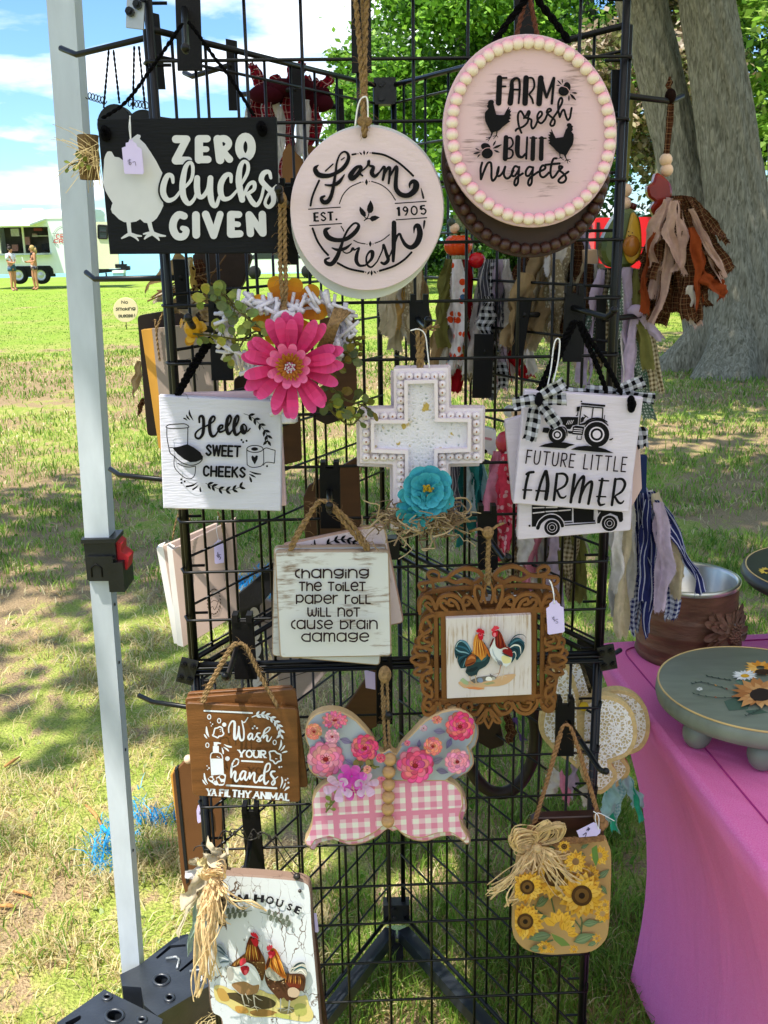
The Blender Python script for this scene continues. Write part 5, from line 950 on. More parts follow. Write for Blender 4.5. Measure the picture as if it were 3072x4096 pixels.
# brown board at the lower end and wooden things seen through the grid
o = T('brown_board', 'tan backed brown board with a black edge hanging low by the blue paint', 'board', U(D(380, 1900), 1.56)); board(o, 'board_back', rrect([D(372, 1672), D(404, 1640), D(480, 1640), D(480, 1900), D(408, 1960), D(392, 1900)], 10), 1.56, .012, mat('hardboard_back', c('#6b4422'), .75, var=.12, vs=14), 2); board(o, 'pine_edge', [D(368, 1675), D(376, 1664), D(404, 1905), D(398, 1905)], 1.565, .016, YEDGE, 1); board(o, 'board_rim', [D(377, 1664), D(384, 1658), D(408, 1906), D(402, 1910)], 1.558, .012, BLKW, 1)
mb = MB(); mb.ball(U(D(407, 1640), 1.55), .008); mb.build('bead', BEADW, o, True)
tag('lavender tag marked with a price on the tan backed board', [(343, 262), (352, 228), (362, 220), (378, 185), (410, 188), (420, 215), (428, 310), (420, 325), (356, 357), (348, 340)], 1.55, '362,285 370,290 366,270|376,275 382,300|385,278 392,270 396,285 386,290', 16)
for i, (pts, mt_, lab) in enumerate((([(690, 690), (765, 672), (772, 860), (760, 880), (700, 870)], BRB, 'brown stained board behind the gerbera flower'), ([(672, 850), (740, 840), (745, 905), (705, 918), (680, 905)], DKB, 'dark rounded board tip below the gerbera flower'), ([(610, 905), (648, 900), (652, 995), (612, 1005)], BRB, 'brown board corner beside the white toilet sign'), ([(655, 1075), (665, 1050), (775, 985), (782, 1180), (690, 1200), (660, 1190)], BRB, 'brown wooden tag behind the toilet paper joke signs'), ([(730, 1020), (768, 1010), (785, 1170), (735, 1180)], CRAFT, 'lighter brown tag beside the dark tag under the cross arm'), ([(505, 820), (520, 808), (540, 825), (540, 850), (505, 850)], DKB, 'dark rounded board tip behind the top of the toilet sign'), ([(735, 1545), (815, 1430), (815, 1570), (735, 1600)], BRB, 'brown board leaning behind the butterfly'), ([(1000, 1540), (1080, 1560), (1090, 1610), (1060, 1620), (1010, 1590)], DKB, 'dark painted heart behind the lower scroll of the carved frame'))):
    o = T('wooden_tag', lab, 'wooden tag', U(D(*pts[0]), 1.66), 'wooden tags on the far side of the rack'); board(o, 'tag_board', rrect([D(*p) for p in pts], 10), 1.62+.02*(i % 3), .008, mt_, 3)
    if i in (3, 4): cordS(o, [[D(pts[1][0]+10, pts[1][1]+10), D(pts[1][0]+25, pts[1][1]-60)]], 1.61, .0014, TWINE)
o = T('price_tag', 'pale price tag hanging behind the top of the butterfly', 'tag', U(D(800, 1490), 1.6), 'price tags'); board(o, 'card', [D(787, 1447), D(810, 1453), D(811, 1490), D(790, 1486)], 1.6, .0008, TAGM, .5)
GREYP = mat('grey_planks', c('#9d8f8c'), .7, var=.1, vs=6, stretch=(1, 1, 8)); o = T('plank_sign', 'pale grey planked sign hanging behind the wash and joke signs', 'sign', U(D(620, 1550), 1.72)); board(o, 'planks', [D(548, 1300), D(560, 1290), D(705, 1350), D(735, 1420), D(690, 1470), D(612, 1560), D(600, 1460)], 1.72, .012, GREYP, 2)
a = Art(0, 1.72)
for q in ((560, 1340, 720, 1385), (585, 1400, 735, 1425), (602, 1470, 700, 1440)): a.line(q[0]/.54, q[1]/.54, q[2]/.54, q[3]/.54, 3, c('#4a4240'))
a.build('plank_gap', o, INK)
o = T('scalloped_sign', 'black and white scallop edged sign hanging behind the joke signs', 'sign', U(D(540, 1450), 1.66)); a = Art(0, 1.66)
board(o, 'dark_strip', [D(512, 1285), D(620, 1195), D(640, 1215), D(560, 1310), D(575, 1500), D(545, 1500)], 1.66, .008, BLKW, 2)
for k in range(5): a.disc(*D(549+k*2, 1330+k*36), 21, c('#c9c4c4'), 34)
a.build('scallops', o)
# dark curved wooden hoop low down behind the jar sign
o = T('wood_hoop', 'dark curved wooden hoop hanging low behind the carved frame', 'hoop', U(D(1100, 1640), 1.6)); mb = MB()
P_ = [U(D(1080+78*math.cos(t), 1585+128*math.sin(t)), 1.62) for t in np.linspace(-.9, 2.9, 30)]; mb.tube(P_, .012, 8); mb.build('hoop_ring', mat('dark_hoop_wood', c('#221813'), .5, var=.3, vs=30), o, True)
strip(o, D(1095, 1540), D(1105, 1605), 34, 1.58, BRPL, name='bow_end'); strip(o, D(1110, 1550), D(1130, 1600), 26, 1.58, fab('plum_cloth', c('#6a4f8f')), name='bow_end')
# lace covered butterflies
LACEB = mat('gold_glitter_board', c('#cdb27c'), .6, var=.15, vs=200); LACEM = None
mt = bpy.data.materials.new('lace_overlay'); mt.use_nodes = True; nd = NT(mt.node_tree); tc = nd('ShaderNodeTexCoord'); v1 = nd('ShaderNodeTexVoronoi', (tc.outputs['Object'], 'Vector'), i_Scale=170.0, feature='DISTANCE_TO_EDGE'); v2 = nd('ShaderNodeTexNoise', (tc.outputs['Object'], 'Vector'), i_Scale=38.0, i_Detail=2.0)
s_ = nd('ShaderNodeMath', (v1.outputs[0], 0), operation='MULTIPLY', i_1=3.2); t_ = nd('ShaderNodeMath', (v2.outputs[0], 0), (s_.outputs[0], 1), operation='SUBTRACT'); cr = nd('ShaderNodeValToRGB', (t_.outputs[0], 0)); ramp(cr, (-.12, c('#c9b68c')), (.1, c('#f4f0ea')))
pb = nd('ShaderNodeBsdfPrincipled', (cr.outputs[0], 'Base Color'), i_Roughness=.9); bp = nd('ShaderNodeBump', (t_.outputs[0], 'Height'), i_Strength=.5, i_Distance=.003); mt.node_tree.links.new(bp.outputs[0], pb.inputs['Normal']); nd('ShaderNodeOutputMaterial', (pb.outputs[0], 0)); LACEM = mt
LILAC = mat('lilac_edge', c('#c6b3bd'), .6, var=.05)
wingR = [(380, 1240), (430, 1190), (500, 1165), (580, 1165), (660, 1195), (725, 1255), (755, 1330), (765, 1420), (745, 1510), (690, 1580), (590, 1622), (625, 1680), (620, 1740), (570, 1800), (510, 1835), (450, 1800), (400, 1740), (375, 1640)]
wingL = [(380, 1240), (345, 1080), (300, 960), (245, 935), (190, 1000), (160, 1130), (110, 1290), (105, 1420), (160, 1500), (220, 1560), (300, 1610), (375, 1640)]
for i, (dx, dy, Y, lab) in enumerate(((0, 0, 1.44, 'lace covered wooden butterfly in front of its twin by the pink table'), (88, -40, 1.5, 'lace covered wooden butterfly peeking out behind its twin by the pink table'))):
    o = T('lace_butterfly', lab, 'ornament', U(K(21, (450+dx, 1800+dy)), Y), 'lace butterflies')
    for nm, wg in (('wing', wingR), ('wing', wingL)):
        q = [(x+dx, y+dy) for x, y in wg]; q = crv(q, True, 3); wo = board(o, nm, K(21, q), Y, .016, LACEB, 2, edge=(.92, .78, .95)); li = inset(q, 30); 
        board(wo, 'lace', K(21, li), Y-.0022, .002, LACEM, 1)
    if i == 0:
        strips(o, [(1195, 1660, 1195, 1715, 30, Y+.01, WCOT), (1215, 1665, 1222, 1735, 16, Y, PINKC), (1240, 1650, 1225, 1720, 26, Y+.02, LCOT), (1280, 1670, 1268, 1745, 22, Y, WCOT)])
    else: strips(o, [(1320, 1680, 1310, 1780, 30, Y, AQUA), (1335, 1680, 1330, 1790, 24, Y, fab('aqua_gingham', c('#b9d8dc'), 'gingham', c('#7fb4ba'), None, .006)), (1352, 1680, 1382, 1745, 24, Y, AQUA), (1362, 1680, 1390, 1775, 12, Y+.01, MINT), (1306, 1690, 1325, 1795, 14, Y+.01, MINT)])
    mb = MB(); mb.ball(U(K(21, (400+dx, 1235+dy)), Y-.006), .008, sc=(1, .6, 1)); mb.build('yellow_flower', mat('yellow_flower', c('#d9b327'), .7), o, True)
# ================================================================ RAG TASSELS ON THE SIDE FACING THE TREE
CER = dict(rough=.22, coat=.12, spec=.3)
TASG = 'fabric rag tassels on the rack'
def tassel(lab, top, cord, cordmt, bd, topper, body, Y):
    o = T('fabric_tassel', lab, 'tassel', U(D(*top), Y), TASG)
    if cord:
        strip(o, D(*cord[0]), D(*cord[1]), cord[2]/.54, Y-.004, cordmt, sway=0, name='hanging_loop', wob=.3); strip(o, D(cord[0][0]+4, cord[0][1]), D(cord[1][0]+3, cord[1][1]), cord[2]/.54*.7, Y+.004, cordmt, sway=3, name='hanging_loop', wob=.3)
        strip(o, D(*cord[0]), D(cord[0][0]-4, cord[0][1]-42), cord[2]/.54, Y-.004, cordmt, name='loop_end'); mb = MB(); mb.ball(U(D(*cord[0]), Y-.004), .008, sc=(1, 1, 1.3)); mb.build('knot', cordmt, o, True)
    for (x, y, r, mt_) in bd: beads(o, beadmesh(r/.54*pm(D(x, y), Y), mt_), [U(D(x, y), Y)])
    if topper: topper(o, Y)
    strips(o, body); return o
def q19(x, y): p = K(19, (x, y)); return (p[0]*.54, p[1]*.54)
def leaf_top(o, Y):
    mt_ = mat('rust_glaze', c('#7d1f0e'), var=.2, vs=30, **CER); pts = crv([(1120, 838), (1150, 848), (1190, 890), (1196, 950), (1160, 985), (1125, 1040), (1105, 1035), (1095, 1005), (1112, 975), (1084, 950), (1078, 905), (1105, 880)], True, 4)
    board(o, 'ceramic_leaf', K(19, pts), Y-.012, .016, mt_, 9)
BLUSH = fab('blush_cotton', c('#c9a79c')); B = 1.5; L_ = []
for k in range(44):
    t = (k*17 % 44)/43; x0 = q19(1175+95*t+random.uniform(-15, 15), 0)[0]; x1 = q19(1050+410*t+random.uniform(-25, 25), 0)[0]; y0 = q19(0, 945+30*abs(t-.5))[1]; y1 = q19(0, (1560 if .12 < t < .7 else 1470)-130*max(0, t-.7)/.3+random.uniform(-120, 20))[1]
    mt_ = [BRPL, BRPL, BRPL, BRPL, BLUSH, BRPL, BRPL, RUST, BRPL, BRPL][k % 10]; L_.append((x0, y0, x1, y1, random.uniform(18, 30), B+random.uniform(-.045, .04), mt_, random.uniform(-16, 16)*(1 if t > .5 else -1)*-1))
L_ += [(q19(1170, 0)[0], q19(0, 965)[1], q19(1105, 0)[0], q19(0, 1310)[1], 24, B-.05, BLUSH, -14), (q19(1290, 0)[0], q19(0, 1010)[1], q19(1430, 0)[0], q19(0, 1380)[1], 18, B-.055, BLUSH, 6), (q19(1290, 0)[0], q19(0, 1100)[1], q19(1330, 0)[0], q19(0, 1500)[1], 22, B-.055, RUST, 4), (q19(1110, 0)[0], q19(0, 1060)[1], q19(1050, 0)[0], q19(0, 1520)[1], 20, B-.04, RUST, -4), (q19(1210, 0)[0], q19(0, 970)[1], q19(1240, 0)[0], q19(0, 1330)[1], 26, B-.058, BLUSH, -16), (q19(1280, 0)[0], q19(0, 1380)[1], q19(1290, 0)[0], q19(0, 1570)[1], 22, B-.05, WCOT, 2), (q19(1340, 0)[0], q19(0, 1330)[1], q19(1440, 0)[0], q19(0, 1440)[1], 34, B-.05, RUST, 5)]
tassel('brown plaid rag tassel with a glazed rust leaf and two beads', q19(1185, 460), (q19(1187, 465), q19(1168, 745), 11), BRPL, [(*q19(1165, 773), 14, BEADW), (*q19(1169, 822), 14, BEADW)], leaf_top, L_, B)
def avo_top(o, Y):
    g = mat('avocado_glaze', c('#4f5a2a'), var=.3, vs=18, **CER); y_ = mat('avocado_flesh_glaze', c('#c79a2c'), var=.15, vs=14, **CER); pt = mat('avocado_pit_glaze', c('#9b5f1d'), var=.15, **CER)
    board(o, 'ceramic_avocado', K(19, crv([(985, 1010), (1020, 1022), (1044, 1070), (1052, 1160), (1046, 1235), (1005, 1285), (930, 1298), (878, 1275), (856, 1215), (872, 1140), (912, 1062), (950, 1018)], True, 4)), Y-.02, .03, g, 16)
    h = board(o, 'avocado_half', K(19, crv([(1005, 1030), (1028, 1050), (1044, 1110), (1050, 1190), (1034, 1250), (1000, 1275), (974, 1245), (968, 1190), (984, 1110)], True, 4)), Y-.028, .012, y_, 8)
    mb = MB(); mb.ball(U(K(19, (998, 1190)), Y-.03), .0135, sc=(.95, .6, 1.15)); mb.build('pit', pt, h, True); a = Art(19, Y-.0325); a.disc(985, 1120, 3); a.disc(1003, 1126, 3); a.rib([(982, 1136, 3), (988, 1144, 3), (996, 1138, 3)]); a.build('smile', h, INK)
    mb = MB(); mb.tube([U(K(19, (1000, 1012)), Y), U(K(19, (1012, 985)), Y)], .006, 8); mb.build('stem', mat('stem_glaze', c('#5a1f18'), **CER), o, True)
B = 1.53; L_ = []
for k, (x0, x1, y1, w, mt_) in enumerate([(1290, 1262, 860, 26, LCOT), (1300, 1290, 800, 26, GBR), (1310, 1305, 740, 28, GBR), (1320, 1318, 870, 26, OLD), (1335, 1338, 850, 24, OLD), (1345, 1355, 830, 26, LCOT), (1355, 1375, 850, 26, OLD), (1365, 1398, 800, 22, OLIVE), (1362, 1385, 900, 22, OLD), (1300, 1275, 760, 20, OLD), (1330, 1325, 920, 20, GBR), (1342, 1350, 900, 22, WCOT), (1370, 1412, 845, 16, GBR)]): L_.append((x0+8, 575+abs(x0-1330)*.18, x1, y1, w, B+random.uniform(-.03, .03), mt_, random.uniform(-6, 6)))
tassel('sage dotted rag tassel with a smiling ceramic avocado and two beads', q19(985, 440), (q19(988, 435), q19(966, 885), 13), OLIVE, [(*q19(968, 921), 15, BEADW), (*q19(964, 985), 15, BEADW)], avo_top, L_, B)
o = T('lavender_bow', 'lavender ribbon knotted on the hook below the avocado tassel', 'ribbon', U(D(1372, 690), 1.5)); strip(o, D(1372, 668), D(1430, 735), 34, 1.495, LCOT, name='ribbon_end', wob=.5); strip(o, D(1372, 668), D(1352, 830), 38, 1.495, LCOT, name='ribbon_end', wob=.4); mb = MB(); mb.ball(U(D(1373, 672), 1.492), .011, sc=(1.2, .8, .9)); mb.build('knot', LCOT, o, True)
GLO = mat('orange_glaze', c('#d2440f'), var=.15, **CER); GLR = mat('red_glaze', c('#b5101c'), var=.1, **CER); GLG = mat('green_glaze', c('#2f4f22'), **CER)
def pumpkin(x, y, r, mt_, squ=.85, ribs=1):
    def f_(o, Y):
        c0 = U(D(x, y), Y); rr = r/.54*pm(D(x, y), Y); mb = MB()
        if ribs:
            for k in range(8): t = k*math.pi/4; mb.ball(c0+Vector((math.cos(t)*rr*.42, math.sin(t)*rr*.42, 0)), rr*.62, sc=(1, 1, squ*1.35), nu=12, nv=8)
        else: mb.ball(c0, rr, sc=(1, 1, squ))
        mb.build('ceramic_fruit', mt_, o, True); mb = MB(); mb.tube([c0+Vector((0, 0, rr*.7)), c0+Vector((rr*.15, 0, rr*1.3))], rr*.14, 6); mb.ball(c0+Vector((rr*.35, -rr*.2, rr*.95)), rr*.35, sc=(1.3, .7, .4)); mb.build('stem', GLG, o, True)
    return f_
tassel('cream and orange rag tassel hanging nearest the round farm sign', (870, 560), None, None, [], None, [(860+k*6, 530, 835+k*14, 745+random.uniform(-30, 25), 26, 1.74+random.uniform(-.03, .03), [CREAM, CREAM, fab('gold_cotton', c('#d9b06c')), WCOT, LACEC, CREAM, TAN][k]) for k in range(7)], 1.74)
tassel('orange floral rag tassel topped by a glazed pumpkin', (980, 480), None, None, [(982, 493, 11, BEADW), (975, 480, 9, mat('dark_bead', c('#39433c'), .4))], pumpkin(990, 530, 30, GLO), [(972+k*4, 560, 945+k*11, 800+random.uniform(-60, 60), 24, 1.7+random.uniform(-.03, .03), [TAN, OLIVE, WCOT, ORFL, ORFL, OLIVE, GBR, REDC][k]) for k in range(8)]+[(990, 560, 988, 775, 26, 1.655, ORFL, 2)], 1.7)
tassel('grey and black gingham rag tassel topped by a red ceramic apple', (1040, 540), None, None, [], pumpkin(1030, 562, 19, GLR, .9, 0), [(1040+k*9, 560, 1020+k*15, 760+random.uniform(-40, 110), 26, 1.68+random.uniform(-.03, .03), [WCOT, DGREY, DGREY, GBW, LCOT, DGREY, WCOT][k]) for k in range(7)]+[(1055, 640, 1052, 740, 30, 1.64, GBW, 0)], 1.68)
tassel('red and white rag tassel hanging low behind the cross', (1020, 700), None, None, [(1100, 888, 13, mat('white_bead', c('#d9d9dc'), .4)), (1100, 915, 13, MC['white_bead'])], None, [(990+k*20, 700, 985+k*23, 850+random.uniform(-40, 15), 24, 1.76+random.uniform(-.02, .02), [REDC, WCOT, REDC, WCOT, PINKC, fab('white_red_stripe', c('#dcd6d6'), 'stripe', c('#b0202c'), None, .012), REDC, WCOT][k]) for k in range(8)], 1.76)
tassel('tan linen and lace rag tassel behind the tractor sign hook', (1180, 540), None, None, [(1268, 492, 13, mat('pink_glaze_bead', c('#a52430'), .2))], None, [(1170+k*10, 500, 1110+k*17, 760+random.uniform(-60, 40), 34, 1.62+random.uniform(-.04, .04), [BRPL, TAN, CREAM, TAN, WCOT, LACEC, TAN, BRPL, CREAM, LCOT][k]) for k in range(10)]+[(1140, 590, 1108, 760, 40, 1.575, TAN, -6), (1200, 560, 1196, 740, 30, 1.575, LACEC, 3)], 1.62)
tassel('cream rag tassel topped by a wooden block behind the brown beaded sign', (1275, 540), None, None, [], lambda o, Y: board(o, 'wood_block', rrect([D(1262, 540), D(1290, 538), D(1292, 575), D(1264, 577)], 8), Y, .02, BEADW, 3), [(1268+k*5, 570, 1235+k*16, 720+random.uniform(-40, 60), 28, 1.58+random.uniform(-.03, .03), [CREAM, BRPL, CREAM, WCOT, TAN, CREAM][k]) for k in range(6)], 1.58)
tassel('pink floral rag tassel hanging behind the future farmer signs', (1085, 960), None, None, [(1118, 890, 14, BEADW)], pumpkin(1090, 955, 20, mat('rose_glaze', c('#b03a48'), **CER), 1.2, 0), [(1075+k*5, 975, 1050+k*13, 1165+random.uniform(-30, 60), 26, 1.6+random.uniform(-.03, .03), [PINKC, PINKC, PKFL, PKFL, PKFL, WCOT, PINKC, TAN][k]) for k in range(8)]+[(1090, 980, 1098, 1190, 30, 1.555, PKFL, 2)], 1.6)
o = T('milk_carton_ornament', 'white ceramic ornament with pink marks behind the cross arm', 'ornament', U(D(1055, 970), 1.64)); board(o, 'ornament_body', rrect([D(1020, 915), D(1072, 930), D(1072, 990), D(1018, 960)], 8), 1.64, .02, mat('white_glaze', c('#dcdcdf'), **CER), 4); a = Art(0, 1.64); a.line(*D(1046, 946), *D(1060, 949), 10, c('#c98a94')); a.disc(*D(1048, 975), 8); a.build('marks', o, INK)
tassel('teal and pale aqua rag tassel hanging below the cross arm', (1000, 950), None, None, [], None, [(965+k*12, 980, 955+k*15, 1140+random.uniform(-40, 45), 22, 1.68+random.uniform(-.02, .02), [AQUA, DGREY, AQUA, TEAL, fab('pale_sky_cloth', c('#c4d6dc')), TEAL, AQUA][k]) for k in range(7)], 1.68)
tassel('olive and white rag tassel behind the rooster frame', (1200, 1100), None, None, [], None, [(1130+k*14, 1060, 1108+k*18, [1250, 1230, 1300, 1320, 1290, 1340, 1270, 1310, 1280][k]+random.uniform(-20, 20), 28, 1.56+random.uniform(-.03, .03), [GBR, WCOT, PINKC, WCOT, OLIVE, LCOT, OLIVE, GBR, OLIVE][k]) for k in range(9)], 1.56)
tassel('navy striped and white rag tassel hanging over the table corner', (1390, 980), None, None, [], lambda o, Y: board(o, 'printed_band', [D(1372, 985), D(1398, 985), D(1396, 1065), D(1370, 1065)], Y-.03, .012, fab('navy_print_band', c('#2c3a66'), 'floral', c('#c3cbe0'), None, .008), 2),
       [(1345+k*7, 1050+abs(k-5)*3, [1325, 1345, 1350, 1362, 1378, 1392, 1405, 1422, 1440, 1452, 1462][k], [1330, 1375, 1372, 1368, 1365, 1300, 1372, 1315, 1330, 1345, 1290][k]+random.uniform(-10, 10), 26, 1.5+random.uniform(-.04, .04), [WCOT, CREAM, WCOT, NAVY, NGING, NAVY, NAVY, LCOT, WCOT, NGING, CREAM][k], [0, -5, 4, 6, -4, 5, 8, 6, 8, 10, 12][k]) for k in range(11)]+[(1415, 1080, 1512, 1285, 26, 1.46, NAVY, 10), (1398, 1080, 1382, 1300, 20, 1.45, NAVY, 6), (1340, 1090, 1330, 1280, 24, 1.45, WCOT, -4), (1425, 1085, 1430, 1320, 30, 1.45, LCOT, 8)], 1.5)
# ================================================================ SIGNS ON THE FRONT
SG = None
KNOTB = lambda o, pts, Y, crop, r, mt_: (lambda mb: ([mb.ball(U(K(crop, p), Y-.004), r*random.uniform(.8, 1.15), sc=(1, .8, 1.25), nu=8, nv=6) for p in pts], [mb.tube([U(K(crop, p), Y-.004), U(K(crop, (p[0]+random.uniform(-28, 28), p[1]+random.uniform(-26, 26))), Y-.014)], .0004, 3, caps=False) for p in pts for _ in range(10)], mb.build('cord_knot', mt_, o, True)))(MB())
# ---- zero clucks
Y = 1.27; o = T('hanging_sign', 'black board with a white hen and the words zero clucks given', 'sign', U((777, 1015), Y))
board(o, 'sign_board', [(388, 476), (1103, 467), (1115, 1013), (439, 1017)], Y, .016, mat('black_chalk_paint', c('#141518'), .6, spec=.15, var=.18, vs=10, stretch=(1, 1, 9), bump=.15, bs=40), 3)
a = Art(1, Y); WH = c('#cfced0')
a.poly([(130, 280), (150, 285), (175, 330), (215, 335), (250, 360), (270, 380), (300, 330), (320, 240), (332, 165), (350, 150), (380, 128), (405, 135), (410, 150), (400, 170), (450, 215), (500, 290), (550, 370), (580, 430), (605, 475), (582, 540), (573, 600), (585, 670), (610, 720), (612, 770), (590, 820), (555, 880), (520, 910), (470, 925), (440, 920), (405, 888), (370, 910), (310, 920), (260, 915), (215, 890), (170, 845), (155, 835), (142, 800), (150, 765), (158, 745), (120, 685), (90, 630), (75, 560), (75, 480), (80, 400), (82, 350), (95, 310), (110, 285)], WH)
a.lines('300,905,40 306,970,34 312,1025,34|312,1020,30 275,1040,26 240,1060,14|312,1020,30 370,1036,22 415,1040,14|312,1022,30 360,1050,22 388,1080,12|485,905,40 500,970,36 515,1015,40|515,1010,30 470,1015,22 436,1022,14|515,1015,36 470,1040,28 445,1065,14|515,1015,36 580,1034,26 630,1040,14|515,1015,36 555,1050,26 575,1078,12', WH)
a.lines('725,172,72 822,172,68|818,178,66 722,362,70|725,364,72 838,362,66|932,172,74 932,355,74|938,168,66 1005,168,66|940,262,54 1000,262,52|935,354,66 1012,354,66|1100,172,76 1122,358,76', WH)
a.lines('1110,172,60 1165,168,64 1200,205,60 1180,250,56 1130,262,50|1150,270,56 1172,310,60 1206,352,66', WH); a.ring(1349, 243, 56, 92, 74, WH)
a.lines('800,862,64 750,850,66 708,900,68 700,975,70 735,1040,68 795,1042,64 818,990,60 785,970,46|905,852,70 908,1030,70|992,846,68 1064,1036,66|1122,846,62 1066,1036,62|1218,850,70 1218,1022,70|1220,846,64 1290,848,62|1225,930,52 1284,936,50|1220,1024,66 1300,1020,64|1382,850,66 1394,1018,66|1388,852,62 1500,1014,62|1500,846,66 1506,1014,66', WH)
CB_ = c('#141518')
for st, col in (('700,550,44 690,500,60 650,495,68 612,575,78 608,660,78 650,725,68 712,712,52', CB_), ('860,385,50 830,390,60 800,450,70', CB_), ('1370,390,50 1335,360,52 1298,400,62', CB_),
                ('700,560,26 690,505,38 650,500,46 616,580,54 613,660,54 652,718,46 712,703,32 760,645,26|760,645,26 860,540,30 878,430,32 855,380,30 812,425,42 786,560,56 792,680,56 838,750,42 888,710,30 912,640,26|916,520,52 914,600,56 925,670,52 962,690,38 1015,620,42 1035,520,50|1036,520,50 1032,640,56 1050,745,50 1085,768,38 1115,690,28|1220,555,26 1215,492,36 1170,500,46 1130,570,54 1127,650,52 1152,705,46 1210,698,32 1270,635,24|1270,640,24 1360,490,32 1372,400,32 1335,372,32 1300,430,46 1290,560,58 1320,715,54|1332,680,28 1378,582,32 1425,562,38 1426,620,34 1370,660,30|1368,662,38 1410,735,46 1450,762,38 1490,700,28 1515,590,26|1577,520,26 1560,467,36 1512,478,46 1492,540,50 1540,600,48 1592,655,50 1600,735,44 1560,780,36 1525,745,28 1560,660,26 1626,590,24', WH)): a.lines(st, col)
a.build('painted_art', o)
KNOTB(o, [(85, 100), (95, 125)], Y, 1, .0065, BLKCORD); KNOTB(o, [(1490, 65), (1500, 90)], Y, 1, .006, BLKCORD)
cordS(o, [[K(17, (565, 655)) + (0,), K(17, (700, 560)) + (0,), K(17, (850, 360)) + (.0,), K(17, (985, 165)) + (-.01,), K(17, (1010, 130))+(-.01,)], [K(17, (1405, 640)), K(17, (1280, 440)), K(17, (1180, 310)), K(17, (1095, 190)), K(17, (1040, 120))]], Y+.006, .0022, BLKCORD, fuzz=1)
tag('lavender tag marked $7 hanging over the white hen', [(240, 250), (262, 240), (275, 238), (275, 205), (300, 198), (310, 168), (330, 166), (345, 195), (372, 212), (376, 236), (400, 248), (418, 260), (438, 470), (430, 486), (270, 484), (262, 470)], Y-.016, '322,356 298,362 300,378 322,380 322,398 298,392|308,350 312,402|338,380 358,374 366,408', 1, [[(318, 175), (306, 60), (316, -40)], [(322, 175), (318, 60), (312, -40)]])
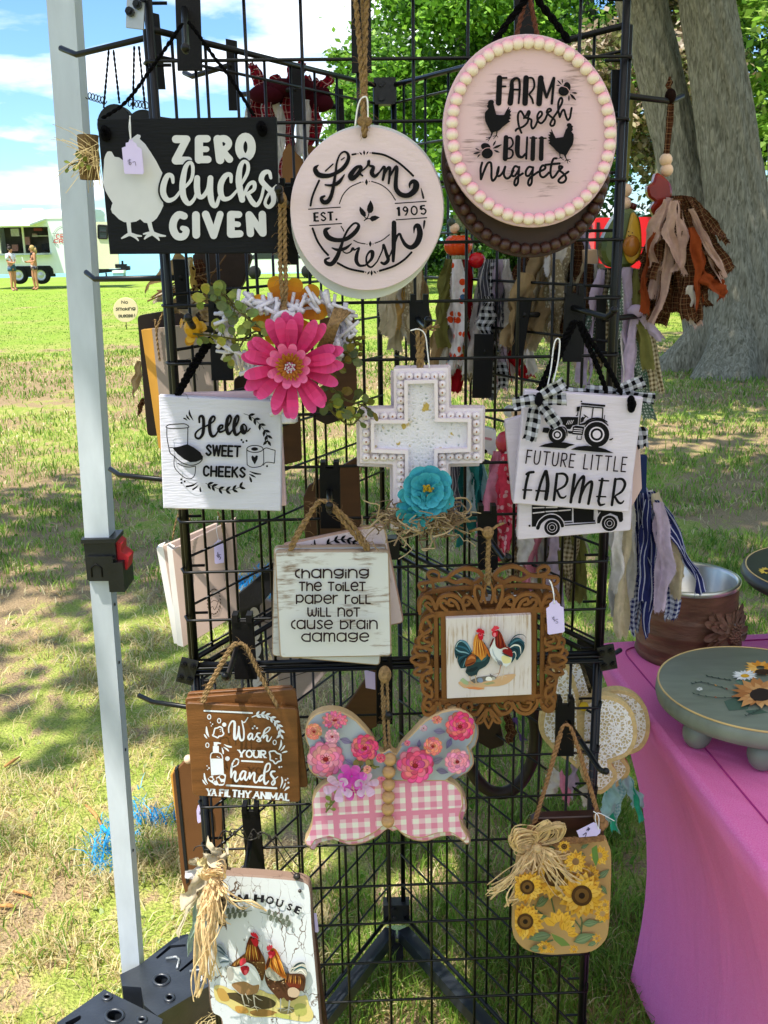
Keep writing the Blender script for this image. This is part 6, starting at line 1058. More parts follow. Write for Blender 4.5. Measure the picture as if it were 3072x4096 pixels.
# ---- round farm fresh signs
PINKW = mat('blush_white_paint', c('#d6c0c6'), .6, var=.06, vs=9, stretch=(1, 1, 3), bump=.1, bs=70)
Y = 1.25
for lab, cc_, rx, ry, Yk, art in (('blush white round sign lettered Farm Fresh EST. 1905 on jute cord', (677, 1538), 565, 603, Y, True), ('plain white round sign tucked behind the Farm Fresh sign', (662, 1606), 545, 600, Y+.02, False), ('second plain white round sign at the back of the Farm Fresh stack', (688, 1530), 560, 612, Y+.034, False)):
    o = T('round_sign', lab, 'sign', U(K(18, (cc_[0], cc_[1]+ry)), Yk), 'round white signs on jute cord'); out = K(18, ell(cc_, rx, ry, 72)); hole = K(18, ell((660, 1000), 22, 22, 12)); board(o, 'sign_board', out, Yk, .008, PINKW if art else mat('grey_white_paint', c('#d3d3cf'), .6, var=.03), 2)
    if not art: cordS(o, [[K(18, (655, 985)), K(18, (670, 700)), K(18, (660, 300)), K(18, (640, -40))]], Yk-.003, .0024, TWINE); continue
    a = Art(2, Yk); a.disc(805*0+K(18, (660, 1000))[0]*0+ (K(18, (660, 1000))[0]-1200)/.3255, (K(18, (660, 1000))[1]-580)/.3255, 34, c('#4a3520'))
    a.lines('225,248,14 185,290,52 225,362,66 330,380,56 430,350,46 530,285,52 590,190,46 590,115,36 545,82,24 490,120,22 452,220,26 440,320,30 425,420,36 412,500,42 385,620,48 340,695,56 285,700,54 262,652,40 302,628,26|310,490,20 400,495,36 480,455,46 545,365,16')
    a.lines('312,320 405,235', w=18); a.lines('508,182 545,156', w=16)
    a.lines('742,262,36 690,280,46 622,370,64 640,415,56 708,362,52 752,282,40 742,258,30|742,290,34 735,345,30 768,378,22|745,325,24 790,295,22 832,248,26 845,195,40 852,250,28 902,272,42 882,340,56 920,385,44 980,330,22|980,330,22 1030,268,34 1040,310,38 1018,428,32|1022,385,22 1080,285,36 1106,300,38 1090,470,28|1096,400,22 1170,275,34 1190,290,44 1178,430,50 1182,540,56 1240,608,60 1330,618,62 1408,560,74 1428,485,78 1392,445,52 1350,480,34 1350,528,12')
    a.lines('890,98 1040,125 1200,210 1320,310 1390,378|235,437 180,560 145,660 130,745|155,1025 210,1170 280,1280 345,1352|462,1450 600,1520 780,1558|980,1546 1150,1490 1280,1410 1370,1320', w=27); a.lines('643,118 686,110', w=25)
    a.lines('1487,530,8 1505,600,24 1516,650,26|1530,937,28 1522,1000,22 1520,1036,4|730,88,4 748,106,22 760,122,4|787,66,4 788,95,28 790,124,4|840,78,4 828,95,20 818,116,4|817,420,4 817,457,34 819,494,4|863,1180,4 863,1215,34 863,1250,4|880,1540,4 880,1572,30 880,1606,4|855,1552,4 842,1572,22 826,1590,4|905,1546,4 918,1562,22 938,1582,4')
    for x, y, r in ((712, 108, 8), (862, 97, 8), (773, 455, 7), (852, 447, 7), (823, 1220, 7), (898, 1216, 7), (806, 1562, 8), (952, 1556, 7)): a.disc(x, y, r)
    a.lines('485,720 530,610 620,515 750,457|880,447 1000,490 1100,570 1172,676|505,1000 525,1030 540,1060|662,1172 720,1200 800,1215|922,1206 1010,1170 1098,1102', w=14)
    a.lines('105,790 495,764|120,991 510,965|1170,718 1550,692|1182,920 1556,893', w=14)
    a.text('EST', 172, 945, 425, 932, 118, 20, serif=.95, stem=1.5); a.disc(448, 914, 14); a.text('1905', 1185, 880, 1560, 856, 122, 20, serif=.7, stem=1.6, sp=.36)
    a.poly([(865, 678), (880, 700), (895, 730), (904, 770), (900, 805), (880, 832), (840, 840), (822, 800), (828, 750), (850, 710)]); a.poly([(735, 755), (775, 790), (808, 830), (812, 875), (780, 880), (745, 850), (728, 800)]); a.poly([(850, 905), (880, 875), (925, 866), (982, 888), (930, 925), (885, 942)]); a.lines('852,825,12 830,890,14 790,928,14|785,875,12 822,912,14|820,905,12 860,905,14')
    a.lines('375,1016,12 312,1050,56 345,1130,66 440,1168,56 560,1158,52 660,1090,56 718,1010,46 708,968,30 660,966,26 590,1040,28 540,1140,30 500,1260,42 452,1380,56 390,1460,56 328,1452,50 312,1412,34 358,1388,24|395,1265,18 470,1290,40 560,1268,40 632,1213,14|530,1310,16 570,1330,18 620,1312,20 650,1272,38 668,1290,22 728,1262,20 702,1330,42 692,1420,50 730,1480,36 800,1480,26|800,1480,22 878,1400,38 890,1320,52 855,1312,30 816,1380,24 826,1470,28 880,1500,24 950,1430,18|950,1430,18 1010,1300,20 1026,1222,28 1060,1330,42 1084,1410,46 1040,1458,42 1000,1445,30|1155,955,58 1155,1100,62 1150,1300,50 1145,1425,38|1090,1390,20 1150,1250,26 1190,1130,30 1225,1092,30 1250,1150,36 1300,1230,48 1370,1258,58 1440,1200,72 1474,1090,74 1450,992,60 1408,1012,36 1400,1082,10')
    a.build('painted_lettering', o, INK)
    cordS(o, [[K(18, (662, 1005))+(-.002,), K(18, (650, 900))+(-.004,), K(18, (648, 700)), K(18, (620, 300)), K(18, (590, -50))], [K(18, (662, 1005))+(-.002,), K(18, (668, 900))+(-.004,), K(18, (660, 700)), K(18, (665, 300)), K(18, (680, -50))], [K(18, (655, 1000))+(-.006,), K(18, (655, 905))+(-.008,), K(18, (640, 700))+(-.004,)]], Y-.002, .0031, TWINE, fuzz=3, twist=330)
    mb = MB(); mb.ball(U(K(18, (660, 895)), Y-.006), .0075, sc=(1.2, .8, .9)); mb.build('cord_knot', TWINE, o, True)
    MB().tube([U(K(18, p), Y-.009) for p in crv([(590, 930), (610, 790), (640, 725), (680, 730), (685, 900)])], .0011, 5).build('tag_string', STRING, o, True)
# ---- beaded signs
Y = 1.24; PKW = worn('pink_washed_wood', c('#d3b3ba'), c('#947878'), .285, (1, 1, 11), 22); BKB = mat('brown_stain', c('#3a241b'), .55, var=.2, vs=20, stretch=(1, 1, 6)); BB = mat('brown_bead', c('#3d211a'), .4, var=.1, spec=.5); PB = mat('blush_bead', c('#ecd6cd'), .4, var=.04, vs=6, spec=.4)
# bead tops: pinkish light put into the colour, by height on each bead
mt = bpy.data.materials.new('pink_lit_top_bead'); mt.use_nodes = True; nd = NT(mt.node_tree); tc = nd('ShaderNodeTexCoord'); sx = nd('ShaderNodeSeparateXYZ', (tc.outputs['Generated'], 0)); cr = nd('ShaderNodeValToRGB', (sx.outputs[2], 0)); ramp(cr, (.42, c('#ecdccf')), (.85, c('#e79fb3'))); pb = nd('ShaderNodeBsdfPrincipled', (cr.outputs[0], 'Base Color'), i_Roughness=.45); nd('ShaderNodeOutputMaterial', (pb.outputs[0], 0)); PB = mt
for lab, cc_, rx, ry, Yk, mt_, bmt in (('brown beaded round sign hanging behind the pink one', (490, 785), 408, 462, Y+.03, BKB, BB), ('pink beaded round sign lettered farm fresh butt nuggets', (507, 632), 420, 469, Y, PKW, PB)):
    o = T('beaded_sign', lab, 'sign', U(K(19, (cc_[0], cc_[1]+ry)), Yk), 'beaded round signs'); board(o, 'sign_board', K(19, ell(cc_, rx, ry, 80, -.12)), Yk, .012, mt_, 3)
    n = 47; rb_ = 29.5*.827*pm((2100, 500), Yk); pts = [U(K(19, p), Yk-.003) for p in ell((cc_[0]+6, cc_[1]), rx-38, ry-41, n, -.12)]; beads(o, beadmesh(rb_, bmt), pts)
    mb = MB(); mb.tube(pts, .0025, 5, closed=True); mb.build('bead_cord', BKB, o)
    if mt_ is BKB: cordS(o, [[K(19, (440, 180)), K(19, (470, 60)), K(19, (490, -40))], [K(19, (545, 180)), K(19, (520, 60)), K(19, (500, -40))]], Yk, .003, mat('rust_cord', c('#6d4030'), .9, var=.3, vs=200)); continue
    cordS(o, [[K(19, (330, 215)), K(19, (400, 110)), K(19, (470, 20)), K(19, (500, -40))], [K(19, (700, 205)), K(19, (620, 95)), K(19, (560, 20)), K(19, (530, -40))]], Yk+.012, .0042, BLKCORD, fuzz=1, twist=260)
    a = Art(3, Yk)
    a.lines('478,110,78 465,455,78|500,109,28 575,109,28|510,228,28 560,226,28|652,200,50 640,330,72 626,455,78|660,270,28 762,272,28|845,110,78 830,458,78|888,340,26 925,395,30 942,458,26|1048,112,80 1024,462,80|1050,116,60 1125,378,34|1228,112,40 1128,378,36|1232,112,36 1200,462,36', BLACK)
    a.lines('645,220,60 655,150,50 710,112,36 752,150,34 755,300,32 742,458,30|850,112,24 930,112,28 958,180,30 950,255,30 890,330,26')
    a.disc(1412, 232, 48, ry=66, rot=-.1); a.disc(1364, 290, 73, ry=68); a.lines('1345,226 1400,240 1428,270 1446,300', c('#cfa3a9'), 7)
    a.lines('1280,145,8 1302,165,20 1330,198,10|1342,126,8 1346,152,18 1348,180,8|1268,212,8 1288,212,18 1312,216,6|1485,315,10 1520,318,26 1548,322,8|1458,335,14 1490,370,36 1528,412,12|1438,355,10 1436,395,24 1438,428,8|148,1085,10 170,1094,20 198,1108,6|120,1157,10 160,1148,28 208,1136,8|172,1206,8 190,1185,20 208,1165,6|425,980,8 405,1015,26 388,1046,8|392,1082,10 440,1062,34 500,1034,14|405,1110,10 440,1126,28 476,1138,8')
    a.poly([(300, 460), (320, 450), (328, 425), (350, 413), (380, 413), (402, 435), (395, 470), (410, 530), (425, 590), (432, 615), (480, 620), (540, 620), (570, 560), (605, 506), (613, 515), (603, 548), (632, 528), (622, 562), (642, 562), (622, 604), (640, 622), (618, 652), (636, 668), (605, 690), (626, 714), (600, 728), (570, 750), (520, 790), (480, 830), (455, 845), (385, 862), (372, 872), (355, 860), (330, 810), (310, 770), (280, 710), (272, 650), (275, 590), (300, 560), (325, 530), (305, 512), (308, 490), (322, 466)])
    a.lines('378,855,30 365,900,18 350,935,15|350,935,12 290,968,9|350,935,12 318,986,8|350,930,12 292,934,8|442,840,26 438,880,14 436,905,14|436,905,12 384,918,8|436,905,12 394,952,8|436,905,12 456,930,8')
    a.poly([(1496, 775), (1476, 766), (1470, 742), (1440, 730), (1415, 740), (1404, 765), (1420, 790), (1390, 830), (1375, 880), (1358, 925), (1255, 940), (1230, 890), (1195, 816), (1188, 826), (1196, 858), (1165, 855), (1180, 888), (1148, 896), (1174, 922), (1146, 932), (1174, 962), (1146, 972), (1176, 992), (1154, 1012), (1182, 1036), (1230, 1082), (1260, 1120), (1300, 1152), (1360, 1170), (1390, 1192), (1412, 1160), (1450, 1090), (1490, 1030), (1504, 960), (1502, 890), (1472, 850), (1492, 830), (1486, 795)])
    a.lines('1312,1140,26 1313,1180,14 1316,1212,14|1316,1210,12 1366,1244,8|1316,1210,12 1292,1230,8|1316,1210,12 1350,1206,8|1382,1180,26 1395,1215,16 1406,1242,14|1406,1240,12 1455,1272,8|1406,1240,12 1460,1240,8|1406,1240,12 1424,1292,8|1406,1242,12 1380,1262,8')
    a.disc(287, 1062, 68, ry=52, rot=.3); a.disc(308, 1155, 78, ry=70, rot=-.2); a.lines('236,1118 275,1085 320,1075 372,1080', c('#cfa3a9'), 7)
    a.lines('568,932,68 556,1225,72|730,932,70 722,1120,70|860,932,32 846,1225,32|945,942,62 934,1228,66|900,940,22 992,942,22|1060,944,62 1052,1228,66|1026,942,22 1120,944,22'); a.lines('575,942,26 635,940,28 664,1005,28 640,1060,26 590,1088,22|590,1090,24 650,1110,28 662,1165,30 630,1215,26 565,1224,24|722,1110,70 735,1180,56 785,1206,38 835,1160,32')
    a.lines('700,840 720,815 800,785 860,730 872,670 828,655 792,592 765,568 735,610 733,700 750,790 780,868|815,665 850,620 878,568 895,592 872,660 918,690 915,760 935,810 975,770 1010,680|1010,680 1060,625 1060,582 1030,580 1000,640 1012,710 1058,735 1110,680|1110,680 1150,590 1188,562 1180,537 1147,545 1132,592 1182,640 1240,695 1230,758 1195,772 1180,740 1222,660 1270,590|1270,590 1338,460 1343,400 1320,387 1292,450 1290,560 1310,648|1310,650 1340,572 1370,552 1390,620 1420,692 1450,660 1462,600 1474,525', w=31)
    a.lines('237,1282 216,1370 220,1510|222,1510 262,1400 312,1292 355,1282 366,1350 366,1480 386,1532 430,1480 460,1400 466,1342|462,1350 442,1440 470,1468 520,1420 556,1337|556,1340 537,1440 570,1498 620,1480 670,1390|732,1342 690,1332 652,1400 652,1458 690,1462 738,1390 750,1342|750,1342 737,1480 730,1560 700,1598 682,1560 712,1490 800,1430|932,1347 882,1342 842,1400 847,1458 887,1458 930,1390 942,1347|942,1347 927,1480 920,1560 892,1598 872,1560 902,1490 1010,1410|1010,1410 1098,1372 1108,1332 1070,1322 1037,1380 1042,1458 1090,1482 1160,1420|1268,1222 1222,1232 1192,1320 1182,1420 1202,1488 1240,1470 1290,1400|1110,1312 1200,1302 1308,1292|1290,1400 1340,1352 1343,1337 1302,1332 1312,1390 1370,1440 1398,1500 1370,1548 1320,1558 1292,1530 1332,1480 1430,1406', w=33)
    a.build('painted_art', o, INK)
# ---- wicker heart with flowers
Y = 1.255; o = T('wicker_heart', 'white wicker heart with a large pink gerbera, sunflower and green sprigs', 'wreath', U(K(10, (520, 830)), Y)); WK = mat('white_willow', c('#cfc9d0'), .7, var=.12, vs=80)
def hp(t): x = 16*math.sin(t)**3; y = 13*math.cos(t)-5*math.cos(2*t)-2*math.cos(3*t)-math.cos(4*t); return (495+x*23, 440-y*21.5-60)
mb = MB()
for k in range(150):
    t = 2*math.pi*k/150+random.uniform(-.02, .02); x, y = hp(t); x2, y2 = hp(t+.12); dx, dy = x2-x, y2-y; l = math.hypot(dx, dy)+1e-6; an = math.atan2(dy, dx)+random.choice((-1, 1))*random.uniform(.3, 1.1); ln = random.uniform(40, 78); s_ = random.uniform(-30, 30)
    x += -dy/l*s_; y += dx/l*s_; r_ = random.uniform(.0019, .0034); mb.tube([U(K(10, (x-ln*math.cos(an), y-ln*math.sin(an))), Y+random.uniform(-.012, .02)), U(K(10, (x+ln*math.cos(an), y+ln*math.sin(an))), Y+random.uniform(-.012, .02))], r_, 7)
for k, s_ in enumerate((1.0, .86)): mb.tube([U(K(10, (495+(hp(t)[0]-495)*s_, 400+(hp(t)[1]-400)*s_)), Y+.012) for t in np.linspace(0, 6.283, 60)[:-1]], .003, 6, closed=True)
mb.tube([U(K(10, p), Y-.01) for p in crv([(440, 270), (445, 215), (500, 190), (560, 230), (570, 280)])], .0032, 7)
for dy_ in range(4): mb.tube([U(K(10, (488, 792+dy_*12)), Y), U(K(10, (548, 790+dy_*12)), Y-.01), U(K(10, (560, 786+dy_*12)), Y)], .0035, 6)
mb.build('willow_frame', WK, o, True)
mb = MB()
for k in range(26): t = k/25; mb.tube([U(K(10, (690+80*t+random.uniform(-6, 6), 395-15*t)), Y-.01), U(K(10, (745+70*t, 280-30*t)), Y-.022), U(K(10, (790+90*t, 160+30*t+random.uniform(-8, 8))), Y-.008)], .0016, 5)
mb.build('jute_wrap', TWINE, o, True)
mb = MB(); flower3(mb, U(K(10, (525, 200)), Y+.012), Vector((0, -1, .25)), .05, 9, c('#c9620f'), c('#d9a414'), rings=((1, 0),), wid=.42, cup=.12); mb.build('sunflower', PETAL, o, True)
mb = MB(); g0 = U(K(10, (535, 500)), Y-.035); flower3(mb, g0, Vector((.02, -1, .12)), .063, 17, c('#cf1258'), c('#e8589a'), rings=((1, -.04), (.98, .06)), wid=.24, cup=.2, jit=.3)
flower3(mb, g0+Vector((0, -.01, 0)), Vector((0, -1, .1)), .028, 12, c('#e0447f'), c('#ee85b2'), rings=((1, .1),), wid=.4, cup=.35); mb.build('gerbera', PETAL, o, True)
mb = MB(); flower3(mb, g0+Vector((0, -.012, 0)), Vector((0, -1, .1)), .017, 22, c('#a8421a'), c('#b98a20'), rings=((1, .2), (.8, .3)), wid=.2, cup=.6)
for k in range(30): t = k*2.4; r_ = .0065*math.sqrt(k/30); mb.ball(g0+Vector((r_*math.cos(t), -.022, r_*math.sin(t))), .0013, c('#d9c9ce') if k % 3 else c('#b5487a'), 6, 4)
mb.build('flower_eye', PETAL, o, True)
GC = [c('#6f7f3c'), c('#848f3f'), c('#5d6b39'), c('#9c9838')]; GD = [c('#5a6436'), c('#6b6b2c'), c('#4b5532'), c('#7a6a2c')]
for pts, n, sz, cl in (([(345, 275), (250, 200), (150, 130), (60, 115), (0, 100)], 20, .024, GC), ([(255, 355), (160, 340), (60, 325), (-40, 315)], 14, .022, GC), ([(330, 300), (270, 330), (215, 420), (150, 440)], 9, .022, GC), ([(700, 560), (780, 640), (850, 700), (940, 730), (1000, 760)], 22, .022, GD), ([(700, 650), (740, 720), (790, 790), (880, 850), (940, 800)], 18, .022, GC), ([(760, 530), (830, 480), (880, 440)], 10, .02, GD), ([(300, 250), (220, 160), (140, 90), (100, 60)], 9, .024, GC)):
    mb = MB(); leafspray(mb, [U(K(10, p), Y-.012+random.uniform(-.012, .01)) for p in pts], n, sz*.62, cl, c('#5f5a2a')); mb.build('green_sprig', SMALLLEAF, o)
mb = MB()
for k in range(4):
    a0, b0 = (860, 470-k*38), (935+6*k, 440-k*32); mb.tube([U(K(10, a0), Y), U(K(10, b0), Y)], .0008, 4, c('#5a4a24'))
    for j in range(5): mb.ball(U(K(10, (a0[0]+(b0[0]-a0[0])*j/4+random.uniform(-6, 6), a0[1]+(b0[1]-a0[1])*j/4+random.uniform(-10, 10))), Y-.003), .0032, c('#59501f'), 7, 5)
mb.build('berry_sprig', PAINT, o, True)
mb = MB(); leafspray(mb, [U(K(25, (470, 345)), Y), U(K(25, (400, 320)), Y), U(K(25, (360, 270)), Y)], 9, .016, [c('#c98f1c'), c('#d9aa3a')], c('#8f7a2c')); mb.ball(U(K(25, (412, 320)), Y-.004), .012, c('#d0980f'), 8, 6); mb.build('yellow_sprig', SMALLLEAF, o)
cordS(o, [[K(10, (492, 185)), K(10, (480, 60)), K(10, (470, -120)), D(606, 424)], [K(10, (492, 185)), K(10, (504, 60)), K(10, (498, -120)), D(614, 424)]], Y, .0028, TWINE, fuzz=2)
mb = MB(); mb.ball(U(K(10, (492, 185)), Y-.004), .006); mb.ball(U(D(610, 432), Y-.004), .007, sc=(.8, .7, 1.3)); mb.build('cord_knot', TWINE, o, True)
# ---- white cross stack
Y = 1.26; CW = worn('distressed_white', c('#dccfd5'), c('#a98b7a'), .34, (1, 1, 2), 22); CRO = [(505, 690), (912, 682), (918, 983), (1168, 983), (1162, 1388), (912, 1394), (905, 1850), (505, 1850), (500, 1398), (258, 1388), (250, 990), (508, 985)]; INN = [(610, 803), (805, 798), (810, 1083), (1053, 1085), (1050, 1280), (805, 1288), (800, 1790), (615, 1790), (615, 1295), (365, 1285), (362, 1095), (612, 1095)]
def cross(lab, dx, dy, Yk):
    o = T('wooden_cross', lab, 'cross', U(K(14, (700+dx, 1850+dy)), Yk), 'stacked white crosses'); board(o, 'cross_board', K(14, rrect([(x+dx, y+dy) for x, y in CRO], 12)), Yk, .012, CW, 2, edge=(.95, .9, .88)); return o
cross('white wooden cross at the back of the stack, tilted edge showing', -22, 22, Y+.04); cross('white wooden cross in the middle of the stack of crosses', 14, -14, Y+.022)
o = cross('white beaded cross with a turquoise flower, front of its stack', 0, 0, Y)
mb = MB(); mb.prism([U(K(14, p), Y-.011) for p in rrect(inset(INN, -26), 6)], (0, .0112, 0), [[U(K(14, p), Y-.011) for p in rrect(INN, 5)]]); mb.build('inner_frame', CW, o)
LP = bpy.data.materials.new('lace_panel'); LP.use_nodes = True; nd = NT(LP.node_tree); tc = nd('ShaderNodeTexCoord'); v = nd('ShaderNodeTexVoronoi', (tc.outputs['Object'], 'Vector'), i_Scale=190.0, feature='DISTANCE_TO_EDGE'); nn = nd('ShaderNodeTexNoise', (tc.outputs['Object'], 'Vector'), i_Scale=26.0, i_Detail=2.0); n2 = nd('ShaderNodeTexNoise', (tc.outputs['Object'], 'Vector'), i_Scale=55.0, i_Detail=5.0)
s_ = nd('ShaderNodeMath', (v.outputs[0], 0), (nn.outputs[0], 1), operation='MULTIPLY'); cr = nd('ShaderNodeValToRGB', (s_.outputs[0], 0)); ramp(cr, (.14, c('#d9d4dc')), (.24, c('#9a9f9c'))); gd = nd('ShaderNodeValToRGB', (n2.outputs[0], 0)); ramp(gd, (.62, 0), (.66, 1)); mx_ = nd('ShaderNodeMixRGB', (gd.outputs[0], 0), (cr.outputs[0], 1), i_2=(*c('#b59a4a'), 1)); pb = nd('ShaderNodeBsdfPrincipled', (mx_.outputs[0], 'Base Color'), i_Roughness=.7); bp = nd('ShaderNodeBump', (v.outputs[0], 'Height'), i_Strength=.6, i_Distance=-.003); LP.node_tree.links.new(bp.outputs[0], pb.inputs['Normal']); nd('ShaderNodeOutputMaterial', (pb.outputs[0], 0))
mb = MB(); mb.prism([U(K(14, p), Y-.002) for p in INN], (0, .0015, 0)); mb.build('lace_panel', LP, o)
bp_ = [(x, 745) for x in (560, 620, 682, 745, 805, 865)]+[(558, y) for y in (808, 866, 924, 982, 1040)]+[(863, y) for y in (805, 863, 922, 980, 1038)]+[(x, 1040) for x in (305, 370, 433, 497)]+[(x, 1036) for x in (925, 990, 1053, 1115)]+[(303, y) for y in (1105, 1165, 1225, 1283)]+[(1115, y) for y in (1094, 1152, 1212, 1272)]+[(x, 1342) for x in (303, 372, 434, 497, 560)]+[(x, 1338) for x in (860, 922, 985, 1050, 1115)]+[(560, y) for y in (1395, 1447, 1500, 1555, 1607, 1660, 1712)]+[(862, y) for y in (1392, 1445, 1500, 1555, 1607, 1660, 1712)]
cb = mat('white_bead_paint', c('#ddd2d6'), .5, var=.06, vs=150); beads(o, beadmesh(31*.5425*pm((1700, 1700), Y), cb), [U(K(14, p), Y-.002) for p in bp_])
mb = MB(); rr = 31*.5425*pm((1700, 1700), Y)
for p in bp_:
    ctr = U(K(14, p), Y-.002); k = 8; jit = [random.uniform(.6, 1.2) for _ in range(k)]; V = []
    for i in range(k): q = 2*math.pi*i/k; s_ = .3*jit[i]; V.append(ctr+Vector((math.sin(s_*.8)*math.cos(q)*rr, -math.cos(s_)*rr*1.015, math.sin(s_)*math.sin(q)*rr)))
    V.append(ctr+Vector((0, -rr*1.03, 0))); mb.add(V, [(i, (i+1) % k, k) for i in range(k)], c('#9c6a50'))
mb.build('worn_spots', PAINT, o)
mb = MB()
for k in range(230):
    x = random.gauss(710, 130); y = random.gauss(1770, 38); P_ = [U(K(14, (max(400, min(1010, x)), y)), Y+random.uniform(-.035, .0))]
    for j in range(5): P_.append(P_[-1]+Vector((random.gauss(0, .009), random.gauss(0, .006), random.gauss(-.001, .006))))
    mb.tube([Vector(q) for q in crv([tuple(p) for p in P_], False, 2)], random.uniform(.0006, .0013), 4, random.choice([c('#8a7458'), c('#6f5a45'), c('#a38d6c')]), False)
mb.build('spanish_moss', PAINT, o)
mb = MB(); TQ, TQ2 = c('#1f8fa3'), c('#52b7c6')
for (x, y, r_, n, nrm) in ((750, 1590, .033, 9, (.05, -1, .25)), (655, 1690, .024, 5, (-.4, -1, -.1)), (810, 1660, .026, 7, (.4, -1, -.15)), (665, 1780, .024, 5, (-.2, -1, -.5))): flower3(mb, U(K(14, (x, y)), Y-.035), Vector(nrm), r_, n, TQ, TQ2, rings=((1, 0), (.72, .14)), wid=.72, cup=.28)
mb.build('turquoise_flower', PETAL, o, True); mb = MB()
for k in range(26): mb.ball(U(K(14, (752+random.gauss(0, 20), 1578+random.gauss(0, 16))), Y-.048+random.uniform(-.004, .004)), .0018, c('#b5941a'), 6, 4)
mb.build('flower_eye', PETAL, o, True)
cordS(o, [[K(14, (690, 690)), K(14, (690, 540)), K(14, (680, 395))], [K(14, (712, 690)), K(14, (715, 540)), K(14, (735, 400))]], Y+.004, .0032, TWINE, fuzz=2, twist=320); MB().tube([U(K(14, p), Y) for p in crv([(770, 690), (755, 560), (738, 440), (690, 400), (630, 410)])], .0009, 5).build('tag_string', STRING, o, True)
mb = MB(); mb.ball(U(K(14, (700, 595)), Y+.006), .006); [mb.tube([U(K(14, (745, 395)), Y), U(K(14, (745+random.uniform(20, 120), 395+random.uniform(-30, 20))), Y-.01)], .0009, 4) for _ in range(9)]; mb.build('cord_knot', TWINE, o, True)
# ---- hello sweet cheeks
Y = 1.27; o = T('hanging_sign', 'pale pinkish board slanting behind the Hello sweet cheeks sign', 'sign', U(D(600, 1100), Y+.03)); board(o, 'sign_board', [K(25, p) for p in ((345, 715), (930, 700), (972, 1392), (300, 1415))], Y+.02, .012, mat('pale_pink_board', c('#d8b9bb'), .7, var=.04), 2)
o = T('hanging_sign', 'white board lettered Hello sweet cheeks with a toilet drawing', 'sign', U(D(480, 1100), Y)); board(o, 'sign_board', [K(25, p) for p in ((203, 728), (945, 762), (940, 1425), (230, 1408))], Y, .014, mat('clean_white_paint', c('#c6c4d0'), .5, var=.05, vs=12, stretch=(1, 1, 7), bump=.14, bs=50), 4)
a = Art(4, Y)
a.lines('545,275,26 545,205,32 580,188,38 600,230,42 602,350,46 588,440,42 540,498,32 492,478,28 496,420,26 560,362,22 650,320,24 738,262,22 758,212,28 732,192,32 692,250,44 686,370,48 712,458,44 760,458,30 810,380,20|810,380,22 860,350,26 864,316,28 830,322,32 806,370,38 832,408,32 890,388,20|890,388,22 960,292,26 984,222,28 964,180,32 932,232,46 920,350,50 946,436,42 990,398,24|990,398,22 1060,302,26 1088,222,28 1070,180,32 1037,240,46 1022,360,50 1048,446,42 1100,418,26 1130,372,22|1195,335,20 1160,302,26 1124,335,32 1132,395,46 1164,425,40 1194,380,30 1190,330,22|1145,330,24 1160,385,20 1210,398,20 1246,360,20')
a.text('SWEET', 622, 742, 1120, 762, 168, 30, sp=.26); a.text('CHEEKS', 585, 1025, 1185, 1048, 160, 30, sp=.28)
a.rib([(85, 332), (130, 306), (240, 298), (345, 297), (400, 335), (355, 352), (180, 362), (100, 350)], w=13, closed=True); a.lines('95,350 97,480 125,640 145,700 205,750|385,350 384,450 382,575', w=13)
a.poly([(168, 622), (250, 612), (380, 575), (470, 622), (560, 690), (588, 745), (575, 790), (500, 820), (420, 826), (330, 782), (240, 710)]); a.lines('122,628 168,622', w=12); a.lines('200,748 300,830 420,868 520,848 578,800 588,745', w=13)
a.lines('198,752 200,890 280,990 360,1048 430,1053 480,1000 492,890|245,840 310,876 400,893 490,878', w=12)
a.sprig([(1160, 155), (1250, 190), (1350, 270), (1440, 380), (1485, 470), (1485, 545)], 6, 92); a.sprig([(632, 1118), (700, 1145), (850, 1205), (1000, 1205), (1140, 1155)], 6, 88)
a.ring(1312, 642, 112, 48, 13); a.disc(1308, 643, 48, ry=25); a.lines('1200,645 1202,760 1205,860|1432,650 1434,760 1435,830|1205,860 1250,890 1310,896 1400,878 1435,830|1432,645 1470,628 1530,645 1592,662|1592,662 1588,750 1580,838|1580,838 1500,825 1455,835 1430,868', w=12)
a.poly([(1310, 858), (1270, 792), (1262, 752), (1280, 730), (1308, 757), (1330, 730), (1354, 738), (1350, 782)])
a.lines('405,105,8 412,165,30 460,248,6|362,170,8 382,208,26 416,242,6|328,218,18 350,226,22 376,248,6|1240,952,8 1320,982,26 1395,990,14|1235,990,8 1280,1012,26 1322,1034,8|1240,1025,8 1252,1060,32 1262,1092,26|368,1162,26 450,1145,26 515,1106,6|455,1202,22 495,1175,22 530,1144,6|562,1228,24 556,1200,24 556,1166,6')
for x, y in ((1127, 518), (1150, 548), (1197, 530), (294, 1063), (341, 1092), (296, 1110), (1480, 880)): a.disc(x, y, 15)
a.build('painted_lettering', o, INK); cordS(o, [[K(25, (310, 722)), K(25, (400, 550)), K(25, (500, 400)), K(25, (520, 385))], [K(25, (325, 722)), K(25, (420, 560)), K(25, (515, 410)), K(25, (530, 395))]], Y+.006, .0034, BLKCORD, fuzz=1)
